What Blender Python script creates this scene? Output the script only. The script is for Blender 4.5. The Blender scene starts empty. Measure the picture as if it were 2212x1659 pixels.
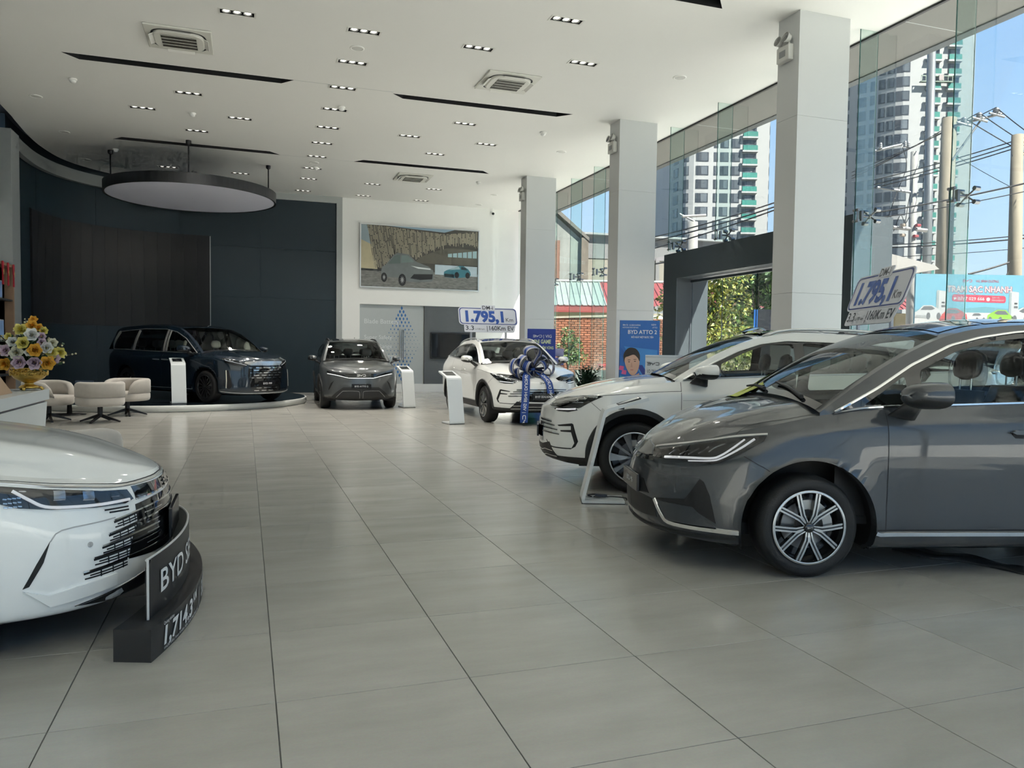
import bpy, math, random
import numpy as np
from mathutils import Vector, Matrix, geometry
from mathutils.bvhtree import BVHTree

# ------------------------------------------------------------------ camera
SC = bpy.context.scene
COL = SC.collection
FPX, YAW, PITCH, ROLL, CAMH = 1671.76, 0.33213, 0.0437458, 0.0130123, 1.41537
def camera_axes():
    F = Vector((math.sin(YAW) * math.cos(PITCH), math.cos(YAW) * math.cos(PITCH), -math.sin(PITCH)))
    R0 = Vector((math.cos(YAW), -math.sin(YAW), 0)); U0 = R0.cross(F)
    R = R0 * math.cos(ROLL) + U0 * math.sin(ROLL); U = U0 * math.cos(ROLL) - R0 * math.sin(ROLL)
    return R, U, F
_R, _U, _F = camera_axes()
cam = bpy.data.cameras.new('camera'); cam.sensor_width = 36.0; cam.lens = FPX / 2212 * 36.0
cam.clip_end = 2000; cam.clip_start = 0.05
cam_o = bpy.data.objects.new('camera', cam); COL.objects.link(cam_o)
cam_o.matrix_world = Matrix(((_R.x, _U.x, -_F.x, 0), (_R.y, _U.y, -_F.y, 0), (_R.z, _U.z, -_F.z, CAMH), (0, 0, 0, 1)))
SC.camera = cam_o

# ------------------------------------------------------------------ light and exposure
SC.view_settings.view_transform = 'Standard'; SC.view_settings.look = 'None'
SC.view_settings.gamma = 1.0; SC.view_settings.use_curve_mapping = False
SC.view_settings.exposure = EXPOSURE = 0.46
SC.cycles.use_denoising = True
SC.cycles.max_bounces = 7; SC.cycles.diffuse_bounces = 4; SC.cycles.glossy_bounces = 3
SC.cycles.use_adaptive_sampling = True; SC.cycles.adaptive_threshold = 0.10; SC.cycles.adaptive_min_samples = 12
SC.cycles.transparent_max_bounces = 16; SC.cycles.transmission_bounces = 4
SC.cycles.caustics_reflective = False; SC.cycles.caustics_refractive = False
SC.cycles.sample_clamp_indirect = 6.0
world = bpy.data.worlds.new('sky'); SC.world = world; world.use_nodes = True
nt = world.node_tree; nt.nodes.clear()
wo = nt.nodes.new('ShaderNodeOutputWorld'); bg = nt.nodes.new('ShaderNodeBackground')
tc = nt.nodes.new('ShaderNodeTexCoord'); sep = nt.nodes.new('ShaderNodeSeparateXYZ')
rp = nt.nodes.new('ShaderNodeValToRGB')
nt.links.new(tc.outputs['Generated'], sep.inputs[0]); nt.links.new(sep.outputs['Z'], rp.inputs[0])
cr = rp.color_ramp
cr.elements[0].position = 0.0; cr.elements[0].color = (0.62, 0.76, 0.90, 1)
cr.elements[1].position = 1.0; cr.elements[1].color = (0.12, 0.28, 0.66, 1)
e = cr.elements.new(0.12); e.color = (0.52, 0.71, 0.92, 1)
e = cr.elements.new(0.4); e.color = (0.26, 0.49, 0.86, 1)
nt.links.new(rp.outputs['Color'], bg.inputs['Color']); bg.inputs['Strength'].default_value = SKY = 0.92
nt.links.new(bg.outputs[0], wo.inputs[0])
SUN_DIR = Vector((0.45, -0.92, 1.06)).normalized()       # towards the sun
sun = bpy.data.lights.new('sun', 'SUN'); sun.energy = 16.0; sun.angle = 0.0093; sun.color = (1.0, 0.955, 0.88)
sun_o = bpy.data.objects.new('sun', sun); COL.objects.link(sun_o)
sun_o.rotation_euler = SUN_DIR.to_track_quat('Z', 'Y').to_euler(); sun_o.location = (30, -20, 60)
DOWNLIGHT_W = 135.0                                         # power of each ceiling spot fitting

# ------------------------------------------------------------------ materials
MATS = {}
def _n(nt, t): return nt.nodes.new(t)
def mat(name, col=(0.8, 0.8, 0.8), rough=0.5, metal=0.0, coat=0.0, spec=0.5, noise=0.0, nscale=8.0, bump=0.0, bscale=40.0,
        emit=None, estr=0.0, aniso=None, rnoise=0.0, objvar=0.0, coat_rough=0.03, sheen=0.0, stretch=None):
    """Principled material with procedural colour / roughness / bump variation."""
    if name in MATS: return MATS[name]
    m = bpy.data.materials.new(name); m.use_nodes = True; nt = m.node_tree
    b = nt.nodes['Principled BSDF']
    b.inputs['Base Color'].default_value = (*col, 1); b.inputs['Roughness'].default_value = rough
    b.inputs['Metallic'].default_value = metal; b.inputs['Coat Weight'].default_value = coat
    b.inputs['Coat Roughness'].default_value = coat_rough; b.inputs['Specular IOR Level'].default_value = spec
    if sheen: b.inputs['Sheen Weight'].default_value = sheen
    if emit is not None:
        b.inputs['Emission Color'].default_value = (*emit, 1); b.inputs['Emission Strength'].default_value = estr
    if noise or bump or rnoise or objvar:
        tc = _n(nt, 'ShaderNodeTexCoord'); mp = _n(nt, 'ShaderNodeMapping')
        nt.links.new(tc.outputs['Object'], mp.inputs[0])
        if stretch: mp.inputs['Scale'].default_value = stretch
    if noise or rnoise:
        n1 = _n(nt, 'ShaderNodeTexNoise'); n1.inputs['Scale'].default_value = nscale; n1.inputs['Detail'].default_value = 6
        nt.links.new(mp.outputs[0], n1.inputs['Vector'])
    last = None
    if noise:
        mx = _n(nt, 'ShaderNodeMix'); mx.data_type = 'RGBA'
        mx.inputs['A'].default_value = (*[max(0, c * (1 - noise)) for c in col], 1)
        mx.inputs['B'].default_value = (*[min(1, c * (1 + noise)) for c in col], 1)
        nt.links.new(n1.outputs['Fac'], mx.inputs['Factor']); last = mx.outputs['Result']
    if objvar:
        oi = _n(nt, 'ShaderNodeObjectInfo'); hs = _n(nt, 'ShaderNodeHueSaturation')
        mr = _n(nt, 'ShaderNodeMapRange'); mr.inputs['To Min'].default_value = 1 - objvar; mr.inputs['To Max'].default_value = 1 + objvar
        nt.links.new(oi.outputs['Random'], mr.inputs['Value']); nt.links.new(mr.outputs[0], hs.inputs['Value'])
        if last: nt.links.new(last, hs.inputs['Color'])
        else: hs.inputs['Color'].default_value = (*col, 1)
        last = hs.outputs['Color']
    if last: nt.links.new(last, b.inputs['Base Color'])
    if rnoise:
        mr = _n(nt, 'ShaderNodeMapRange'); mr.inputs['To Min'].default_value = max(0, rough - rnoise); mr.inputs['To Max'].default_value = min(1, rough + rnoise)
        nt.links.new(n1.outputs['Fac'], mr.inputs['Value']); nt.links.new(mr.outputs[0], b.inputs['Roughness'])
    if bump:
        n2 = _n(nt, 'ShaderNodeTexNoise'); n2.inputs['Scale'].default_value = bscale; n2.inputs['Detail'].default_value = 4
        bp = _n(nt, 'ShaderNodeBump'); bp.inputs['Strength'].default_value = bump; bp.inputs['Distance'].default_value = 0.01
        nt.links.new(mp.outputs[0], n2.inputs['Vector']); nt.links.new(n2.outputs['Fac'], bp.inputs['Height'])
        nt.links.new(bp.outputs[0], b.inputs['Normal'])
    MATS[name] = m; return m
def glassmat(name, tint=(0.9, 0.97, 0.95), refl=1.0, rough=0.0, ior=1.5):
    """Thin sheet glass: tinted transparency with Fresnel reflection."""
    if name in MATS: return MATS[name]
    m = bpy.data.materials.new(name); m.use_nodes = True; nt = m.node_tree; nt.nodes.clear()
    o = _n(nt, 'ShaderNodeOutputMaterial'); mx = _n(nt, 'ShaderNodeMixShader'); t = _n(nt, 'ShaderNodeBsdfTransparent')
    g = _n(nt, 'ShaderNodeBsdfGlossy'); fr = _n(nt, 'ShaderNodeFresnel'); fr.inputs['IOR'].default_value = ior
    ml = _n(nt, 'ShaderNodeMath'); ml.operation = 'MULTIPLY'; ml.inputs[1].default_value = refl
    t.inputs['Color'].default_value = (*tint, 1); g.inputs['Roughness'].default_value = rough
    nt.links.new(fr.outputs[0], ml.inputs[0]); nt.links.new(ml.outputs[0], mx.inputs[0])
    nt.links.new(t.outputs[0], mx.inputs[1]); nt.links.new(g.outputs[0], mx.inputs[2]); nt.links.new(mx.outputs[0], o.inputs[0])
    MATS[name] = m; return m

# ------------------------------------------------------------------ mesh tools
class MB:
    """Collects vertices and faces, then links them as ONE mesh object."""
    def __init__(s): s.v = []; s.f = []; s.m = []; s.mi = 0; s.sm = []; s.smooth = False
    def add(s, vs, fs):
        o = len(s.v); s.v.extend([tuple(p) for p in vs])
        for f in fs: s.f.append(tuple(i + o for i in f)); s.m.append(s.mi); s.sm.append(s.smooth)
        return s
    def box(s, c, d, rz=0.0, rot=None):
        x, y, z = d[0] / 2, d[1] / 2, d[2] / 2
        P = [Vector(p) for p in ((-x, -y, -z), (x, -y, -z), (x, y, -z), (-x, y, -z), (-x, -y, z), (x, -y, z), (x, y, z), (-x, y, z))]
        M = rot if rot is not None else Matrix.Rotation(rz, 3, 'Z')
        c = Vector(c); return s.add([M @ p + c for p in P], [(3, 2, 1, 0), (4, 5, 6, 7), (0, 1, 5, 4), (1, 2, 6, 5), (2, 3, 7, 6), (3, 0, 4, 7)])
    def b2(s, a, b):
        return s.box([(a[i] + b[i]) / 2 for i in range(3)], [abs(b[i] - a[i]) for i in range(3)])
    def bevbox(s, c, d, r=0.01, rz=0.0, rot=None, n=2):
        """Box with rounded vertical and horizontal edges (rounded-rect lathe stack)."""
        x, y, z = d[0] / 2, d[1] / 2, d[2] / 2; r = min(r, x * .99, y * .99, z * .99)
        M = rot if rot is not None else Matrix.Rotation(rz, 3, 'Z'); c = Vector(c)
        lev = [(-z + r - r * math.cos(a), r - r * math.sin(a)) for a in [math.pi / 2 * i / n for i in range(n + 1)]]
        lev = [(-z + r * (1 - math.sin(a)), r * (1 - math.cos(a))) for a in [math.pi / 2 * (1 - i / n) for i in range(n + 1)]]
        lev = lev + [(-h, i) for h, i in reversed(lev)]
        rings = []
        for h, ins in lev:
            ring = []
            for (sx, sy, a0) in ((1, 1, 0), (-1, 1, 90), (-1, -1, 180), (1, -1, 270)):
                for k in range(n + 1):
                    a = math.radians(a0 + 90 * k / n); rr = max(r - ins, 0)
                    ring.append(M @ Vector((sx * (x - r) + rr * math.cos(a), sy * (y - r) + rr * math.sin(a), h)) + c)
            rings.append(ring)
        return s.rings(rings, cap=True)
    def rings(s, rings, cap=False, closed=True):
        n = len(rings[0]); vs = [p for r in rings for p in r]; fs = []
        for i in range(len(rings) - 1):
            for k in range(n if closed else n - 1):
                a = i * n + k; b = i * n + (k + 1) % n; fs.append((a, b, b + n, a + n))
        if cap: fs.append(tuple(reversed(range(n)))); fs.append(tuple(range((len(rings) - 1) * n, len(rings) * n)))
        return s.add(vs, fs)
    def lathe(s, prof, c=(0, 0, 0), n=24, rot=None, cap=False):
        c = Vector(c); M = rot if rot is not None else Matrix.Identity(3)
        return s.rings([[M @ Vector((r * math.cos(2 * math.pi * k / n), r * math.sin(2 * math.pi * k / n), z)) + c for k in range(n)] for r, z in prof], cap=cap)
    def cyl(s, a, b, r, n=12, r2=None):
        a = Vector(a); b = Vector(b); d = (b - a); q = d.to_track_quat('Z', 'Y').to_matrix()
        ring = lambda p, r: [p + q @ Vector((r * math.cos(2 * math.pi * k / n), r * math.sin(2 * math.pi * k / n), 0)) for k in range(n)]
        return s.rings([ring(a, r), ring(b, r if r2 is None else r2)], cap=True)
    def tube(s, pts, r, n=8, cap=True, closed=False):
        pts = [Vector(p) for p in pts]; rings = []; up = Vector((0, 0, 1)); prev = None
        for i, p in enumerate(pts):
            if closed: d = pts[(i + 1) % len(pts)] - pts[i - 1]
            else: d = pts[min(i + 1, len(pts) - 1)] - pts[max(i - 1, 0)]
            d = d.normalized() if d.length > 1e-9 else Vector((0, 0, 1))
            if prev is None:
                a = d.cross(up) if abs(d.dot(up)) < 0.95 else d.cross(Vector((1, 0, 0)))
            else: a = prev - d * prev.dot(d)
            a.normalize(); prev = a; b = d.cross(a); rr = r[i] if isinstance(r, (list, tuple)) else r
            rings.append([p + (a * math.cos(2 * math.pi * k / n) + b * math.sin(2 * math.pi * k / n)) * rr for k in range(n)])
        if closed: rings.append(rings[0])
        return s.rings(rings, cap=cap and not closed)
    def prism(s, poly, d, origin=(0, 0, 0), ax=(1, 0, 0), ay=(0, 1, 0)):
        """Polygon (2D) in the plane of ax, ay, extruded by vector d."""
        o = Vector(origin); ax = Vector(ax); ay = Vector(ay); d = Vector(d); n = len(poly)
        A = [o + ax * p[0] + ay * p[1] for p in poly]; B = [p + d for p in A]
        fs = [tuple(range(n)), tuple(reversed(range(n, 2 * n)))] + [(i, i + n, (i + 1) % n + n, (i + 1) % n) for i in range(n)]
        return s.add(A + B, fs)
    def flat(s, poly, origin=(0, 0, 0), ax=(1, 0, 0), ay=(0, 0, 1)):
        o = Vector(origin); ax = Vector(ax); ay = Vector(ay)
        return s.add([o + ax * p[0] + ay * p[1] for p in poly], [tuple(range(len(poly)))])
    def sphere(s, c, r, nu=12, nv=8, sc=(1, 1, 1), rot=None):
        c = Vector(c); M = rot if rot is not None else Matrix.Identity(3); rr = []
        for i in range(nv + 1):
            t = math.pi * i / nv
            rr.append([M @ Vector((sc[0] * r * math.sin(t) * math.cos(2 * math.pi * k / nu), sc[1] * r * math.sin(t) * math.sin(2 * math.pi * k / nu), -sc[2] * r * math.cos(t))) + c for k in range(nu)])
        return s.rings(rr)
    def mesh(s, name, mats):
        me = bpy.data.meshes.new(name); me.from_pydata(s.v, [], s.f)
        for m in (mats if isinstance(mats, (list, tuple)) else [mats]): me.materials.append(m)
        me.polygons.foreach_set('material_index', s.m); me.polygons.foreach_set('use_smooth', s.sm)
        me.validate(clean_customdata=False); me.update(); return me
    def build(s, name, mats, parent=None, smooth=None):
        if smooth is not None: s.sm = [smooth] * len(s.f)
        return link(name, s.mesh(name, mats), parent)
def link(name, data, parent=None):
    o = bpy.data.objects.new(name, data); COL.objects.link(o)
    if parent is not None: o.parent = parent
    return o
def sharp(o, ang=35):
    me = o.data
    me.polygons.foreach_set('use_smooth', [True] * len(me.polygons))
    me.set_sharp_from_angle(angle=math.radians(ang)); return o
def tag(o, label, cat, group=None, kind=None):
    o['label'] = label; o['category'] = cat
    if group: o['group'] = group
    if kind: o['kind'] = kind
    return o
def structure(o, label=None):
    o['kind'] = 'structure'
    if label: o['label'] = label
    return o
def thing(name, label, cat, loc=(0, 0, 0), rz=0.0, group=None):
    o = bpy.data.objects.new(name, None); COL.objects.link(o); o.empty_display_size = 0.1
    o.location = loc; o.rotation_euler = (0, 0, rz); return tag(o, label, cat, group)
def copy_tree(o, parent=None):
    c = o.copy(); COL.objects.link(c); c.parent = parent
    for ch in list(o.children): copy_tree(ch, c)
    return c
def pip(p, poly):
    x, y = p; ins = False; n = len(poly); j = n - 1
    for i in range(n):
        xi, yi = poly[i][0], poly[i][1]; xj, yj = poly[j][0], poly[j][1]
        if (yi > y) != (yj > y) and x < (xj - xi) * (y - yi) / (yj - yi) + xi: ins = not ins
        j = i
    return ins
def resample(pts, step, closed=True):
    out = []; n = len(pts)
    for i in range(n if closed else n - 1):
        a = np.array(pts[i], float); b = np.array(pts[(i + 1) % n], float); L = np.linalg.norm(b - a); k = max(1, int(math.ceil(L / step)))
        out += [tuple(a + (b - a) * t / k) for t in range(k)]
    if not closed: out.append(tuple(pts[-1]))
    return out
def roundpoly(pts, r, n=4):
    """Round the corners of a closed polygon (2D)."""
    out = []; N = len(pts)
    for i in range(N):
        p = np.array(pts[i], float); a = np.array(pts[i - 1], float) - p; b = np.array(pts[(i + 1) % N], float) - p
        la, lb = np.linalg.norm(a), np.linalg.norm(b); rr = min(r, la * .45, lb * .45)
        A = p + a / la * rr; B = p + b / lb * rr
        for k in range(n + 1):
            t = k / n; out.append(tuple((1 - t) ** 2 * A + 2 * t * (1 - t) * p + t * t * B))
    return out
def catmull(pts, n=6, closed=False):
    P = [np.array(p, float) for p in pts]; N = len(P); out = []
    for i in range(N if closed else N - 1):
        p0 = P[i - 1] if closed or i > 0 else 2 * P[0] - P[1]; p1 = P[i]; p2 = P[(i + 1) % N]
        p3 = P[(i + 2) % N] if closed or i + 2 < N else 2 * P[-1] - P[-2]
        for k in range(n):
            t = k / n; out.append(tuple(0.5 * ((2 * p1) + (-p0 + p2) * t + (2 * p0 - 5 * p1 + 4 * p2 - p3) * t * t + (-p0 + 3 * p1 - 3 * p2 + p3) * t ** 3)))
    if not closed: out.append(tuple(P[-1]))
    return out
def fill2d(outline, holes=(), step=0.05):
    """Triangulate a 2D polygon with holes, with interior points about step apart."""
    vs = []; es = []
    for poly in [outline, *holes]:
        p = resample(poly, step); o = len(vs); vs += p; es += [(o + i, o + (i + 1) % len(p)) for i in range(len(p))]
    xs = [p[0] for p in outline]; ys = [p[1] for p in outline]; k = 0; y = min(ys) + step * .5
    bnd = np.array(vs)
    while y < max(ys):
        x = min(xs) + step * (.25 if k % 2 else .75)
        while x < max(xs):
            if pip((x, y), outline) and not any(pip((x, y), h) for h in holes) and np.min(np.hypot(bnd[:, 0] - x, bnd[:, 1] - y)) > step * .45: vs.append((x, y))
            x += step
        y += step * .87; k += 1
    r = geometry.delaunay_2d_cdt([Vector(p[:2]) for p in vs], es, [], 0, 1e-7)
    V = [tuple(p) for p in r[0]]; T = []
    for f in r[2]:
        c = (sum(V[i][0] for i in f) / 3, sum(V[i][1] for i in f) / 3)
        if pip(c, outline) and not any(pip(c, h) for h in holes): T.append(tuple(f))
    return V, T
def pchip(pts):
    """Monotone cubic interpolation through (x, y) points, clamped at the ends."""
    pts = sorted(pts); x = np.array([p[0] for p in pts], float); y = np.array([p[1] for p in pts], float)
    if len(x) == 1: return lambda q: np.full(np.shape(q), y[0]) if np.ndim(q) else float(y[0])
    h = np.diff(x); d = np.diff(y) / h; m = np.zeros(len(x)); m[0], m[-1] = d[0], d[-1]
    for i in range(1, len(x) - 1):
        if d[i - 1] * d[i] > 0:
            w1, w2 = 2 * h[i] + h[i - 1], h[i] + 2 * h[i - 1]; m[i] = (w1 + w2) / (w1 / d[i - 1] + w2 / d[i])
    def f(q):
        q = np.clip(np.asarray(q, float), x[0], x[-1]); i = np.clip(np.searchsorted(x, q) - 1, 0, len(x) - 2)
        t = (q - x[i]) / h[i]
        r = (2 * t ** 3 - 3 * t ** 2 + 1) * y[i] + (t ** 3 - 2 * t ** 2 + t) * h[i] * m[i] + (-2 * t ** 3 + 3 * t ** 2) * y[i + 1] + (t ** 3 - t ** 2) * h[i] * m[i + 1]
        return r if np.ndim(r) else float(r)
    return f
# ------------------------------------------------------------------ lettering
MARKS = {}
_base = {'Ạ': ('A', 'd'), 'Ộ': ('O', '^d'), 'Ì': ('I', '`'), 'Á': ('A', "'"), 'À': ('A', '`'), 'Ử': ('U', '?h'), 'Ư': ('U', 'h'), 'Ơ': ('O', 'h'), 'Ủ': ('U', '?'),
         'Ế': ('E', "^'"), 'Ò': ('O', '`'), 'Ỗ': ('O', '^~'), 'Ề': ('E', '^`'), 'Ớ': ('O', "h'"), 'Ố': ('O', "^'"), 'ờ': ('o', 'h`'), 'ộ': ('o', '^d'), 'ư': ('u', 'h'), 'ớ': ('o', "h'"), 'Ứ': ('U', "h'"),
         'đ': ('d', '-'), 'Đ': ('D', '-'), 'ậ': ('a', '^d'), 'ặ': ('a', 'd'), 'ạ': ('a', 'd'), 'ế': ('e', "^'"), 'ố': ('o', "^'"), 'Ă': ('A', '^'), 'Ậ': ('A', '^d'), 'Ộ': ('O', '^d')}
def text_mesh(txt, size, bold=0.0, shear=0.0, spacing=1.0, xs=1.0):
    """Flat lettering: returns vertex list (x right, y up) and faces, with the Vietnamese marks drawn."""
    plain = ''.join(_base[c][0] if c in _base else c for c in txt)
    cu = bpy.data.curves.new('t', 'FONT'); cu.body = plain; cu.size = size; cu.offset = bold * size; cu.shear = shear
    cu.space_character = spacing; cu.resolution_u = 3
    o = bpy.data.objects.new('t', cu); me = bpy.data.meshes.new_from_object(o)
    V = [(v.co.x * xs, v.co.y) for v in me.vertices]; Fc = [tuple(p.vertices) for p in me.polygons]
    bpy.data.objects.remove(o); bpy.data.curves.remove(cu); bpy.data.meshes.remove(me)
    # marks
    for i, c in enumerate(txt):
        if c not in _base: continue
        w0 = text_width(plain[:i] + '|', size, bold, spacing) - text_width('|', size, bold, spacing) if i else 0.0
        w1 = text_width(plain[:i + 1] + '|', size, bold, spacing) - text_width('|', size, bold, spacing)
        cx = (w0 + w1) / 2 * xs; up = c.upper() == c; h = size * (0.76 if up else 0.58); s = size
        def q(pts):
            k = len(V); V.extend([(x + shear * y, y) for x, y in pts]); Fc.append(tuple(range(k, k + len(pts))))
        b = .05 * s + bold * s
        for mk in _base[c][1]:
            if mk == 'd': q([(cx - b, -.2 * s), (cx + b, -.2 * s), (cx + b, -.2 * s + 2 * b), (cx - b, -.2 * s + 2 * b)])
            elif mk == '^': q([(cx - .16 * s, h), (cx, h + .13 * s), (cx + .16 * s, h), (cx + .08 * s, h), (cx, h + .06 * s), (cx - .08 * s, h)]); h += .14 * s
            elif mk == '`': q([(cx - .12 * s, h + .14 * s), (cx - .02 * s, h + .14 * s), (cx + .07 * s, h + .02 * s), (cx, h + .02 * s)])
            elif mk == "'": q([(cx + .12 * s, h + .14 * s), (cx + .02 * s, h + .14 * s), (cx - .07 * s, h + .02 * s), (cx, h + .02 * s)])
            elif mk == '?': q([(cx - .04 * s, h), (cx + .03 * s, h), (cx + .08 * s, h + .12 * s), (cx, h + .16 * s), (cx - .07 * s, h + .12 * s), (cx + .02 * s, h + .09 * s)])
            elif mk == '~': q([(cx - .14 * s, h), (cx - .05 * s, h + .07 * s), (cx + .05 * s, h), (cx + .14 * s, h + .07 * s), (cx + .12 * s, h + .12 * s), (cx + .05 * s, h + .05 * s), (cx - .06 * s, h + .12 * s), (cx - .15 * s, h + .05 * s)])
            elif mk == 'h':
                hx = w1 * xs - .03 * s; hy = size * (.66 if up else .5)
                q([(hx - .06 * s, hy - .06 * s), (hx + .05 * s, hy), (hx + .05 * s, hy + .13 * s), (hx - .02 * s, hy + .13 * s), (hx - .03 * s, hy + .05 * s)])
            elif mk == '-': q([(w0 * xs - .02 * s, .32 * s), (cx, .32 * s), (cx, .40 * s), (w0 * xs - .02 * s, .40 * s)])
    return V, Fc
_tw = {}
def text_width(txt, size, bold=0.0, spacing=1.0):
    k = (txt, bold, spacing)
    if k not in _tw:
        cu = bpy.data.curves.new('t', 'FONT'); cu.body = txt; cu.size = 1.0; cu.offset = bold; cu.space_character = spacing; cu.resolution_u = 1
        o = bpy.data.objects.new('t', cu); me = bpy.data.meshes.new_from_object(o)
        xs = [v.co.x for v in me.vertices]; _tw[k] = max(xs) if xs else 0.0
        bpy.data.objects.remove(o); bpy.data.curves.remove(cu); bpy.data.meshes.remove(me)
    return _tw[k] * size
def letter(mb, txt, size, origin, ax, ay, align='l', width=None, **kw):
    """Add flat lettering to a mesh builder on the plane (origin, ax, ay); width squeezes it to fit."""
    V, Fc = text_mesh(txt, size, **kw)
    if not V: return
    x0 = min(v[0] for v in V); x1 = max(v[0] for v in V); k = (width / (x1 - x0)) if width else 1.0
    dx = {'l': -x0, 'c': -(x0 + x1) / 2, 'r': -x1}[align]
    o = Vector(origin); ax = Vector(ax).normalized(); ay = Vector(ay).normalized()
    mb.add([o + ax * ((x + dx) * k) + ay * y for x, y in V], Fc)
def stroke(mb, pts, w, origin, ax, ay):
    """Flat ribbon of width w along a 2D polyline, with mitred joints."""
    P = [np.array(p, float) for p in pts]; L = []; Rr = []
    for i, p in enumerate(P):
        a = P[i] - P[i - 1] if i else P[1] - P[0]; b = P[i + 1] - P[i] if i + 1 < len(P) else a
        if i == 0: a = b
        a = a / np.linalg.norm(a); b = b / np.linalg.norm(b); t = a + b; t = t / max(np.linalg.norm(t), 1e-6)
        n = np.array([-t[1], t[0]]); m = w / 2 / max(.45, np.dot(n, np.array([-a[1], a[0]]))); L.append(p + n * m); Rr.append(p - n * m)
    o = Vector(origin); ax = Vector(ax); ay = Vector(ay); n = len(P); k = L + Rr
    mb.add([o + ax * float(q[0]) + ay * float(q[1]) for q in k], [(i, i + 1, n + i + 1, n + i) for i in range(n - 1)])
def byd(mb, w, origin, ax, ay):
    """The three-letter maker's logo, w wide, centred on origin."""
    s = w / 10.0; t = .46 * s; ax = Vector(ax).normalized() * s; ay = Vector(ay).normalized() * s; t = .46
    S = lambda pts: stroke(mb, pts, t, origin, ax, ay)
    S([(-4.9, 1.05), (-2.6, 1.05), (-2.15, .8), (-2.15, .25), (-2.5, 0), (-4.6, 0)]); S([(-2.5, 0), (-2.15, -.25), (-2.15, -.8), (-2.6, -1.05), (-4.9, -1.05)])
    S([(-1.5, 1.1), (-1.5, .45), (-1.1, .1), (1.0, .1), (1.4, .45), (1.4, 1.1)]); S([(-.05, .1), (-.05, -.5), (-.5, -.75), (-.5, -1.2)])
    S([(2.0, 1.05), (4.2, 1.05), (4.8, .6), (4.8, -.6), (4.2, -1.05), (2.0, -1.05)])
# ================================================================== THE ROOM
HC = 6.15          # ceiling height
YF = 25.05         # face of the far wall
GX = 8.8           # glass line
def grade(name, ramp, **k): return mat(name, **k)
M_white = mat('wall_paint_white', (0.86, 0.855, 0.825), 0.55, noise=0.03, nscale=1.5)
M_ceil = mat('ceiling_paint', (0.80, 0.795, 0.765), 0.7, noise=0.02, nscale=0.8)
M_navy = mat('navy_wall_panel', (0.0095, 0.024, 0.034), 0.50, noise=0.12, nscale=1.2, rnoise=0.06)
M_black = mat('matt_black', (0.012, 0.013, 0.015), 0.45)
M_gloss_black = mat('gloss_black', (0.008, 0.009, 0.011), 0.08, coat=0.5)
M_trim = mat('grey_trim', (0.42, 0.44, 0.44), 0.4, noise=0.05)
M_alu = mat('brushed_aluminium', (0.62, 0.63, 0.63), 0.32, metal=0.9, noise=0.05, nscale=60)
M_chrome = mat('chrome', (0.82, 0.83, 0.84), 0.08, metal=1.0)
M_steel = mat('stainless_steel', (0.60, 0.61, 0.62), 0.22, metal=1.0, rnoise=0.05)
M_facade = glassmat('facade_glass', (0.965, 0.988, 0.978), 0.14)
M_fin = glassmat('glass_fin', (0.90, 0.965, 0.945), 0.35)
M_edge = mat('glass_edge_dark_green', (0.03, 0.10, 0.09), 0.2)
M_portal = mat('portal_metal_dark', (0.045, 0.060, 0.068), 0.38, metal=0.2, noise=0.06)
M_portal2 = mat('portal_metal_blue_grey', (0.030, 0.040, 0.047), 0.55, noise=0.06)
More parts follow.
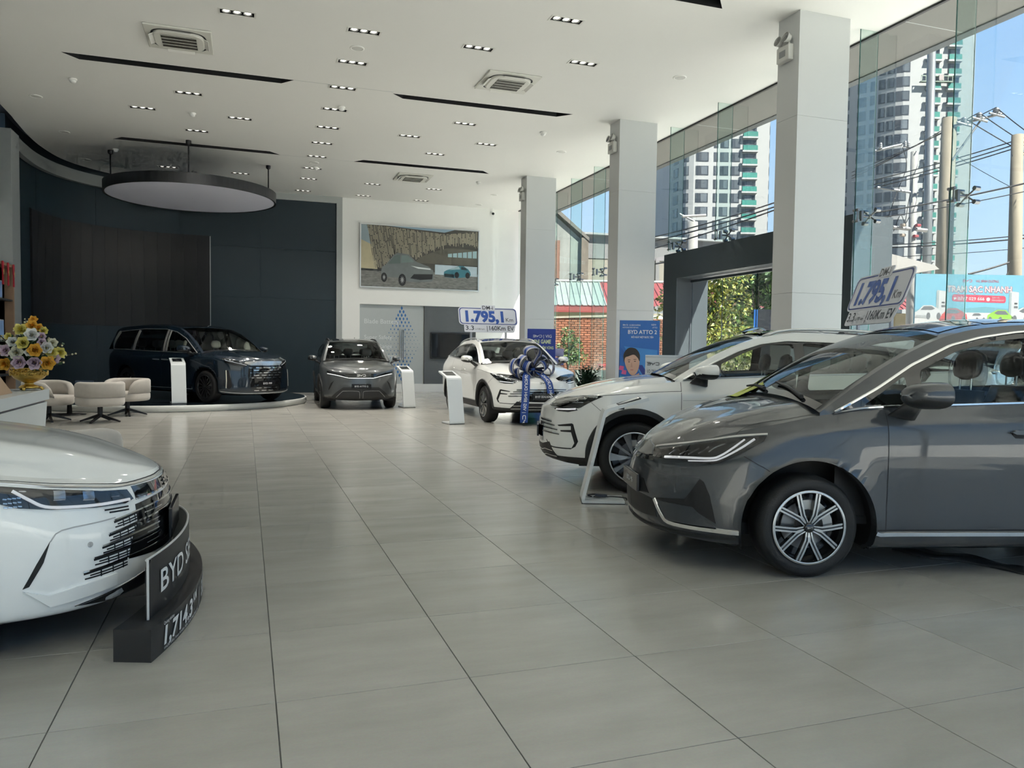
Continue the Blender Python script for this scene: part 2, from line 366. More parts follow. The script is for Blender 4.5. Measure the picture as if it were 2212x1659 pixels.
def floor_material():
    m = bpy.data.materials.new('porcelain_floor_tile'); m.use_nodes = True; nt = m.node_tree; b = nt.nodes['Principled BSDF']
    g = _n(nt, 'ShaderNodeNewGeometry'); oi = _n(nt, 'ShaderNodeObjectInfo')
    ad = _n(nt, 'ShaderNodeVectorMath'); ad.operation = 'MULTIPLY_ADD'; ad.inputs[1].default_value = (37, 53, 17)
    cb = _n(nt, 'ShaderNodeCombineXYZ'); nt.links.new(oi.outputs['Random'], cb.inputs[0]); nt.links.new(oi.outputs['Random'], cb.inputs[1])
    nt.links.new(cb.outputs[0], ad.inputs[0]); nt.links.new(g.outputs['Position'], ad.inputs[2])
    mp = _n(nt, 'ShaderNodeMapping'); mp.inputs['Scale'].default_value = (0.9, 3.2, 1); nt.links.new(ad.outputs[0], mp.inputs[0])
    n1 = _n(nt, 'ShaderNodeTexNoise'); n1.inputs['Scale'].default_value = 1.3; n1.inputs['Detail'].default_value = 8; n1.inputs['Roughness'].default_value = 0.62
    n2 = _n(nt, 'ShaderNodeTexNoise'); n2.inputs['Scale'].default_value = 90; n2.inputs['Detail'].default_value = 3
    nt.links.new(mp.outputs[0], n1.inputs['Vector']); nt.links.new(ad.outputs[0], n2.inputs['Vector'])
    r = _n(nt, 'ShaderNodeValToRGB'); r.color_ramp.elements[0].position = .3; r.color_ramp.elements[1].position = .72
    r.color_ramp.elements[0].color = (0.375, 0.365, 0.333, 1); r.color_ramp.elements[1].color = (0.455, 0.443, 0.408, 1)
    nt.links.new(n1.outputs['Fac'], r.inputs[0])
    mx = _n(nt, 'ShaderNodeMix'); mx.data_type = 'RGBA'; mx.blend_type = 'MULTIPLY'; mx.inputs['Factor'].default_value = 0.12
    nt.links.new(r.outputs[0], mx.inputs['A']); nt.links.new(n2.outputs['Color'], mx.inputs['B'])
    hs = _n(nt, 'ShaderNodeHueSaturation'); mr = _n(nt, 'ShaderNodeMapRange'); mr.inputs['To Min'].default_value = .95; mr.inputs['To Max'].default_value = 1.06
    nt.links.new(oi.outputs['Random'], mr.inputs[0]); nt.links.new(mr.outputs[0], hs.inputs['Value']); nt.links.new(mx.outputs['Result'], hs.inputs['Color'])
    nt.links.new(hs.outputs[0], b.inputs['Base Color'])
    m2 = _n(nt, 'ShaderNodeMapRange'); m2.inputs['To Min'].default_value = .15; m2.inputs['To Max'].default_value = .26
    nt.links.new(n1.outputs['Fac'], m2.inputs[0]); nt.links.new(m2.outputs[0], b.inputs['Roughness'])
    b.inputs['Specular IOR Level'].default_value = 0.62
    return m
M_tile = floor_material()
M_grout = mat('grout', (0.09, 0.09, 0.085), 0.8)

# ---- floor: slab and tiles
X0, X1, Y0, Y1 = -5.4, GX + .06, -5.0, 25.3
fl = MB().b2((X0, Y0, -0.3), (X1, Y1, -0.0025)).build('floor', M_grout); structure(fl)
TX, TY, TS = 0.1126, 3.1599, 0.8
def tile_mesh():
    mb = MB(); h = TS / 2 - .0022; c = .0012
    mb.rings([[(-h, -h, -.006), (h, -h, -.006), (h, h, -.006), (-h, h, -.006)], [(-h, -h, -c), (h, -h, -c), (h, h, -c), (-h, h, -c)],
              [(-h + c, -h + c, 0), (h - c, -h + c, 0), (h - c, h - c, 0), (-h + c, h - c, 0)]], cap=True)
    return mb
def in_view(p, m=0.02):
    d = Vector(p) - Vector((0, 0, CAMH)); z = d.dot(_F)
    return z > .3 and abs(d.dot(_R) / z) < .6617 + m and abs(d.dot(_U) / z) < .4963 + m
cells = []
for i in range(-8, 12):
    for j in range(-13, 29):
        cx, cy = TX + (i + .5) * TS, TY + (j + .5) * TS
        x0, x1, y0, y1 = max(cx - .4, X0), min(cx + .4, X1), max(cy - .4, Y0), min(cy + .4, Y1)
        if x1 - x0 < .02 or y1 - y0 < .02: continue
        full = x1 - x0 > .799 and y1 - y0 > .799
        vis = any(in_view((cx + a, cy + b, 0)) for a in (-.4, 0, .4) for b in (-.4, 0, .4))
        cells.append((not (full and vis), math.hypot(cx, cy), cx, cy, x0, x1, y0, y1))
cells.sort(); tm = tile_mesh().mesh('tile', M_tile); rest = MB()
for k, (bad, d, cx, cy, x0, x1, y0, y1) in enumerate(cells):
    if k < 300 and not bad: o = link('tile', tm, fl); o.location = (cx, cy, 0)
    else: rest.b2((x0 + .0022, y0 + .0022, -.006), (x1 - .0022, y1 - .0022, 0))
o = rest.build('tile_field', M_tile, fl); o['kind'] = 'stuff'
tag(MB().bevbox((0, 0, .004), (.17, .05, .008), .003).build('floor_socket_cover', M_black), 'small dark floor socket plate in front of the white ribboned SUV', 'floor socket').location = (5.0, 13.6, 0)

# ---- ceiling with trapezoid light slots and fittings
slots = [[(-2.82, 14.47), (.83, 14.47), (.62, 14.73), (-2.60, 14.73)], [(2.60, 14.55), (6.22, 14.49), (5.97, 14.76), (2.83, 14.77)],
         [(-2.65, 19.80), (.57, 19.88), (.82, 20.14), (-2.87, 20.06)], [(2.82, 19.88), (5.97, 19.88), (6.22, 20.15), (2.61, 20.15)],
         [(2.85, 9.10), (6.03, 9.13), (6.22, 9.36), (2.62, 9.36)], [(-2.65, 9.10), (.6, 9.1), (.83, 9.36), (-2.85, 9.36)]]
SPOTS = [(-.1, 11.9), (1.69, 11.9), (4.36, 10.46), (3.47, 11.9), (5.27, 11.9), (1.69, 13.24), (1.69, 14.58), (1.69, 15.94), (1.69, 17.28), (1.69, 18.63), (1.69, 19.97), (1.69, 21.32), (1.69, 22.66),
         (-1.0, 15.94), (-1.93, 17.25), (-.1, 17.28), (-1.0, 18.62), (4.37, 15.92), (3.47, 17.29), (5.27, 17.31), (4.37, 18.63), (-1.93, 22.64), (-.12, 22.7), (3.48, 22.69), (5.3, 22.7), (3.48, 24.5), (5.32, 24.58), (1.66, 24.45)]
cove = [(-4.55, 12.0), (-4.58, 18.0), (-4.62, 19.3), (-4.66, 20.5), (-4.62, 21.55), (-4.44, 22.64), (-4.05, 23.46), (-3.40, 24.2), (-2.5, 24.7), (-1.2, 24.95), (0.6, 25.0)]
covep = catmull(cove, 5)
outline = [(-4.55, Y0)] + covep + [(2.9, 25.0), (2.9, YF + .2), (GX, YF + .2), (GX, Y0)]
SW, SD = .23, .075      # half size of a spot fitting
holes = slots + [[(x - SW, y - SD), (x + SW, y - SD), (x + SW, y + SD), (x - SW, y + SD)] for x, y in SPOTS]
V, T = fill2d(outline, holes, 2.2)
mb = MB(); mb.add([(x, y, HC) for x, y in V], [tuple(reversed(t)) for t in T])
n = len(outline)
for i in range(n):                                      # edge of the plasterboard and the slab above it
    a, b = outline[i], outline[(i + 1) % n]; mb.add([(*a, HC), (*b, HC), (*b, HC + .05), (*a, HC + .05)], [(0, 1, 2, 3)])
ceil = mb.build('ceiling', M_ceil); structure(ceil)
structure(MB().b2((X0, Y0, HC + .34), (GX + .2, YF + .4, HC + .5)).build('ceiling_slab', M_black))
for k, s in enumerate(slots):
    mb = MB(); n = len(s)
    mb.add([(x, y, HC) for x, y in s] + [(x, y, HC + .22) for x, y in s], [(i, (i + 1) % n, (i + 1) % n + n, i + n) for i in range(n)] + [tuple(range(n, 2 * n))])
    mb.build('slot_recess', M_black, ceil)
joint = MB()
for x0, x1, y in ((.83, 2.6, 14.47), (.82, 2.61, 20.14), (.83, 2.62, 9.36)): joint.b2((x0, y - .006, HC - .001), (x1, y + .006, HC + .004))
joint.build('plaster_joint', M_trim, ceil)

# recessed triple spotlights, each lit
M_lamp = mat('spot_lamp_face', (0.9, 0.9, 0.86), 0.2, emit=(1.0, 0.93, 0.80), estr=2.5)
M_well = mat('spot_well', (0.03, 0.03, 0.03), 0.5)
def make_spot():
    t = thing('recessed_spotlight', 'x', 'spotlight')
    f = MB()
    for a, b in (((-SW - .025, -SD - .025), (SW + .025, -SD)), ((-SW - .025, SD), (SW + .025, SD + .025)), ((-SW - .025, -SD), (-SW, SD)), ((SW, -SD), (SW + .025, SD))):
        f.b2((*a, -.006), (*b, .004))
    f.build('frame', mat('spot_frame', (.70, .69, .65), .4), t)
    w = MB(); w.add([(-SW, -SD, 0), (SW, -SD, 0), (SW, SD, 0), (-SW, SD, 0), (-SW, -SD, .1), (SW, -SD, .1), (SW, SD, .1), (-SW, SD, .1)], [(0, 1, 5, 4), (1, 2, 6, 5), (2, 3, 7, 6), (3, 0, 4, 7), (4, 5, 6, 7)])
    w.build('well', M_well, t)
    for x in (-.145, 0, .145):
        h = MB().lathe([(.018, .06), (.056, .02), (.062, .004), (.058, .004), (.05, .018), (.036, .03)], (x, 0, 0), 16).build('lamp_ring', M_alu, t, smooth=True)
        MB().lathe([(.042, .014), (.03, .006), (.001, .003)], (x, 0, 0), 14).build('lamp', M_lamp, h, smooth=True)
    return t
ORD = ['first', 'second', 'third', 'fourth', 'fifth', 'sixth', 'seventh', 'eighth', 'ninth', 'tenth', 'eleventh', 'twelfth']
proto = make_spot(); cols = {}
colname = {-2: 'leftmost column near the curved navy wall', -1: 'column just right of the leftmost', 0: 'column left of the long central row', 2: 'long central row', 3: 'column left of the white ceiling units', 4: 'column over the white ceiling units', 5: 'column nearest the pillars'}
for x, y in sorted(SPOTS, key=lambda p: p[1]):
    k = round(x) if abs(x - 1.69) > .1 and abs(x + .1) > .1 else (2 if x > 1 else 0)
    k = {-2: -2, -1: -1, 0: 0, 2: 2, 3: 3, 4: 4, 5: 5}.get(k, k); cols.setdefault(k, []).append((x, y))
first = True
for k in sorted(cols):
    for i, (x, y) in enumerate(cols[k]):
        o = proto if first else copy_tree(proto); first = False
        o.location = (x, y, HC); o['label'] = 'recessed triple spotlight, %s from the camera in the %s' % (ORD[i], colname[k]); o['group'] = 'recessed triple ceiling spotlights'
        if y > 24: continue
        L = bpy.data.lights.new('spot_beam', 'SPOT'); L.energy = DOWNLIGHT_W; L.spot_size = math.radians(120); L.spot_blend = .9; L.color = (1, .95, .86); L.shadow_soft_size = .12
        lo = bpy.data.objects.new('spot_beam', L); COL.objects.link(lo); lo.location = (x, y, HC - .02)
# small domes and round fittings
def dome(label, x, y, k):
    t = thing('smoke_detector', label, 'smoke detector', (x, y, HC), 0, 'white smoke detectors on the ceiling')
    MB().lathe([(.07, 0), (.07, -.02), (.06, -.03)], (0, 0, 0), 18, cap=True).build('base', M_white, t, smooth=True)
    MB().lathe([(.055, -.03), (.05, -.06), (.03, -.075), (.001, -.078)], (0, 0, 0), 18).build('sensor', mat('detector_plastic', (.75, .75, .73), .35), t, smooth=True)
dome('white smoke detector left of the upper left slot, nearest the curved wall', -2.9, 15.84, 0)
dome('white smoke detector between the two left ceiling slots', -1.01, 17.24, 1)
dome('white smoke detector in the long central row of spots, nearer one', 1.80, 15.71, 2)
dome('white smoke detector beside the left rod of the hanging disc', -2.96, 21.07, 3)
dome('white smoke detector in the long central row of spots, farther one', 1.76, 21.16, 4)
dome('white smoke detector beyond the right end of the nearer right slot', 6.13, 15.91, 5)
dome('white smoke detector beyond the right end of the farther right slot', 6.24, 21.22, 6)
M_spk = mat('speaker_grille_white', (.62, .62, .59), .6, noise=.1, nscale=200)
for x, y, lab in ((-3.78, 17.2, 'left edge of the ceiling, nearest the camera'), (-3.81, 19.82, 'left edge of the ceiling, middle one'), (-3.84, 22.55, 'left ceiling edge, farthest one behind the disc'),
                  (1.68, 12.59, 'long central row of spots, in its near half'), (7.13, 17.28, 'pillars, between the second and third'), (7.2, 22.79, 'pillars, beyond the third'), (7.22, 24.5, 'far right corner of the ceiling'), (1.68, 20.63, 'long central row of spots, in its far half'), (7.09, 11.9, 'pillars, between the first and second')):
    t = thing('round_ceiling_fitting', 'round flush white ceiling speaker by the ' + lab, 'ceiling speaker', (x, y, HC), 0, 'round flush ceiling fittings')
    MB().lathe([(.115, 0), (.115, -.006), (.095, -.012), (.09, -.006)], n=24).build('rim', M_white, t, smooth=True)
    MB().lathe([(.09, -.006), (.05, -.010), (.001, -.011)], n=24).build('grille', M_spk, t, smooth=True)
# ceiling cassette air conditioners
M_acw = mat('ac_plastic', (.66, .655, .60), .4); M_acd = mat('ac_grille_dark', (.06, .055, .045), .6, noise=.4, nscale=120)
def cassette(label, x, y):
    t = thing('ceiling_air_conditioner', label, 'air conditioner', (x, y, HC), 0, 'ceiling cassette air conditioners')
    MB().bevbox((0, 0, -.015), (.95, .95, .03), .012).build('panel', M_acw, t)
    ring = [(.36 * np.sign(math.cos(a)) * abs(math.cos(a)) ** .5, .36 * np.sign(math.sin(a)) * abs(math.sin(a)) ** .5) for a in np.linspace(0, 2 * math.pi, 49)[:-1]]
    MB().rings([[(px * s, py * s, z) for px, py in ring] for s, z in ((1.06, -.03), (1.06, -.031), (1.0, -.0305), (1.0, -.05), (.95, -.062), (.1, -.064))], cap=True).build('face', M_acw, t)
    gap = MB().rings([[(px * s, py * s, -.0312) for px, py in ring] for s in (1.10, 1.02)]); gap.build('air_gap', M_black, t)
    for a in range(4):
        c, s = math.cos(a * math.pi / 2), math.sin(a * math.pi / 2); rot = Matrix.Rotation(a * math.pi / 2, 3, 'Z') @ Matrix.Rotation(math.radians(28), 3, 'Y')
        MB().bevbox((.385 * c, .385 * s, -.052), (.085, .40, .010), .004, rot=rot).build('vane', mat('ac_vane', (.74, .73, .69), .3), t)
    MB().b2((-.25, -.25, -.068), (.25, .25, -.060)).build('intake', M_acd, t)
    for k in range(5): MB().b2((-.25, -.25 + k * .122, -.072), (.25, -.238 + k * .122, -.066)).build('slat', M_acw, t)
cassette('square white ceiling air conditioner above the upper left slot', -.95, 13.18)
cassette('square white ceiling air conditioner above the upper right slot', 4.39, 13.18)
cassette('square white ceiling air conditioner beyond the far right slot, smallest in view', 4.39, 21.35)

# ---- walls
def wallbox(name, a, b, m, parent=None):
    o = MB().b2(a, b).build(name, m, parent)
    return structure(o) if parent is None else o
# far wall: white, with the recess for the sliding panel and the screen
RX0, RX1, RZ0, RZ1 = 3.46, 7.33, .26, 2.83
wb = MB()
wb.b2((2.9, YF, 0), (RX0, YF + .3, HC + .1)); wb.b2((RX0, YF, RZ1), (RX1, YF + .3, HC + .1)); wb.b2((RX0, YF, 0), (RX1, YF + .3, RZ0)); wb.b2((RX1, YF, 0), (7.9, YF + .3, HC + .1))
wb.b2((RX0, YF + .14, RZ0), (RX1, YF + .3, RZ1)); wb.b2((7.9, YF + .16, 0), (9.0, YF + .3, HC + .1))
structure(wb.build('wall_back', M_white))
structure(MB().b2((2.72, YF - .06, 0), (2.9, YF + .3, HC)).b2((-.6, YF - .06, HC - .2), (2.72, YF + .02, HC)).build('trim_1', mat('pale_grey_trim', (.40, .42, .41), .5)))
# curved navy wall
path = catmull([(-4.95, 19.9), (-4.99, 20.9), (-4.93, 22.0), (-4.66, 23.05), (-4.12, 23.95), (-3.3, 24.6), (-2.2, 24.98), (-1.0, 25.05)], 10) + [(-.1, 25.05), (.9, 25.05), (1.8, 25.05), (2.72, 25.05)]
def along(path):
    d = [0.0]
    for i in range(1, len(path)): d.append(d[-1] + math.dist(path[i], path[i - 1]))
    return d
pd = along(path); PL = pd[-1]
def wpt(s, off=0.0):
    """Point and inward normal on the curved wall at arc length s."""
    s = max(0, min(PL, s)); i = min(max(int(np.searchsorted(pd, s)) - 1, 0), len(path) - 2); t = (s - pd[i]) / (pd[i + 1] - pd[i])
    a, b = np.array(path[i]), np.array(path[i + 1]); tan = (b - a) / np.linalg.norm(b - a); nrm = np.array([tan[1], -tan[0]])
    i2 = max(i - 1, 0); p = a + (b - a) * t; return (*(p + nrm * off), )
def strip(s0, s1, z0, z1, off, th, name, m, parent, n=None):
    n = n or max(2, int((s1 - s0) / .16)); P = [wpt(s0 + (s1 - s0) * k / n, off) for k in range(n + 1)]; Q = [wpt(s0 + (s1 - s0) * k / n, off - th) for k in range(n + 1)]
    rings = [[(*p, z0), (*p, z1), (*q, z1), (*q, z0)] for p, q in zip(P, Q)]
    o = MB().rings(rings, cap=True).build(name, m, parent); sharp(o, 40); return o
wc = strip(0, PL, 0, HC + .3, -.02, .2, 'wall_curved', M_navy, None); structure(wc)
nseg = 5; rows = [(.004, 1.40), (1.40, 2.92), (2.92, 4.44), (4.44, 5.74)]
for k in range(nseg):
    for z0, z1 in rows: strip(PL * k / nseg + .003, PL * (k + 1) / nseg - .003, z0 + .003, z1 - .003, .0, .018, 'panel', M_navy, wc)
strip(.35, PL * .62, 5.76, 6.06, .16, .14, 'trim_2', mat('cove_band', (.34, .36, .35), .5), None)['kind'] = 'structure'
# LED wall: dark flat cabinets following the curve
led = thing('led_video_wall', 'large curved dark LED video wall on the navy wall', 'video wall', (0, 0, 0))
sL0 = next(pd[i] for i in range(len(path)) if path[i][1] > 21.75); sL1 = next(pd[i] + (-.97 - path[i][0]) * 0 for i in range(len(path)) if path[i][0] >= -1.0)
nc = 16
for k in range(nc):
    a = sL0 + (sL1 - sL0) * k / nc; b = sL0 + (sL1 - sL0) * (k + 1) / nc
    v = [.0, .1, .35, .2, .8, .9, 1.0, .95, .9, 1.0, .95, .7, .55, .35, .2, .0][k]  # reflections off the flat facets, put into the colours: middle cabinets lighter
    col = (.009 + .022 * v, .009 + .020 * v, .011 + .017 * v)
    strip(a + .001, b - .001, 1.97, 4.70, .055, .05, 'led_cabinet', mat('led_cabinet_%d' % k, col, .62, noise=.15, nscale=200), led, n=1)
strip(sL0 - .03, sL1 + .03, 1.95, 1.97, .05, .05, 'frame', M_black, led); strip(sL0 - .03, sL1 + .03, 4.70, 4.715, .05, .05, 'frame', M_black, led)
strip(sL1 + .002, sL1 + .022, 1.97, 4.70, .058, .05, 'frame', M_trim, led, n=1)
# left wall with shelving bay
structure(MB().b2((-5.3, Y0, 0), (-4.95, 19.3, 3.06)).b2((-5.3, Y0, 3.06), (-4.95, 19.3, 4.42)).build('wall_left', M_white))
structure(MB().b2((-5.2, Y0, 4.42), (-4.93, 19.3, HC + .3)).build('wall_left_upper', mat('dark_green_glass_panel', (.03, .06, .055), .3, noise=.2, nscale=30)))
structure(MB().bevbox((-4.86, 19.6, 3.0), (.3, .62, 6.0), .01).build('trim_3', mat('pilaster_grey', (.30, .32, .32), .45, noise=.05)))
structure(MB().b2((-4.95, 18.9, .0), (-4.78, 19.29, 3.0)).build('trim_4', M_navy))
# front wall behind the camera: glazed like the street side
fw = MB(); fw.b2((X0, Y0 - .3, 0), (-4.9, Y0, HC)); fw.b2((-4.9, Y0 - .3, 5.7), (GX, Y0, HC))
structure(fw.build('wall_front', M_white))
w2 = thing('window_2', 'x', 'x'); del w2['label']; del w2['category']; structure(w2)
for k in range(6):
    x = -4.9 + k * 13.7 / 6
    MB().b2((x, Y0 - .16, 0), (x + .08, Y0 - .04, 5.7)).build('mullion', M_portal, w2)
    MB().b2((x + .08, Y0 - .11, 0.02), (x + 13.7 / 6, Y0 - .098, 5.7)).build('pane', M_facade, w2)

# ---- pillars with cladding panels and twin-head emergency lights
def pillar(idx, y):
    p = structure(MB().b2((7.25, y + .02, 0), (8.07, y + .43, HC)).build('pillar_%d' % idx, M_trim))
    mpan = mat('pillar_cladding', (.53, .54, .535), .38, noise=.015, nscale=1)
    for z0, z1 in ((.08, 2.27), (2.273, 4.72), (4.723, HC - .001)):
        for a, b in (((7.23, y), (8.09, y + .02)), ((7.23, y + .43), (8.09, y + .45)), ((7.23, y + .0205), (7.25, y + .4295)), ((8.07, y + .0205), (8.09, y + .4295))):
            MB().b2((*a, z0), (*b, z1)).build('panel', mpan, p)
    MB().b2((7.235, y + .005, 0), (8.085, y + .445, .078)).build('plinth', M_alu, p)
PIL = [9.0, 14.42, 19.95]
for k, y in enumerate(PIL + [3.58, -1.84]): pillar(k + 1, y)
M_emw = mat('emergency_lamp_plastic', (.55, .55, .52), .4)
for y, lab in ((9.0, 'nearest'), (14.42, 'middle'), (19.95, 'farthest')):
    t = thing('emergency_light', 'twin head emergency light high on the %s white pillar' % lab, 'emergency light', (7.23, y + .24, 5.62), 0, 'twin head emergency lights on the pillars')
    MB().bevbox((-.045, 0, 0), (.09, .27, .22), .015).build('housing', M_emw, t)
    MB().b2((-.093, -.06, -.05), (-.088, .07, .04)).build('display', mat('grey_label', (.25, .26, .26), .4), t)
    for s in (-1, 1):
        hd = MB().cyl((-.05, s * .085, .11), (-.05, s * .085, .15), .018, 8).lathe([(.02, -.05), (.055, -.03), (.068, .02), (.07, .04)], (-.08, s * .085, .19), 16, rot=Matrix.Rotation(math.radians(-75), 3, 'Y')).build('lamp_head', M_emw, t, smooth=True)
        MB().lathe([(.066, .034), (.03, .045), (.001, .048)], (-.08, s * .085, .19), 16, rot=Matrix.Rotation(math.radians(-75), 3, 'Y')).build('lens', mat('lamp_lens', (.12, .12, .12), .1, coat=.5), hd, smooth=True)

# ---- glass street front
win = thing('window_1', 'x', 'x'); del win['label']; del win['category']; structure(win)
JY = [-4.95, -3.1, -1.35, .4, 2.2, 4.0, 5.8, 7.59, 9.22, 11.0, 12.81, 14.54, 16.4, 18.32, 19.8, 21.6, 23.4, 25.05]
PY0, PY1, PZ = 9.54, 15.16, 3.55
ZJ = 3.46
def cut(a, b, z0, z1):
    """Parts of a pane that stay outside the entrance portal."""
    if z0 >= PZ - .2 or b <= PY0 or a >= PY1: return [(a, b, max(z0, PZ) if (z0 < PZ and b > PY0 and a < PY1) else z0, z1)]
    r = []
    if a < PY0: r.append((a, PY0, z0, z1))
    if b > PY1: r.append((PY1, b, z0, z1))
    return r
for i in range(len(JY) - 1):
    a, b = JY[i] + .006, JY[i + 1] - .006
    for z0, z1 in ((.02, ZJ - .006), (ZJ + .006, HC)):
        for a2, b2, q0, q1 in cut(a, b, z0, z1):
            MB().b2((GX, a2, q0), (GX + .012, b2, q1)).build('pane', M_facade, win)
            e = MB().b2((GX - .0005, a2, q0), (GX + .0125, a2 + .004, q1)).build('pane_edge', M_edge, win)
for y in JY[1:-1]:
    z0 = PZ if PY0 < y < PY1 else .02
    MB().b2((8.48, y - .0075, z0), (GX - .004, y + .0075, HC)).build('fin', M_fin, win)
    MB().b2((8.476, y - .0078, z0), (8.481, y + .0078, HC)).build('fin_edge', M_edge, win)
MB().b2((GX - .012, JY[0], HC - .03), (GX + .03, JY[-1], HC)).build('head_channel', M_black, win)
MB().b2((GX - .02, JY[0], 0), (GX + .03, PY0, .03)).b2((GX - .02, PY1, 0), (GX + .03, JY[-1], .03)).build('sill_channel', M_alu, win)
def spider():
    t = MB()
    t.b2((-.22, -.022, -.075), (-.18, .022, .075)); t.cyl((-.2, 0, 0), (-.03, 0, 0), .016, 8); t.sphere((-.04, 0, 0), .035, 8, 6)
    for sy in (-1, 1):
        for sz in (-1, 1):
            t.cyl((-.04, 0, 0), (-.03, sy * .115, sz * .085), .013, 8, .010)
            t.cyl((-.055, sy * .115, sz * .085), (.026, sy * .115, sz * .085), .030, 10)
        t.cyl((-.30, sy * .03, -.08), (-.30, sy * .03, .08), .011, 6)
    for sz in (-1, 1): t.cyl((-.30, -.055, sz * .08), (-.30, .055, sz * .08), .022, 8)
    return t.mesh('spider_fitting', mat('spider_steel', (.22, .22, .22), .3, metal=.9))
sm = spider()
for y in JY[1:-1]:
    o = link('spider_fitting', sm, win); o.location = (GX, y, PZ + .12 if PY0 < y < PY1 else ZJ)
# soffit outside
so = MB().b2((GX + .04, Y0 - 2, HC), (10.0, YF + 3, HC + .35)).build('soffit', mat('soffit_board', (.13, .125, .115), .7, noise=.03)); structure(so)
for y in (-2, 3.4, 8.8, 14.2, 19.6): MB().b2((GX + .04, y - .006, HC - .002), (10.0, y + .006, HC + .01)).build('soffit_joint', M_trim, so)
structure(MB().b2((9.95, Y0 - 2, HC - .02), (10.12, YF + 3, HC + .9)).build('fascia', M_portal2))
# entrance portal
pt = thing('door_1', 'x', 'x'); del pt['label']; del pt['category']; structure(pt)
PW = .55
for a, b, z1 in ((PY0, PY0 + PW, PZ), (PY1 - PW, PY1, PZ)):
    q = MB(); q.b2((8.74, a, 0), (8.76, b, z1)); q.build('post_face', M_portal, pt)
    MB().b2((8.76, a + .004, 0), (9.52, b - .004, z1 - .004)).build('post', M_portal2, pt)
MB().b2((8.74, PY0 + PW, PZ - PW), (8.76, PY1 - PW, PZ)).build('header_face', M_portal, pt)
MB().b2((8.76, PY0 + PW, PZ - PW + .004), (9.52, PY1 - PW, PZ - .004)).build('header', M_portal2, pt)
for y0, y1 in ((10.1, 11.25), (11.25, 12.37), (12.37, 13.48), (13.48, 14.6)):
    MB().b2((9.10, y0 + .03, .02), (9.115, y1 - .03, 2.92)).build('door_leaf', M_facade, pt)
    MB().b2((9.1, y1 - .03, .02), (9.115, y1 - .022, 2.92)).b2((9.085, y0, 2.92), (9.13, y1, 2.97)).build('leaf_frame', M_portal, pt)

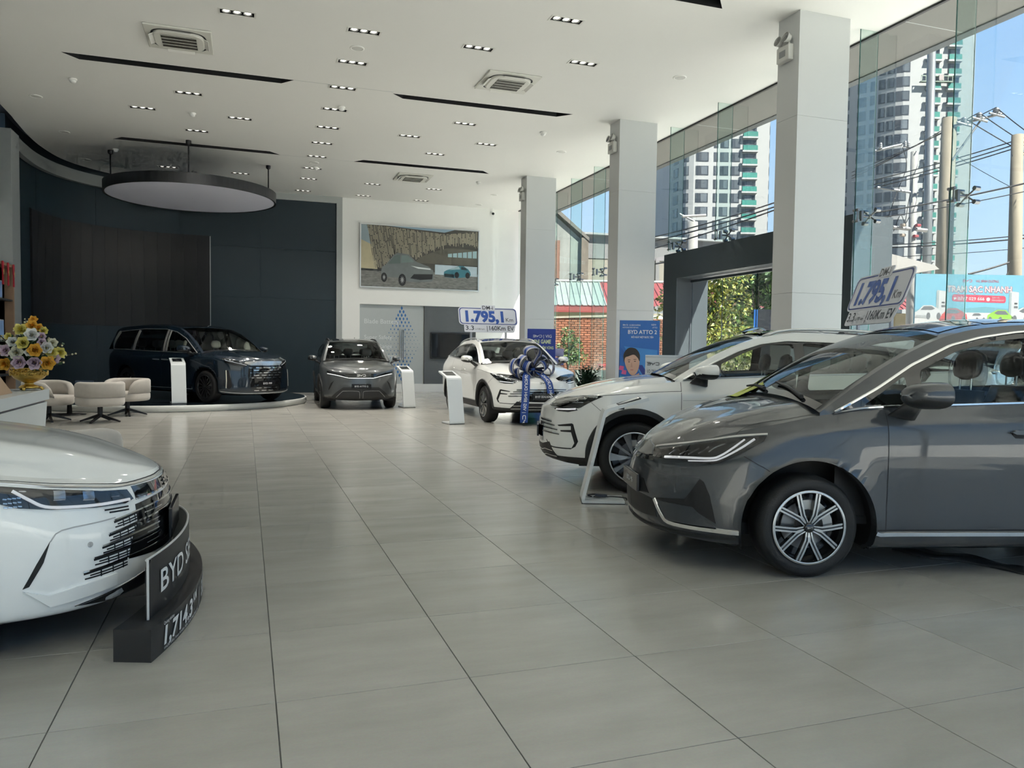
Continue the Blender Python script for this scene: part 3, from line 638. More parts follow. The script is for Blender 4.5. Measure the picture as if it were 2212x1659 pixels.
# ---- things on the far wall
def poster():
    w, h = 3.95, 2.03; t = thing('wall_poster', 'framed wide poster of a grey and a teal SUV before a slatted building', 'poster', (3.45, YF, 3.36))
    fr = MB()
    for a, b in (((0, 0), (w, .035)), ((0, h - .035), (w, h)), ((0, .035), (.035, h - .035)), ((w - .035, .035), (w, h - .035))): fr.b2((a[0], -.06, a[1]), (b[0], 0, b[1]))
    fr.build('frame', M_alu, t)
    def pr(name, m): return lambda poly, lift=0.0: MB().flat([(x * w, y * h) for x, y in poly], (0, -.03 - lift, 0), (1, 0, 0), (0, 0, 1)).build(name, m, t)
    def pm(n, c): return mat('print_' + n, c, .45, noise=.18, nscale=5)
    MB().b2((.03, -.03, .03), (w - .03, -.005, h - .03)).build('print_board', mat('print_sky', (.32, .40, .44), .5, noise=.35, nscale=.9), t)
    pr('print_haze', pm('haze', (.52, .46, .30)))([(.009, .27), (.2, .27), (.16, .62), (.009, .75)], .0005)
    pr('print_ground', mat('print_paving', (.20, .20, .185), .5, noise=.75, nscale=7, stretch=(1, 1, 3.2)))([(.009, .016), (.991, .016), (.991, .24), (.6, .28), (.009, .28)], .001)
    pr('print_horizon', pm('horizon', (.06, .065, .06)))([(.009, .265), (.30, .265), (.30, .29), (.009, .30)], .0015)
    pr('print_building', pm('bldg', (.075, .072, .06)))([(.055, .985), (.991, .985), (.991, .28), (.145, .28)], .001)
    pr('print_skygap', mat('print_sky2', (.30, .42, .52), .5))([(.15, .985), (.79, .985), (.70, .93), (.45, .955), (.2, .984)], .0013)
    rng = random.Random(4); sl = MB(); dk = MB()
    top = lambda x: .98 - .07 * max(0, min(1, (x - .15) / .5)) + .07 * max(0, (x - .72) / .28)
    bot = lambda x: .30 if x < .2 else (.46 if x < .42 else .46 + (x - .42) * .75 if x < .7 else .70 + .0 * x)
    for k in range(92):
        x = .06 + k * .0102; lean = .085 if x < .25 else .06 - .10 * (x - .25)
        z = bot(x) + rng.random() * .08
        while z < top(x) - .02:
            L = .06 + rng.random() * .16; z2 = min(z + L, top(x)); xa = x + lean * (top(x) - z); xb = x + lean * (top(x) - z2)
            if xa < .985: (sl if rng.random() < .72 else dk).flat([((xa) * w, z * h), ((xa + .006) * w, z * h), ((xb + .006) * w, z2 * h), (xb * w, z2 * h)], (0, -.0325, 0), (1, 0, 0), (0, 0, 1))
            z = z2 + .012
    sl.build('print_slats', pm('slat', (.42, .38, .28)), t); dk.build('print_slats', pm('slat2', (.22, .20, .16)), t)
    pr('print_arch', pm('arch', (.13, .12, .095)))([(.44, .42), (.50, .52), (.62, .62), (.72, .68), (.85, .69), (.991, .66), (.991, .42)], .004)
    for k in range(6): pr('print_pane', mat('print_glass', (.36, .52, .55), .4))([(.73 + k * .043, .54), (.765 + k * .043, .54), (.765 + k * .043, .60 + .012 * k), (.73 + k * .043, .59 + .012 * k)], .0045)
    pr('print_gap', pm('gap', (.50, .60, .66)))([(.62, .25), (.985, .24), (.985, .40), (.62, .41)], .0045)
    def car(x0, y0, sx, sy, c, dark, win):
        P = lambda q: [(x0 + a * sx, y0 + b * sy) for a, b in q]
        pr('print_car_body', pm(c[0], c[1]))(P([(0, .30), (.02, .52), (.10, .62), (.24, .93), (.32, .99), (.52, .96), (.66, .74), (.90, .60), (.99, .48), (1.0, .2), (.95, .12), (.62, .08), (.5, .1), (.36, .2), (.1, .22)]), .005)
        pr('print_car_window', pm(c[0] + 'w', win))(P([(.13, .63), (.25, .88), (.31, .93), (.36, .92), (.36, .66)]), .006)
        pr('print_windscreen', pm(c[0] + 's', tuple(min(1, v * 1.5) for v in win)))(P([(.375, .68), (.385, .92), (.50, .92), (.63, .73)]), .006)
        pr('print_car_lamp', mat('print_lamp', (.7, .74, .75), .4))(P([(.56, .60), (.70, .52), (.94, .50), (.93, .54), (.72, .57)]), .006)
        pr('print_car_mouth', pm('mouth', (.02, .02, .022)))(P([(.55, .2), (.62, .34), (.98, .36), (.97, .2), (.74, .16)]), .006)
        for cx, cy, r in ((.06, .20, .13), (.40, .14, .17)):
            pr('print_car_wheel', pm('tyre', (.02, .021, .022)))([(x0 + (cx + r * .42 * math.cos(a)) * sx, y0 + (cy + r * 1.15 * math.sin(a)) * sy) for a in np.linspace(0, 6.1, 16)], .0065)
            pr('print_rim', pm('rim', (.33, .34, .34)))([(x0 + (cx + (.28 if i % 2 else .1) * r * math.cos(a)) * sx, y0 + (cy + (.8 if i % 2 else .3) * r * math.sin(a)) * sy) for i, a in enumerate(np.linspace(0, 5.97, 20))], .007)
    car(.17, .07, .44, .50, ('grey', (.17, .19, .19)), None, (.12, .16, .15))
    P = lambda q: [(.695 + (1 - a) * .235, .20 + b * .21) for a, b in q]
    pr('print_car_body', pm('teal', (.05, .20, .25)))(P([(0, .30), (.02, .52), (.10, .75), (.28, .98), (.45, .99), (.62, .80), (.9, .6), (.99, .48), (1.0, .2), (.95, .08), (.62, .02), (.1, .12)]), .005)
    pr('print_windscreen', pm('tealw', (.35, .48, .52)))(P([(.40, .72), (.44, .93), (.52, .90), (.80, .63)]), .006)
    pr('print_car_window', pm('tealk', (.03, .05, .06)))(P([(.12, .66), (.2, .85), (.36, .92), (.36, .70)]), .006)
    pr('print_car_mouth', pm('tealm', (.015, .03, .035)))(P([(.62, .05), (.62, .3), (.98, .34), (.98, .1)]), .006)
    for cx in (.12, .52): pr('print_car_wheel', pm('tyre', (.02, .021, .022)))([(.695 + (1 - cx + .085 * math.cos(a)) * .235, .205 + .05 * (1 + math.sin(a))) for a in np.linspace(0, 6.1, 14)], .0065)
poster()
# sliding panel with the diamond pattern
sp = thing('sliding_wall_panel', 'pale grey sliding panel printed with a large diamond of small blue dots', 'wall panel', (3.46, YF + .14, .26))
MB().b2((.01, -.06, 0), (2.09, 0, 2.56)).build('board', mat('panel_grey', (.46, .49, .49), .35, noise=.03), sp)
dm = [MB(), MB()]; cx = 1.37; zc = 1.32; dz = .118; dxx = .118
for i in range(-10, 11):
    for j in range(-5, 6):
        x = cx + j * dxx + (dxx / 2 if i % 2 else 0); z = zc + i * dz * .98; d = abs(x - cx) / .66 + abs(z - zc) / 1.22
        if d > 1.0 or (abs(x - cx) < .1 and abs(z - zc) < .5): continue
        s = .034 * (.45 + .85 * min(1, abs(z - zc) / 1.0)) * (1.15 - .5 * abs(x - cx) / .66)
        dm[0 if abs(z - zc) > .35 else 1].flat([(x - s * .75, z), (x, z - s * 1.35), (x + s * .75, z), (x, z + s * 1.35)], (0, -.0612, 0), (1, 0, 0), (0, 0, 1))
dm[0].build('diamond_print', mat('print_blue', (.03, .15, .42), .4), sp); dm[1].build('diamond_print', mat('print_blue_grey', (.10, .19, .34), .4), sp)
tx = MB()
for txt, x, z, s in (('Blade Battery', .16, 1.96, .21), ('Super Safety', .16, 1.46, .18), ('Super Range', .16, 1.17, .18), ('Super Strength', .16, .86, .18)): letter(tx, txt, s, (x, -.0615, z), (1, 0, 0), (0, 0, 1))
tx.build('lettering', mat('lettering_pale', (.72, .74, .74), .5), sp)
hd = MB()
for k in range(3): hd.bevbox((1.33 + k * .055, -.085, 1.28), (.035, .05, .98), .006)
hd.build('handle', M_steel, sp)
structure(MB().b2((5.58, YF + .04, .26), (7.33, YF + .14, 2.83)).build('wall_panel_grey', mat('wall_panel_mid_grey', (.115, .125, .13), .45, noise=.04)))
tv = thing('wall_television', 'black wall television on the grey panel behind the white SUV', 'television', (5.78, YF + .04, 1.10))
MB().bevbox((.73, -.03, .43), (1.46, .06, .86), .01).build('housing', M_black, tv)
MB().b2((.04, -.0615, .05), (1.42, -.059, .82)).build('screen', M_gloss_black, tv)
cc = thing('dome_camera', 'small dark dome camera at the far right wall corner', 'camera', (7.86, YF, 6.0))
MB().cyl((0, 0, 0), (0, -.07, 0), .04, 12).build('mount', M_white, cc); MB().sphere((0, -.10, -.03), .045, 12, 8).build('dome', M_gloss_black, cc, smooth=True)
# ================================================================== CAR BUILDER
# local frame: origin on the ground under the middle of the front axle, x to the nose, y to the car's left, z up
M_rubber = mat('tyre_rubber', (.012, .012, .013), .62, bump=.15, bscale=120)
M_rimk = mat('rim_black', (.018, .019, .021), .2, coat=.6)
M_rims = mat('rim_machined', (.55, .55, .54), .25, metal=.9)
M_disc = mat('brake_disc', (.30, .30, .30), .35, metal=.8)
M_plast = mat('black_plastic', (.020, .021, .022), .5, bump=.08, bscale=300)
M_gloss = mat('piano_black', (.008, .009, .010), .06, coat=.8)
M_lens = glassmat('lamp_lens_clear', (.80, .82, .84), 1.6)
M_lampin = mat('lamp_interior', (.030, .032, .036), .25, metal=.3)
M_lampchr = mat('lamp_reflector', (.55, .57, .6), .12, metal=1.0)
M_drl = mat('lamp_light_guide', (.86, .88, .90), .25, emit=(1, 1, 1), estr=.35)
M_gap = mat('panel_gap', (.006, .006, .007), .6)
M_cabin = mat('cabin_dark', (.012, .012, .013), .45)
M_cabin2 = mat('cabin_grey', (.10, .10, .098), .6)
M_plate = mat('plate_black', (.010, .010, .011), .2)
M_text = mat('lettering_white', (.80, .81, .82), .4)
M_tint = glassmat('car_glass_tinted', (.30, .33, .33), 1.1)
M_clear = glassmat('car_glass_clear', (.78, .85, .83), .85)
M_dkglass = mat('roof_glass_black', (.010, .011, .013), .04, coat=.8)

class CarShape:
    """Smooth body from plan outlines (lower body), hood rows, and a greenhouse between belt and roof rail."""
    def __init__(s, sp):
        s.sp = sp; s.L = sp['lines']; J = len(s.L)
        for l in s.L: l['wf'] = pchip(l['w']); l['zf'] = pchip(l['z'])
        s.hood = pchip(sp['hood_z']); s.railz = pchip(sp['rail_z']); s.raily = pchip(sp['rail_y'])
        s.topdx = pchip(sp['top_dx']); s.topdz = pchip(sp['top_dz'])
        s.build_lower(); s.bvh = None
    def outline(s, l, n1=22, step=.028, n2=12):
        N, T, c, ct, q = l['N'], l['T'], l['c'], l['ct'], l.get('q', .62)
        xa, xb = N - c, T + ct; P = []
        th = np.linspace(0, math.pi / 2, n1 + 1)[:-1]
        wa = l['wf'](xa)
        for t in th:
            x = xa + c * math.cos(t) ** (2 * l.get('p', .5)); y = wa * math.sin(t) ** (2 * q * .5 if False else l.get('py', .9)); P.append((x, y, l['zf'](x)))
        ns = s.ns
        for k in range(ns + 1):
            x = xa + (xb - xa) * k / ns; P.append((x, l['wf'](x), l['zf'](x)))
        wb = l['wf'](xb)
        for t in np.linspace(math.pi / 2, 0, n2 + 1)[1:]:
            x = xb - ct * math.cos(t) ** .8; y = wb * math.sin(t) ** .7; P.append((x, y, l['zf'](x)))
        return np.array(P)
    def build_lower(s):
        Ls = s.L; s.ns = int((Ls[-1]['N'] - Ls[-1]['T']) / .036)
        O = [s.outline(l) for l in Ls]; J = len(O); sub = s.sp.get('sub', 5)
        js = np.linspace(0, J - 1, (J - 1) * sub + 1); U = len(O[0])
        G = np.zeros((len(js), U, 3)); A = np.array(O)
        kn = list(range(J))
        for u in range(U):
            for c in range(3): G[:, u, c] = pchip([(j, A[j, u, c]) for j in kn])(js)
        # flare around the wheel arches
        for ax in (0.0, -s.sp['wb']):
            r = np.hypot(G[:, :, 0] - ax, G[:, :, 2] - s.sp['wr']); Ra = s.sp['arch']
            fl = s.sp.get('flare', .012) * np.exp(-np.clip(r - Ra, 0, 9) ** 2 / .006) * (G[:, :, 1] > .5)
            G[:, :, 1] += fl
        s.G = G; s.U = U; s.belt = A[-1]
        # side belt functions
        x = A[-1][:, 0]; o = np.argsort(x); xs, ys, zs = x[o], A[-1][o, 1], A[-1][o, 2]
        s.bely = lambda q: np.interp(q, xs, ys); s.belz = lambda q: np.interp(q, xs, zs)
    # ---- pieces
    def lower(s):
        G = s.G; nj, U, _ = G.shape; V = G.reshape(-1, 3).copy(); F = []
        Ra = s.sp['arch']; cen = [(ax, s.sp['wr']) for ax in (0.0, -s.sp['wb'])]
        rad = [np.hypot(V[:, 0] - cx, V[:, 2] - cz) for cx, cz in cen]; side = V[:, 1] > .45
        use = np.zeros(len(V), int); cand = np.zeros(len(V), bool)
        for j in range(nj - 1):
            for u in range(U - 1):
                f = (j * U + u, j * U + u + 1, (j + 1) * U + u + 1, (j + 1) * U + u); bad = False
                for k in range(2):
                    if side[f[0]] and np.mean([rad[k][i] for i in f]) < Ra: bad = True
                if bad: cand[list(f)] = True
                else: F.append(f); use[list(f)] += 1
        snapped = []
        for i in np.where(cand & (use > 0))[0]:
            for k, (cx, cz) in enumerate(cen):
                if rad[k][i] < Ra + .12:
                    d = max(rad[k][i], 1e-4); V[i, 0] = cx + (V[i, 0] - cx) * Ra / d; V[i, 2] = cz + (V[i, 2] - cz) * Ra / d; snapped.append((i, k)); break
        s.snapped = {i for i, k in snapped}
        # lip: boundary edges between snapped vertices folded inward
        from collections import Counter
        ec = Counter()
        for f in F:
            for a, b in zip(f, f[1:] + f[:1]): ec[(min(a, b), max(a, b))] += 1
        VL = [tuple(v) for v in V]; inner = {}
        lip = []
        for (a, b), n in ec.items():
            if n == 1 and a in s.snapped and b in s.snapped:
                for i in (a, b):
                    if i not in inner: inner[i] = len(VL); VL.append((V[i, 0], V[i, 1] - .07, V[i, 2]))
                lip.append((a, b, inner[b], inner[a]))
        return VL, F, lip
    def hoodrows(s, xend):
        P = [p for p in s.belt if p[0] > xend]; p_ = s.sp.get('hood_p', 2.0)
        xe = xend; P.append((xe, float(s.bely(xe)), float(s.belz(xe)))); rows = []; n = 16; ridge = s.sp.get('ridge')
        for x, y, z in P:
            zc = s.hood(x); r = []
            for k in range(n + 1):
                t = 1 - k / n; zz = z + (zc - z) * (1 - t ** p_)
                if ridge:
                    pos, hgt, wid = ridge; fade = min(1, max(0, (s.belt[0][0] - x) / .35)); zz += hgt * fade * math.exp(-((t - pos) / wid) ** 2)
                r.append((x, y * t, zz))
            rows.append(r)
        return rows
    def top(s, x, t):
        """Windscreen / roof / rear glass surface: x along the rail, t in [-1, 1] across."""
        c = 1 - abs(t) ** s.sp.get('top_p', 2.2)
        return (x + s.topdx(x) * c, t * s.raily(x), s.railz(x) + s.topdz(x) * c)
    def topgrid(s, x0, x1, t0, t1, nx=20, nt=18):
        V = [s.top(x0 + (x1 - x0) * i / nx, t0 + (t1 - t0) * k / nt) for i in range(nx + 1) for k in range(nt + 1)]
        F = [(i * (nt + 1) + k, i * (nt + 1) + k + 1, (i + 1) * (nt + 1) + k + 1, (i + 1) * (nt + 1) + k) for i in range(nx) for k in range(nt)]
        return V, F
    def side(s, x, z, off=0.0):
        zb, zr = s.belz(x), s.railz(x); t = min(1, max(0, (z - zb) / max(zr - zb, .02))); yb, yr = s.bely(x), s.raily(x)
        return (x, yb + (yr - yb) * t + s.sp.get('bulge', .03) * 4 * t * (1 - t) + off, z)
    def sideoutline(s):
        a, b = s.sp['x_ws'], s.sp['x_re']; xs = np.linspace(a, b, 60)
        return [(x, float(s.belz(x))) for x in xs] + [(x, float(s.railz(x))) for x in xs[::-1] if s.railz(x) - s.belz(x) > .012]
def flip(vs): return [(x, -y, z) for x, y, z in vs]

class Car:
    def __init__(s, name, label, shape, pos, heading, paint, group=None, z=0.0):
        s.sh = shape; s.sp = shape.sp; s.paint = paint
        s.root = thing(name, label, 'car', (pos[0], pos[1], z), math.radians(heading), group)
        s.bv = []; s.bf = []
    def part(s, name, V, F, m, parent=None, ang=None, bvh=False):
        used = sorted({i for f in F for i in f}); ix = {i: k for k, i in enumerate(used)}
        o = MB().add([V[i] for i in used], [tuple(ix[i] for i in f) for f in F]).build(name, m, parent or s.root, smooth=True)
        if ang: sharp(o, ang)
        if bvh: k = len(s.bv); s.bv += [tuple(v) for v in V]; s.bf += [tuple(i + k for i in f) for f in F]
        return o
    def both(s, name, V, F, m, parent=None, bvh=False, ang=None):
        a = s.part(name, V, F, m, parent, ang, bvh); b = s.part(name, flip(V), [tuple(reversed(f)) for f in F], m, parent, ang, bvh); return a, b
    def body(s):
        sh, sp = s.sh, s.sp
        VL, F, lip = sh.lower(); V = list(VL); Fm = list(F); Lp = list(lip); n = len(VL)
        # lower body: both halves in one shell
        V += flip(VL); Fm += [tuple(reversed([i + n for i in f])) for f in F]; Lp += [tuple(i + n for i in f) for f in lip]
        mats = sp['body_mats'] if 'body_mats' in sp else None
        zc = sp.get('clad_z')
        mb = MB(); mb.smooth = True; mb.add(V, [])
        for f in Fm:
            mb.f.append(f); z = sum(V[i][2] for i in f) / 4; mb.sm.append(True); mb.m.append(1 if zc is not None and z < zc(sum(V[i][0] for i in f) / 4) else 0)
        for f in Lp: mb.f.append(f); mb.m.append(2); mb.sm.append(False)
        o = mb.build('body_shell', [s.paint, M_plast, M_plast if sp.get('cladding') else s.paint], s.root); s.shell = o
        k = len(s.bv); s.bv += V; s.bf += [tuple(i + k for i in f) for f in Fm]
        # hood
        xe = sp['x_ws'] - .10; rows = sh.hoodrows(xe); m = len(rows[0]); Vh = [p for r in rows for p in r]; Vh2 = flip(Vh); ch = len(rows)
        cowl = sp['x_cowl']; H = []; D = []
        for i in range(ch - 1):
            for k in range(m - 1):
                f = (i * m + k, i * m + k + 1, (i + 1) * m + k + 1, (i + 1) * m + k); x = Vh[f[3]][0]; t = k / (m - 1)
                xc = sp['x_ws'] + sh.topdx(sp['x_ws']) * (1 - (1 - t) ** 2.2) + .015
                (H if x > xc else D).append(f)
        s.part('hood', Vh + Vh2, H + [tuple(reversed([i + len(Vh) for i in f])) for f in H], s.paint, bvh=True)
        if D: s.part('dashboard', Vh + Vh2, D + [tuple(reversed([i + len(Vh) for i in f])) for f in D], M_cabin)
        # greenhouse: sides with window openings
        W = sp['windows']; out = sh.sideoutline(); dlo = sp.get('dlo')
        V2, T = fill2d(out, [dlo] if dlo else [w['poly'] for w in W], .07); Vs = [sh.side(x, z) for x, z in V2]
        s.both('window_surround', Vs, [tuple(reversed(t)) for t in T], s.paint if not sp.get('black_pillars') else sp['black_pillars'], bvh=True)
        if dlo:
            V2, T = fill2d(dlo, [w['poly'] for w in W], .06); Vs = [sh.side(x, z, -.002) for x, z in V2]
            s.both('window_frame', Vs, [tuple(reversed(t)) for t in T], sp.get('frame_mat', M_gloss), bvh=True)
        for w in W:
            V2, T = fill2d(w['poly'], (), .08); Vg = [sh.side(x, z, -.006) for x, z in V2]
            s.both('side_window', Vg, [tuple(reversed(t)) for t in T], M_tint if w.get('tint') else sp.get('side_glass', M_clear))
            if w.get('frame'):                       # black inner frame around the pane
                P = resample(w['poly'], .03); c = np.mean(np.array(P), axis=0); fw = w['frame']
                s.ribbon_side('window_frame', P, fw, -.002, M_gloss, True)
        # windscreen, pillars, roof, rear glass
        xa, xt, xr, xb = sp['x_ws'], sp['x_wt'], sp['x_rt'], sp['x_re']; tg = .93
        V, F = sh.topgrid(xa, xt, -tg, tg, 26, 22); s.part('windscreen', V, F, sp.get('ws_glass', M_clear)); s.bv_add(V, F)
        fr = [sh.topgrid(xt - .0, xt + .035, -tg, tg, 2, 18), sh.topgrid(xa, xa - .05, -tg, tg, 3, 18)]
        for V, F in fr[1:]: s.part('windscreen_band', [(x, y, z + .003) for x, y, z in V], F, M_gloss)
        V, F = sh.topgrid(xa, xt, tg, 1.0, 26, 3); s.both('windscreen_pillar', V, F, s.paint, bvh=True)
        V, F = sh.topgrid(xt, xr, -1, 1, 30, 26); s.part('roof', V, F, sp.get('roof_mat', s.paint), bvh=True)
        g0, g1, gt = sp.get('rear_glass', (.08, .62, .80)); L = xb - xr
        V, F = sh.topgrid(xr + L * g0, xr + L * g1, -gt, gt, 12, 14); s.part('rear_window', V, F, sp.get('rear_glassm', M_clear))
        for a, b, c, d in ((0, g0, -1, 1), (g1, 1, -1, 1), (g0, g1, -1, -gt), (g0, g1, gt, 1)):
            V, F = sh.topgrid(xr + L * a, xr + L * b, c, d, 6, 10); s.part('tailgate_panel', V, F, s.paint, bvh=True)
        # deck behind the cabin and the underbody
        tail = sh.belt[-1][0]
        if xb - tail > .05:
            P = [p for p in sh.belt if p[0] < xb]; rows = [[(x, y * t, z + .01 * (1 - t * t)) for t in np.linspace(1, -1, 11)] for x, y, z in P]
            s.part('boot_lid', [p for r in rows for p in r], [(i * 11 + k, i * 11 + k + 1, i * 11 + k + 12, i * 11 + k + 11) for i in range(len(rows) - 1) for k in range(10)], s.paint)
        b0 = sh.G[0]; rows = [[(x, y * t, z) for t in (1, .5, 0, -.5, -1)] for x, y, z in b0 if x < sp['lines'][0]['N'] - .05 and not any(abs(x - a) < sp['arch'] + .02 for a in (0, -sp['wb']))]
        mid = [r for r in rows if -sp['wb'] < r[0][0] < 0]; fr_ = [r for r in rows if r[0][0] > 0]; bk = [r for r in rows if r[0][0] < -sp['wb']]
        ub = MB()
        for grp in (fr_, mid, bk):
            if len(grp) > 1: ub.rings(grp, closed=False)
        yi = sp['W'] - .30; ub.b2((sp['arch'] + .1, -yi, .22), (-sp['wb'] - sp['arch'] - .1, yi, .30))
        ub.build('underbody', M_plast, s.root)
        for ax in (0, -sp['wb']):                    # wheel wells
            for sg in (1, -1):
                R = sp['arch'] + .015; a = np.linspace(-.35, math.pi + .35, 22); y0, y1 = sg * (sp['W'] - .02), sg * (sp['W'] - .36)
                w = MB(); w.rings([[(ax + R * math.cos(t), y, sp['wr'] + R * math.sin(t)) for t in a] for y in (sg * (sp['W'] - .075), y1)], closed=False)
                w.add([(ax, y1, sp['wr'])] + [(ax + R * math.cos(t), y1, sp['wr'] + R * math.sin(t)) for t in a], [(0, i + 1, i + 2) for i in range(len(a) - 1)])
                w.build('wheel_well', M_gap, s.root, smooth=True)
        return s
    def bv_add(s, V, F): k = len(s.bv); s.bv += [tuple(v) for v in V]; s.bf += [tuple(i + k for i in f) for f in F]
    def cast(s): s.bvh = BVHTree.FromPolygons([Vector(v) for v in s.bv], s.bf)
    def hit(s, p, d, back=2.5):
        d = Vector(d).normalized(); p = Vector(p); r = s.bvh.ray_cast(p + d * back, -d)
        if r[0] is None:
            r = s.bvh.find_nearest(p)
            if r[0] is None: return p, d
        n = r[1]
        if n.dot(d) < 0: n = -n
        return r[0], n
    def decal(s, name, pts, d, m, off=.004, step=.04, parent=None, mirror=True, smooth=0, skirt=True, depth=0.0, ang=40):
        """Patch that follows the body: outline given as 3D points near the surface, pressed on along -d."""
        if smooth: pts = catmull(pts, smooth, True)
        d = Vector(d).normalized(); e1 = Vector((0, 0, 1)).cross(d); e1 = e1.normalized() if e1.length > .1 else Vector((0, 1, 0)); e2 = d.cross(e1)
        q = [(Vector(p).dot(e1), Vector(p).dot(e2)) for p in pts]; base = sum((Vector(p).dot(d) for p in pts)) / len(pts)
        V2, T = fill2d(q, (), step); V = []
        for a, b in V2:
            p, n = s.hit(e1 * a + e2 * b + d * base, d); V.append(tuple(p + d * off - d * depth))
        F = list(T)
        # orient outward
        if F:
            a, b, c = (Vector(V[i]) for i in F[0])
            if (b - a).cross(c - a).dot(d) < 0: F = [tuple(reversed(f)) for f in F]
        if skirt:
            from collections import Counter
            ec = Counter(); dr = {}
            for f in F:
                for x, y in zip(f, f[1:] + f[:1]): ec[(min(x, y), max(x, y))] += 1; dr[(min(x, y), max(x, y))] = (x, y)
            k = {}
            for e_, n_ in ec.items():
                if n_ == 1:
                    x, y = dr[e_]
                    for i in (x, y):
                        if i not in k: k[i] = len(V); V.append(tuple(Vector(V[i]) - d * (off + .012)))
                    F.append((y, x, k[x], k[y]))
        o = s.part(name, V, F, m, parent, ang)
        if mirror: return o, s.part(name, flip(V), [tuple(reversed(f)) for f in F], m, parent, ang)
        return o
    def seam(s, name, pts, d, w=.005, m=None, off=.0012, mirror=True, step=.03, parent=None, smooth=0, thick=0.0):
        """Ribbon (panel gap, trim strip) along 3D points pressed onto the body."""
        if smooth: pts = catmull(pts, smooth)
        P = resample(pts, step, False); d = Vector(d).normalized(); C_ = [s.hit(p, d) for p in P]; V = []
        for i, (p, n) in enumerate(C_):
            a = C_[min(i + 1, len(C_) - 1)][0] - C_[max(i - 1, 0)][0]; t = n.cross(a).normalized() if a.length > 1e-6 else Vector((0, 0, 1))
            ww = w[0] + (w[1] - w[0]) * i / (len(C_) - 1) if isinstance(w, tuple) else w
            if thick: V += [tuple(p + t * ww / 2 - n * .002), tuple(p + t * ww * .35 + n * thick), tuple(p - t * ww * .35 + n * thick), tuple(p - t * ww / 2 - n * .002)]
            else: V += [tuple(p + t * ww / 2 + n * off), tuple(p - t * ww / 2 + n * off)]
        k = 4 if thick else 2; F = []
        for i in range(len(C_) - 1):
            for j in range(k - 1): F.append((i * k + j, i * k + j + 1, (i + 1) * k + j + 1, (i + 1) * k + j))
        if thick: F += [(3, 2, 1, 0), tuple(range((len(C_) - 1) * k, len(C_) * k))]
        o = s.part(name, V, F, m or M_gap, parent, 35)
        if mirror: s.part(name, flip(V), [tuple(reversed(f)) for f in F], m or M_gap, parent, 35)
        return o
    def ribbon_side(s, name, P, w, off, m, closed=False):
        """Ribbon on the window plane along (x, z) points, w wide towards the inside of a closed outline."""
        n = len(P); c = np.mean(np.array(P), axis=0); V = []
        area = sum(P[i][0] * P[(i + 1) % n][1] - P[(i + 1) % n][0] * P[i][1] for i in range(n)); sg = 1 if area > 0 else -1
        for i in range(n):
            a = np.array(P[(i + 1) % n]) - np.array(P[i - 1]) if closed else np.array(P[min(i + 1, n - 1)]) - np.array(P[max(i - 1, 0)])
            a = a / max(np.linalg.norm(a), 1e-9); nn = np.array([-a[1], a[0]]) * sg; q = np.array(P[i]) + nn * w
            V += [s.sh.side(P[i][0], P[i][1], off), s.sh.side(q[0], q[1], off)]
        F = [(i * 2, i * 2 + 1, ((i + 1) % n) * 2 + 1, ((i + 1) % n) * 2) for i in range(n if closed else n - 1)]
        s.both(name, V, F, m)
    def trim_side(s, name, P, w, off, m, closed=True, inward=False):
        n = len(P); V = []; k = 4
        for i in range(n):
            a = np.array(P[(i + 1) % n]) - np.array(P[i - 1]) if closed else np.array(P[min(i + 1, n - 1)]) - np.array(P[max(i - 1, 0)])
            a = a / max(np.linalg.norm(a), 1e-9); nn = np.array([-a[1], a[0]])
            for f, o_ in ((-.5, 0), (-.3, off), (.3, off), (.5, 0)):
                q = np.array(P[i]) + nn * w * f; V.append(s.sh.side(q[0], q[1], o_))
        F = [(i * k + j, i * k + j + 1, ((i + 1) % n) * k + j + 1, ((i + 1) % n) * k + j) for i in range(n if closed else n - 1) for j in range(3)]
        s.both(name, V, F, m, ang=30)
    def wheels(s, design, rim=.235, width=.22):
        sp = s.sp; R = sp['wr']; proto = None
        for ax in (0, -sp['wb']):
            for sg in (1, -1):
                if proto is None: w = proto = wheel(design, R, rim, width, s.root)
                else: w = copy_tree(proto, s.root)
                w.location = (ax, sg * (sp['W'] - sp.get('wheel_in', .03)), R); w.rotation_euler = (0, sp.get('spin', 0.0), 0 if sg > 0 else math.pi)
    def mirror(s, p, size=(.12, .23, .15), arm=True):
        """Door mirrors: shell, foot, glass, at p on the left side and mirrored."""
        for sg in (1, -1):
            x, y, z = p; a, b, c = size; prof = []
            mb = MB(); rows = []
            for i in range(13):                     # along the car axis: blunt glass side at the rear, rounded front
                t = i / 12; xx = x - a * .55 + a * 1.25 * t; k = (1 - t ** 2.6) ** .5 if t < 1 else .02
                k = max(k, .02); row = []
                for j in range(20):
                    an = 2 * math.pi * j / 20; cy, sz = math.cos(an), math.sin(an)
                    yy = b / 2 * np.sign(cy) * abs(cy) ** .7; zz = c / 2 * np.sign(sz) * abs(sz) ** .75
                    zz = zz * (1 - .22 * (yy / (b / 2)) * (1 if zz < 0 else -.2))
                    row.append((xx - .05 * (yy / b), sg * (y + yy * k), z + zz * k))
                rows.append(row)
            mb.rings(rows, cap=True); mi = [0] * len(mb.f)
            for q, f in enumerate(mb.f):
                zm = sum(mb.v[i][2] for i in f) / len(f)
                if zm < z - c * .12: mi[q] = 1
            mb.m = mi; o = mb.build('door_mirror', [s.paint, M_plast], s.root); sharp(o, 50)
            g = MB().add([rows[0][j] if False else (rows[0][j][0] - .003, sg * y + (rows[0][j][1] - sg * y) * .86, z + (rows[0][j][2] - z) * .84) for j in range(20)], [tuple(range(20))]).build('mirror_glass', M_chrome, o)
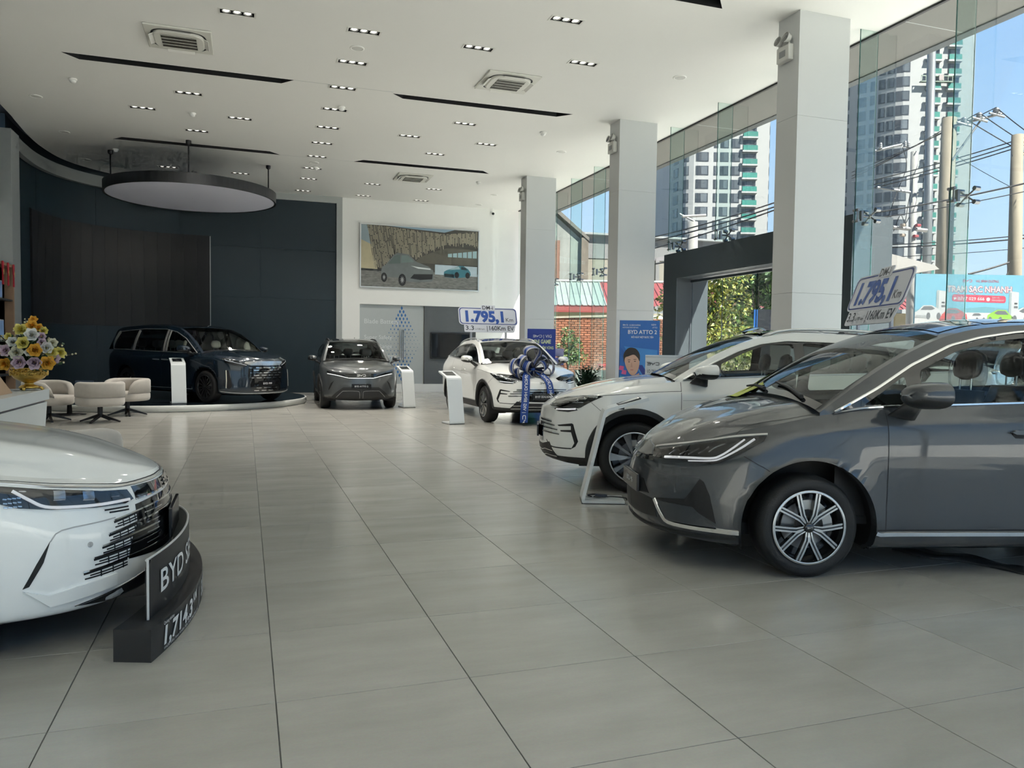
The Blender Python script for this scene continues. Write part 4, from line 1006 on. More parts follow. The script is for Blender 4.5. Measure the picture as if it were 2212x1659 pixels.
            if arm:
                f = MB(); q = s.sp.get('mirror_foot', (x + .03, y - b * .62 - .05, z - c * .95))
                f.rings([[(q[0] + .09 * math.cos(t) , sg * (q[1] + .0 + .03 * math.sin(t)), q[2] + .02 * math.cos(t)) for t in np.linspace(0, 6.28, 13)[:-1]],
                         [(x + .02 + .06 * math.cos(t), sg * (y - b * .28 + .05 * math.sin(t)), z - c * .30) for t in np.linspace(0, 6.28, 13)[:-1]]], cap=True)
                f.build('mirror_foot', M_plast, o, smooth=True)
    def cabin(s, seat=None, rows=2, seat_m=None, wrap=False, floor_z=.32):
        sp = s.sp; sm_ = seat_m or M_cabin; W = sp['W']
        xs = sp['x_ws']
        MB().b2((xs + .1, -W + .16, floor_z), (sp['x_re'] + .35, W - .16, floor_z + .05)).build('cabin_floor', M_cabin, s.root)
        for sg in (1, -1):                           # inner door trim up to the window sill
            x = np.linspace(xs - .15, sp['x_re'] + .3, 12); V = []
            for q in x: V += [(q, sg * (s.sh.bely(q) - .05), float(s.sh.belz(q)) - .015), (q, sg * (s.sh.bely(q) - .12), float(s.sh.belz(q)) - .05), (q, sg * (W - .17), floor_z)]
            MB().add(V, [(i * 3 + j, i * 3 + j + 1, i * 3 + j + 4, i * 3 + j + 3) for i in range(11) for j in range(2)]).build('door_trim', M_cabin, s.root)
        dz = float(s.sh.belz(xs)) - .03
        MB().bevbox((xs - .42, 0, dz - .12), (.42, 2 * W - .36, .24), .06, n=3).build('dashboard_top', M_cabin, s.root)
        sw = MB().tube([(xs - .66 + .10 * math.sin(t), .36 + .18 * math.cos(t), dz - .03 + .17 * math.sin(t)) for t in np.linspace(0, 6.2832, 25)[:-1]], .014, 6, closed=True); sw.box((xs - .65, .36, dz - .04), (.04, .13, .10)); sw.build('steering_wheel', M_cabin, s.root)
        px = seat if seat is not None else xs - 1.02
        for r in range(rows):
            for y in ((.38, -.38) if r == 0 else (.42, 0, -.42)):
                make_seat(s.root, px - r * .92, y, floor_z, sm_, sp.get('seat_h', .0), .25 if r == 0 else .21, wrap)
        MB().b2((px - rows * .92 + .1, -W + .2, floor_z), (px - rows * .92 + .16, W - .2, float(s.sh.belz(px - rows * .92)) - .1)).build('rear_bulkhead', M_cabin, s.root)
def make_seat(parent, x, y, z0, m, dh=0.0, hw=.25, wrap=False):
    lean = math.radians(14); b = MB()
    rows = []
    for i in range(9):
        t = i / 8; zz = z0 + .22 + t * (.60 + dh); w = hw * (1.0 - .28 * max(0, t - .55) ** 1.2 * 2.2 + .04 * math.sin(t * 3)); d = .085 * (1.0 - .3 * t)
        xx = x - math.tan(lean) * (zz - z0 - .2)
        rows.append([(xx + d * math.copysign(abs(math.cos(a)) ** .6, math.cos(a)), y + w * math.copysign(abs(math.sin(a)) ** .5, math.sin(a)), zz) for a in np.linspace(0, 6.2832, 21)[:-1]])
    b.rings(rows, cap=True); st = b.build('seat', m, parent, smooth=True)
    MB().bevbox((x + .24, y, z0 + .18), (.52, hw * 2.02, .17), .06, n=3).build('cushion', m, st, smooth=True)
    zt = z0 + .82 + dh; xt = x - math.tan(lean) * (.62 + dh); h = []
    for i in range(9):
        t = i / 8; k = (1 - abs(2 * t - 1) ** 3) ** .5 if 0 < t < 1 else .12
        h.append([(xt - .02 + .05 * k * math.cos(a) - .03 * t, y + (.135 - .02 * abs(t - .4)) * k ** .6 * math.copysign(abs(math.sin(a)) ** .6, math.sin(a)), zt + .07 + .20 * t) for a in np.linspace(0, 6.2832, 19)[:-1]])
    MB().rings(h, cap=True).build('headrest', m, st, smooth=True)
    MB().cyl((xt - .02, y + .06, zt - .02), (xt - .025, y + .06, zt + .1), .007, 6).cyl((xt - .02, y - .06, zt - .02), (xt - .025, y - .06, zt + .1), .007, 6).build('headrest_post', M_alu, st)
    if wrap:
        c = (xt - .03, y, zt + .16); g = []
        for i in range(9):
            t = i / 8; k = (1 - abs(2 * t - 1) ** 3) ** .5 if 0 < t < 1 else .2
            g.append([(xt - .02 + .075 * k * math.cos(a) - .03 * t, y + .165 * k ** .6 * math.copysign(abs(math.sin(a)) ** .6, math.sin(a)) * (1 + .05 * math.sin(5 * a + i)), zt - .03 + .31 * t) for a in np.linspace(0, 6.2832, 17)[:-1]])
        MB().rings(g).build('plastic_wrap', glassmat('clear_plastic_film', (.95, .955, .96), .45, .05), st, smooth=True)
def wheel(design, R, rim, width, parent):
    """Wheel about its own centre, outer face towards +y."""
    rot = Matrix.Rotation(math.radians(-90), 3, 'X'); hw = width / 2
    prof = [(rim - .012, -hw * .2 - hw), (rim + .004, -hw * 1.9), (rim + (R - rim) * .5, -hw * 2.05), (R - .025, -hw * 1.98), (R - .004, -hw * 1.75), (R, -hw * 1.3), (R, -hw * .7), (R - .004, -hw * .25), (R - .025, -hw * .02), (rim + (R - rim) * .55, hw * .06), (rim + .014, 0), (rim + .002, -.006), (rim - .012, -.012)]
    t = MB().lathe(prof, n=56, rot=rot).build('wheel', M_rubber, parent); sharp(t, 40)
    b = MB().lathe([(rim + .004, -.002), (rim + .006, .004), (rim - .006, .006), (rim - .012, -.004), (rim - .02, -.05), (rim - .035, -.16)], n=56, rot=rot)
    b.lathe([(rim - .03, -.10), (.05, -.105), (.05, -.12)], n=40, rot=rot); o = b.build('rim_barrel', M_rimk, t); sharp(o, 40)
    MB().lathe([(rim + .004, .0045), (rim - .003, .0085), (rim - .011, .0065)], n=56, rot=rot).build('rim_edge', M_rims if design not in ('dark',) else M_rimk, t, smooth=True)
    dk = MB().lathe([(.15, -.078), (.15, -.088), (.06, -.088), (.05, -.07), (.001, -.07)], n=32, rot=rot).build('brake_disc', M_disc, t); sharp(dk, 40)
    c = MB(); c.smooth = False
    for k in range(7):
        a = math.radians(130 + k * 14 - 42); r0, r1 = .105, .168; c.box((math.cos(a) * .138, -.07, math.sin(a) * .138), (.06, .06, .05), rot=Matrix.Rotation(-a, 3, 'Y'))
    c.build('brake_caliper', mat('caliper_grey', (.42, .43, .42), .4, metal=.5), t)
    hub = MB().lathe([(.001, .012), (.026, .011), (.031, .006), (.032, -.03)], n=24, rot=rot).build('hub_cap', M_gloss, t, smooth=True)
    lg = MB(); byd(lg, .036, (0, .0135, 0), (-1, 0, 0), (0, 0, 1)); lg.build('hub_logo', M_rims, hub)
    def spoke(pts, ws, y, th, m, name):
        """Flat bar along polyline in the wheel plane (x, z), face at y."""
        P = [np.array(p) for p in pts]; V = []
        for i, p in enumerate(P):
            a = P[min(i + 1, len(P) - 1)] - P[max(i - 1, 0)]; a = a / np.linalg.norm(a); n_ = np.array([-a[1], a[0]]); w_ = ws[i] / 2
            yy = y[i] if isinstance(y, (list, tuple)) else y
            for q, dy in ((p + n_ * w_, 0), (p - n_ * w_, 0), (p - n_ * w_ * 1.15, -th), (p + n_ * w_ * 1.15, -th)): V.append((q[0], yy + dy, q[1]))
        F = []
        for i in range(len(P) - 1):
            for j in range(4): F.append((i * 4 + j, i * 4 + (j + 1) % 4, (i + 1) * 4 + (j + 1) % 4, (i + 1) * 4 + j))
        F += [(0, 1, 2, 3), tuple(range((len(P) - 1) * 4, len(P) * 4))[::-1]]; return V, F
    pol = lambda r, a: (r * math.cos(a), r * math.sin(a))
    if design == 'ysplit':
        for k in range(5):
            a0 = math.radians(90 + 72 * k + 36); dkm = MB(); svr = MB()
            for sgn in (1, -1):
                pth = [pol(.030, a0 + sgn * .25), pol(.06, a0 + sgn * .20), pol(.085, a0 + sgn * .17), pol(rim * .62, a0 + sgn * .27), pol(rim - .008, a0 + sgn * .335)]
                ysp = [-.004, -.001, 0, 0, -.002]
                dkm.add(*spoke(pth, [.022, .024, .03, .034, .036], [v - .004 for v in ysp], .03, M_rimk, ''))
                for off in (.0105, -.0105):
                    q = []
                    for i, p in enumerate(pth):
                        b_ = np.array(pth[min(i + 1, 4)]) - np.array(pth[max(i - 1, 0)]); b_ = b_ / np.linalg.norm(b_); q.append(tuple(np.array(p) + np.array([-b_[1], b_[0]]) * off * (1 if i > 1 else .75)))
                    svr.add(*spoke(q, [.007, .008, .0095, .0105, .011], ysp, .006, M_rims, ''))
            d_ = dkm.build('spoke', M_rimk, t); svr.build('spoke_face', M_rims, d_)
    elif design == 'turbine':
        for k in range(10):
            a0 = 2 * math.pi * k / 10 + .1; big = k % 2 == 0
            pth = [pol(.028, a0), pol(.07, a0 + .03), pol(rim * .6, a0 + .06), pol(rim - .006, a0 + .10)]
            V, F = spoke(pth, [.02, .026, .05 if big else .03, .085 if big else .05], [0, .0, -.004, -.004], .035, M_rims, '')
            MB().add(V, F).build('spoke', M_rims if big else mat('rim_grey', (.30, .30, .30), .3, metal=.9), t)
    else:
        for k in range(14 if design == 'dark' else 10):
            n_ = 14 if design == 'dark' else 10; a0 = 2 * math.pi * k / n_
            V, F = spoke([pol(.028, a0), pol(rim * .5, a0), pol(rim - .006, a0)], [.018, .02, .03], 0, .03, M_rims, '')
            MB().add(V, F).build('spoke', mat('rim_dark_grey', (.07, .07, .075), .25, metal=.8), t)
    return t
# ================================================================== THE CARS
P_grey = mat('paint_grey_metallic', (.034, .040, .046), .35, metal=.05, coat=1.0, noise=.04, nscale=300)
P_white = mat('paint_pearl_white', (.82, .845, .85), .28, metal=.0, coat=1.0)
P_white2 = mat('paint_snow_white', (.78, .785, .765), .28, metal=.0, coat=1.0)
P_slate = mat('paint_slate_grey', (.085, .092, .096), .30, metal=.4, coat=1.0)
P_navy = mat('paint_deep_blue', (.007, .017, .030), .24, metal=.3, coat=1.0)
def V3(*p): return [tuple(map(float, q)) for q in p]
def lines(W, N, T, zs, tail=None):
    pass
def seamx(car, x0, z0, z1, lean=0.0, y=1.0, **k):
    car.seam('door_gap', V3((x0, y, z0), (x0 + lean * .5, y, (z0 + z1) / 2), (x0 + lean, y, z1)), (0, 1, 0), **k)

# ------------------------------------------------------------------ grey MPV in the right foreground
def win_e6(sh=None): pass
E6 = dict(W=.905, wb=2.80, wr=.325, arch=.425, flare=.010, x_ws=-.08, x_wt=-.95, x_rt=-3.35, x_re=-3.68, x_cowl=-.08, top_p=2.4, bulge=.03, hood_p=2.2, ridge=(.66, .018, .16),
    lines=[dict(N=.76, T=-3.62, c=.62, ct=.4, w=[(.9, .66), (.2, .78), (-3.7, .78)], z=[(-4, .22), (-3, .17), (.6, .17), (.9, .17)]),
           dict(N=.885, T=-3.70, c=.66, ct=.4, w=[(.3, .83), (-.4, .872), (-2.4, .872), (-3.7, .82)], z=[(-4, .28), (-3.2, .22), (.1, .215), (.9, .20)]),
           dict(N=.935, T=-3.74, c=.68, ct=.42, w=[(.3, .86), (-.4, .888), (-2.4, .888), (-3.7, .85)], z=[(-4, .36), (-3, .31), (.1, .305), (.9, .29)]),
           dict(N=.945, T=-3.76, c=.74, ct=.45, py=.95, w=[(.3, .868), (-.4, .895), (-2.4, .895), (-3.7, .86)], z=[(-4, .55), (.1, .52), (.9, .46)]),
           dict(N=.925, T=-3.76, c=.80, ct=.5, py=.98, w=[(.3, .868), (-.4, .902), (-2.4, .902), (-3.7, .85)], z=[(-4, .76), (.1, .74), (.9, .60)]),
           dict(N=.905, T=-3.74, c=.86, ct=.5, py=1.0, w=[(.2, .845), (-.4, .893), (-2.4, .893), (-3.7, .82)], z=[(-4, 1.0), (-1.2, .945), (-.3, .925), (.2, .88), (.5, .78), (.9, .665)]),
           dict(N=.87, T=-3.70, c=.92, ct=.5, py=1.05, w=[(.2, .75), (-.05, .80), (-.5, .835), (-2.4, .83), (-3.7, .74)], z=[(-4, 1.16), (-3, 1.15), (-1.4, 1.108), (-.5, 1.072), (-.14, 1.035), (.2, .962), (.45, .895), (.7, .79), (.88, .695)])],
    hood_z=[(-.4, 1.13), (-.1, 1.105), (.1, 1.075), (.3, 1.025), (.5, .955), (.65, .885), (.78, .795), (.87, .70)],
    rail_z=[(-.08, 1.045), (-.386, 1.252), (-.693, 1.422), (-1.0, 1.548), (-1.22, 1.597), (-1.6, 1.628), (-2.3, 1.63), (-3.0, 1.57), (-3.35, 1.46), (-3.55, 1.28), (-3.68, 1.14)],
    rail_y=[(-.08, .80), (-.386, .755), (-.693, .70), (-1.0, .655), (-1.5, .615), (-2.5, .60), (-3.4, .60), (-3.68, .68)],
    top_dx=[(-.08, .02), (-.95, -.04), (-1.6, 0), (-3.3, 0), (-3.68, -.06)], top_dz=[(-.08, .075), (-.5, .07), (-1.0, .06), (-2, .055), (-3.35, .05), (-3.68, .02)],
    windows=[])
def clampwin(pts, n=8): return catmull(pts, n, True)
E6['windows'] = [dict(poly=roundpoly([(-.30, 1.088), (-.66, 1.098), (-.66, 1.300)], .03, 4), frame=.018),
                 dict(poly=roundpoly([(-.715, 1.095), (-1.62, 1.125), (-1.58, 1.565), (-1.28, 1.535), (-1.02, 1.478), (-.715, 1.335)], .035, 4), frame=.022),
                 dict(poly=roundpoly([(-1.70, 1.125), (-2.55, 1.16), (-2.50, 1.565), (-2.1, 1.585), (-1.68, 1.575)], .035, 4), frame=.02),
                 dict(poly=roundpoly([(-2.62, 1.165), (-3.25, 1.20), (-3.15, 1.40), (-2.90, 1.50), (-2.58, 1.555)], .035, 4), frame=.02)]
c5 = Car('mpv_car', 'grey metallic MPV in the right foreground, cut off by the photo edge', CarShape(E6), (3.58, 4.785), 164.5, P_grey).body(); c5.cast()
def lamp(car, outline, d, guides, inner=None, lens=True, mirror=True, step=.035):
    car.decal('headlamp', outline, d, M_lampin, .002, step)
    for pts, w in guides: car.seam('light_guide', pts, d, w, M_drl, smooth=4, thick=.008)
    for pts, w in (inner or []): car.seam('lamp_reflector', pts, d, w, M_lampchr, thick=.007, smooth=3)
    if lens: car.decal('lamp_lens', outline, d, M_lens, .011, step)
def plate(car, x, z, w=.44, h=.12, text='BYD', size=.05, dx=.012, tw=None, tilt=0):
    """Black name plate across the nose at (x, z)."""
    b = MB().bevbox((x, 0, z), (.022, w, h), .006).build('name_plate', M_plate, car.root)
    t = MB(); letter(t, text, size, (x + dx, 0, z - size * .34), (0, 1, 0), (0, 0, 1), 'c', tw); t.build('plate_lettering', M_text, b)
def nose_logo(car, w, p, d=(1, 0, 0), m=None, tilt=0.0):
    o = MB(); q, n = car.hit(p, d); ay = Vector((0, 0, 1)) - n * n.z; ay.normalize(); ax = Vector((0, 1, 0))
    byd(o, w, q + n * .006, ax, ay); return o.build('nose_badge', m or M_chrome, car.root)
E6D = [(-.150, 1.046), (-.35, 1.080), (-.5, 1.090), (-1.0, 1.107), (-1.6, 1.128), (-2.5, 1.163), (-3.30, 1.205), (-3.30, 1.36), (-3.1, 1.44), (-2.7, 1.545), (-2.2, 1.592), (-1.7, 1.596), (-1.47, 1.578), (-1.214, 1.540), (-.997, 1.486), (-.701, 1.352), (-.449, 1.204)]
E6['dlo'] = roundpoly(E6D, .03, 3)
E6['windows'] = [dict(poly=roundpoly([(-.345, 1.095), (-.640, 1.108), (-.640, 1.285)], .03, 4)),
                 dict(poly=roundpoly([(-.74, 1.105), (-1.60, 1.138), (-1.57, 1.545), (-1.28, 1.512), (-1.02, 1.445), (-.74, 1.315)], .035, 4)),
                 dict(poly=roundpoly([(-1.72, 1.140), (-2.55, 1.175), (-2.50, 1.545), (-2.1, 1.568), (-1.70, 1.562)], .035, 4)),
                 dict(poly=roundpoly([(-2.64, 1.18), (-3.22, 1.215), (-3.14, 1.36), (-2.90, 1.455), (-2.60, 1.535)], .035, 4))]
bpy.data.objects.remove(c5.root) if False else None
def finish_mpv(c):
    lamp(c, V3((.803, .278, .739), (.690, .474, .788), (.559, .619, .830), (.431, .709, .868), (.261, .809, .896), (.285, .823, .863), (.391, .800, .796), (.476, .770, .746), (.532, .744, .716), (.585, .708, .699), (.674, .613, .697), (.749, .497, .703), (.810, .389, .692)), (.62, .78, .12),
         [(V3((.801, .395, .702), (.704, .552, .720), (.580, .689, .734), (.526, .724, .756), (.456, .746, .807), (.382, .755, .864)), (.020, .012)),
          (V3((.693, .584, .702), (.582, .698, .719), (.523, .737, .741), (.415, .776, .811), (.330, .788, .871)), (.008, .016))],
         [(V3((.76, .39, .722), (.735, .41, .745), (.72, .43, .757), (.70, .46, .748)), .012), (V3((.705, .47, .732), (.69, .50, .752), (.66, .53, .772)), .014), (V3((.66, .52, .738), (.64, .56, .765), (.615, .58, .785)), .014), (V3((.61, .58, .748), (.585, .61, .775), (.565, .625, .80)), .014), (V3((.56, .63, .765), (.53, .66, .80), (.48, .69, .825)), .012)])
    c.seam('lamp_trim', V3((.812, .198, .752), (.685, .455, .804), (.556, .608, .845), (.424, .706, .880), (.256, .806, .905)), (.62, .7, .35), .020, M_alu, thick=.006, smooth=4)
    c.decal('grille_bar', V3((.812, .0, .775), (.818, .165, .753), (.847, .245, .700), (.870, .177, .689), (.876, 0, .686)), (1, 0, .25), P_grey, .012, .04)
    c.decal('lamp_corner', V3((.817, .178, .747), (.801, .283, .742), (.810, .391, .691), (.849, .267, .690)), (.85, .5, .1), M_gloss, .003)
    c.decal('upper_grille', V3((.875, .0, .686), (.870, .177, .684), (.849, .267, .690), (.86, .30, .665), (.905, .0, .655)), (1, 0, 0), M_gloss, .003)
    nose_logo(c, .20, (.84, 0, .728))
    c.decal('grille_slot', V3((.917, .213, .534), (.909, .252, .530), (.893, .338, .443), (.919, .241, .446)), (1, .2, 0), M_gap, .003)
    c.decal('air_intake', V3((.647, .684, .600), (.627, .706, .584), (.598, .743, .503), (.565, .777, .329), (.697, .667, .413), (.786, .556, .414), (.865, .412, .419), (.874, .391, .425), (.727, .630, .461), (.696, .656, .513)), (.7, .7, 0), M_gap, .003, .03)
    c.decal('lower_grille', V3((.93, 0, .425), (.919, .242, .427), (.871, .397, .416), (.857, .432, .299), (.912, .266, .290), (.925, 0, .285)), (1, .15, 0), M_plast, .003)
    c.decal('bumper_blade', V3((.849, .447, .412), (.786, .556, .417), (.687, .676, .415), (.565, .776, .306), (.696, .674, .300), (.805, .534, .300), (.833, .482, .351)), (.72, .68, 0), P_grey, .007, .03)
    c.seam('bumper_chrome', V3((.869, .402, .418), (.854, .440, .366), (.833, .484, .317), (.804, .533, .286), (.696, .672, .283), (.564, .775, .284), (.440, .838, .281)), (.7, .7, 0), (.030, .036), M_chrome, thick=.010, smooth=3)
    c.seam('lip_trim', V3((.90, .0, .225), (.885, .25, .225), (.81, .46, .228), (.66, .66, .235), (.45, .82, .245)), (.8, .6, 0), .03, M_plast, thick=.012, smooth=3)
    plate(c, .944, .495, .46, .125, 'BYD M6', .055)
    for pts in (V3((.405, .807, .764), (.342, .846, .726), (.262, .875, .680)), V3((.424, .697, .885), (.386, .689, .918), (.335, .675, .941), (.253, .686, .967), (.108, .741, .996), (-.05, .77, 1.035))): c.seam('panel_gap', pts, (.2, .8, .6), .005, smooth=3)
    c.seam('bumper_crease', V3((.897, .204, .629), (.841, .414, .590), (.761, .549, .603), (.647, .682, .609)), (.8, .6, 0), .010, mat('paint_grey_shade', (.06, .066, .07), .4), smooth=3)
    seamx(c, -.485, .305, 1.05, .0); seamx(c, -1.66, .305, 1.10, 0); seamx(c, -2.62, .62, 1.14, 0)
    c.seam('sill_gap', V3((-.43, 1, .312), (-1.5, 1, .312), (-2.36, 1, .312)), (0, 1, 0), .008)
    c.seam('sill_chrome', V3((-.42, 1, .285), (-1.5, 1, .285), (-2.38, 1, .285)), (0, 1, 0), .034, M_chrome, thick=.008)
    c.trim_side('window_chrome', resample(E6['dlo'], .04), .016, .007, M_chrome)
    c.mirror((-.615, 1.045, 1.172), (.165, .235, .165))
    for x in (-1.40, -2.45):
        c.decal('door_handle', V3((x + .10, .9, .925), (x - .10, .9, .93), (x - .10, .9, .955), (x + .10, .9, .95)), (0, 1, 0), P_grey, .028, .03, smooth=2)
        c.decal('handle_recess', V3((x + .09, .9, .90), (x - .08, .9, .90), (x - .08, .9, .945), (x + .09, .9, .945)), (0, 1, 0), M_gap, .002, .03, smooth=2)
    V, F = c.sh.topgrid(-.99, -1.32, -.82, .82, 8, 14); c.part('roof_glass', [(x, y, z + .004) for x, y, z in V], F, M_dkglass)
    V, F = c.sh.topgrid(-1.34, -2.7, -.82, .82, 12, 14); c.part('roof_glass', [(x, y, z + .004) for x, y, z in V], F, M_dkglass)
    for y0 in (.50, -.12):
        w = MB(); P = [c.sh.top(-.10, y0 / .78), c.sh.top(-.14, (y0 - .3) / .78), c.sh.top(-.17, (y0 - .58) / .78)]
        w.tube([(p[0] + .0, p[1], p[2] + .022) for p in P], [.016, .011, .008], 6); w.build('wiper', M_plast, c.root)
    cw = c.sh.topgrid(-.075, -.078, -.9, .9, 1, 24); 
    c.wheels('ysplit', .232, .225); c.cabin(seat=-1.13, rows=2, wrap=True)
E6['spin'] = math.radians(2); E6['seat_h'] = .04
for o in list(c5.root.children_recursive): bpy.data.objects.remove(o)
bpy.data.objects.remove(c5.root)
c5 = Car('mpv_car', 'grey metallic MPV in the right foreground, cut off by the photo edge', CarShape(E6), (3.58, 4.785), 164.5, P_grey).body(); c5.cast(); finish_mpv(c5)
def mk_lines(W, N, T, side, nose, belt_w, belt_z, cf=.8, taper=.035, nx=(-.17, -.05, -.006, .0, -.012, -.035, -.07)):
    """Seven plan outlines from sill to belt; side / nose are the heights of the first six on the flank and at the nose."""
    off = (.13, .035, .018, .008, .0, .012); L = []
    for k in range(6):
        L.append(dict(N=N + nx[k], T=T + (.12, .05, .02, 0, 0, .02)[k], c=cf * (.78, .82, .86, .92, 1.0, 1.05)[k], ct=.45, py=(.9, .9, .9, .95, .98, 1.0)[k],
                      w=[(.9, W - off[k] - taper - .02), (.3, W - off[k] - taper), (-.4, W - off[k]), (T + 1.1, W - off[k]), (T, W - off[k] - .05)],
                      z=[(T, side[k] + (.06, .07, .05, .03, .03, .05)[k]), (T + 1, side[k]), (.15, side[k]), (N, nose[k])]))
    L.append(dict(N=N + nx[6], T=T + .06, c=cf * 1.12, ct=.5, py=1.05, w=belt_w, z=belt_z)); return L
# ------------------------------------------------------------------ white SUVs (two of the same model)
SL = dict(W=.935, wb=2.765, wr=.357, arch=.435, flare=.014, x_ws=-.40, x_wt=-1.22, x_rt=-3.25, x_re=-3.72, x_cowl=-.4, top_p=2.4, bulge=.03, hood_p=2.4, ridge=(.62, .014, .14), cladding=True,
    clad_z=lambda x: .40 if x < .45 else .33,
    lines=mk_lines(.935, .955, -3.82, (.24, .30, .42, .62, .82, .99), (.23, .28, .39, .52, .68, .80), [(.95, .70), (.5, .74), (.0, .80), (-.45, .845), (-2.4, .845), (-3.8, .74)],
                   [(-3.8, 1.26), (-3.3, 1.245), (-2.5, 1.22), (-1.42, 1.180), (-.87, 1.152), (-.45, 1.122), (0, 1.065), (.3, 1.005), (.5, .950), (.7, .895), (.9, .83)], cf=.78),
    hood_z=[(-.6, 1.17), (-.35, 1.155), (0, 1.115), (.3, 1.062), (.5, 1.01), (.67, .955), (.80, .895), (.89, .835)],
    rail_z=[(-.40, 1.130), (-.65, 1.285), (-.907, 1.426), (-1.28, 1.573), (-1.65, 1.625), (-2.16, 1.615), (-2.8, 1.56), (-3.25, 1.46), (-3.5, 1.34), (-3.72, 1.25)],
    rail_y=[(-.40, .815), (-.907, .725), (-1.28, .675), (-1.65, .65), (-2.5, .635), (-3.3, .60), (-3.72, .72)],
    top_dx=[(-.40, .07), (-1.22, -.02), (-1.8, 0), (-3.2, 0), (-3.72, -.05)], top_dz=[(-.40, .045), (-.9, .05), (-1.28, .045), (-2, .045), (-3.25, .05), (-3.72, .02)],
    dlo=roundpoly([(-.47, 1.136), (-.87, 1.165), (-1.42, 1.193), (-2.5, 1.232), (-3.33, 1.262), (-3.25, 1.36), (-2.8, 1.475), (-2.24, 1.530), (-1.54, 1.548), (-1.28, 1.513), (-1.05, 1.437), (-.8, 1.318)], .03, 3),
    windows=[dict(poly=roundpoly([(-.86, 1.178), (-1.60, 1.212), (-1.60, 1.515), (-1.36, 1.505), (-1.12, 1.425), (-.86, 1.30)], .03, 4)),
             dict(poly=roundpoly([(-1.70, 1.215), (-2.55, 1.245), (-2.55, 1.475), (-2.24, 1.505), (-1.70, 1.522)], .03, 4), tint=True),
             dict(poly=roundpoly([(-2.63, 1.25), (-3.25, 1.275), (-3.20, 1.34), (-2.9, 1.425), (-2.62, 1.47)], .03, 4), tint=True)], spin=.2)
SLS = CarShape(SL)
c4 = Car('white_suv', 'white SUV with black wheel arches parked behind the grey MPV', SLS, (4.01, 7.745), 159, P_white2, 'white SUVs of one model').body(); c4.cast()
c3 = Car('white_suv', 'white SUV facing the camera with a striped blue bow on its bonnet', SLS, (5.32, 14.5), -90.5, P_white2, 'white SUVs of one model').body(); c3.cast()
# ------------------------------------------------------------------ small grey SUV by the navy wall
AT = dict(W=.90, wb=2.62, wr=.34, arch=.415, flare=.014, x_ws=-.36, x_wt=-1.10, x_rt=-3.00, x_re=-3.38, x_cowl=-.36, top_p=2.6, bulge=.03, hood_p=2.6, ridge=(.55, .014, .14), cladding=True,
    clad_z=lambda x: .38 if x < .45 else .30,
    lines=mk_lines(.90, .85, -3.45, (.24, .30, .40, .60, .80, .97), (.20, .25, .36, .52, .68, .82), [(.85, .74), (.5, .76), (.0, .79), (-.45, .82), (-2.4, .82), (-3.4, .74)],
                   [(-3.4, 1.22), (-2.5, 1.18), (-1.42, 1.14), (-.45, 1.085), (0, 1.04), (.3, 1.0), (.5, .965), (.78, .90)], cf=.62),
    hood_z=[(-.6, 1.13), (-.30, 1.12), (0, 1.085), (.3, 1.04), (.5, 1.0), (.65, .96), (.79, .90)],
    rail_z=[(-.36, 1.10), (-.75, 1.375), (-1.10, 1.545), (-1.5, 1.61), (-2.2, 1.62), (-2.8, 1.58), (-3.0, 1.52), (-3.38, 1.22)],
    rail_y=[(-.36, .79), (-.75, .70), (-1.10, .635), (-1.6, .61), (-2.5, .61), (-3.38, .70)],
    top_dx=[(-.36, .07), (-1.10, .02), (-1.8, 0), (-3.0, 0), (-3.38, -.04)], top_dz=[(-.36, .035), (-1.10, .04), (-2, .045), (-3.0, .05), (-3.38, .02)],
    dlo=roundpoly([(-.46, 1.102), (-1.42, 1.153), (-2.5, 1.195), (-3.05, 1.215), (-2.95, 1.40), (-2.6, 1.50), (-1.5, 1.545), (-1.12, 1.475), (-.8, 1.31)], .03, 3),
    windows=[dict(poly=roundpoly([(-.70, 1.13), (-1.52, 1.17), (-1.52, 1.515), (-1.2, 1.462), (-.70, 1.215)], .03, 4)), dict(poly=roundpoly([(-1.62, 1.175), (-2.90, 1.225), (-2.82, 1.40), (-2.5, 1.475), (-1.62, 1.52)], .03, 4), tint=True)],
    rear_glass=(.10, .80, .86))
ATS = CarShape(AT)
c2 = Car('compact_suv', 'dark grey compact SUV facing the camera beside the navy wall', ATS, (2.53, 18.62), -92, P_slate).body(); c2.cast()
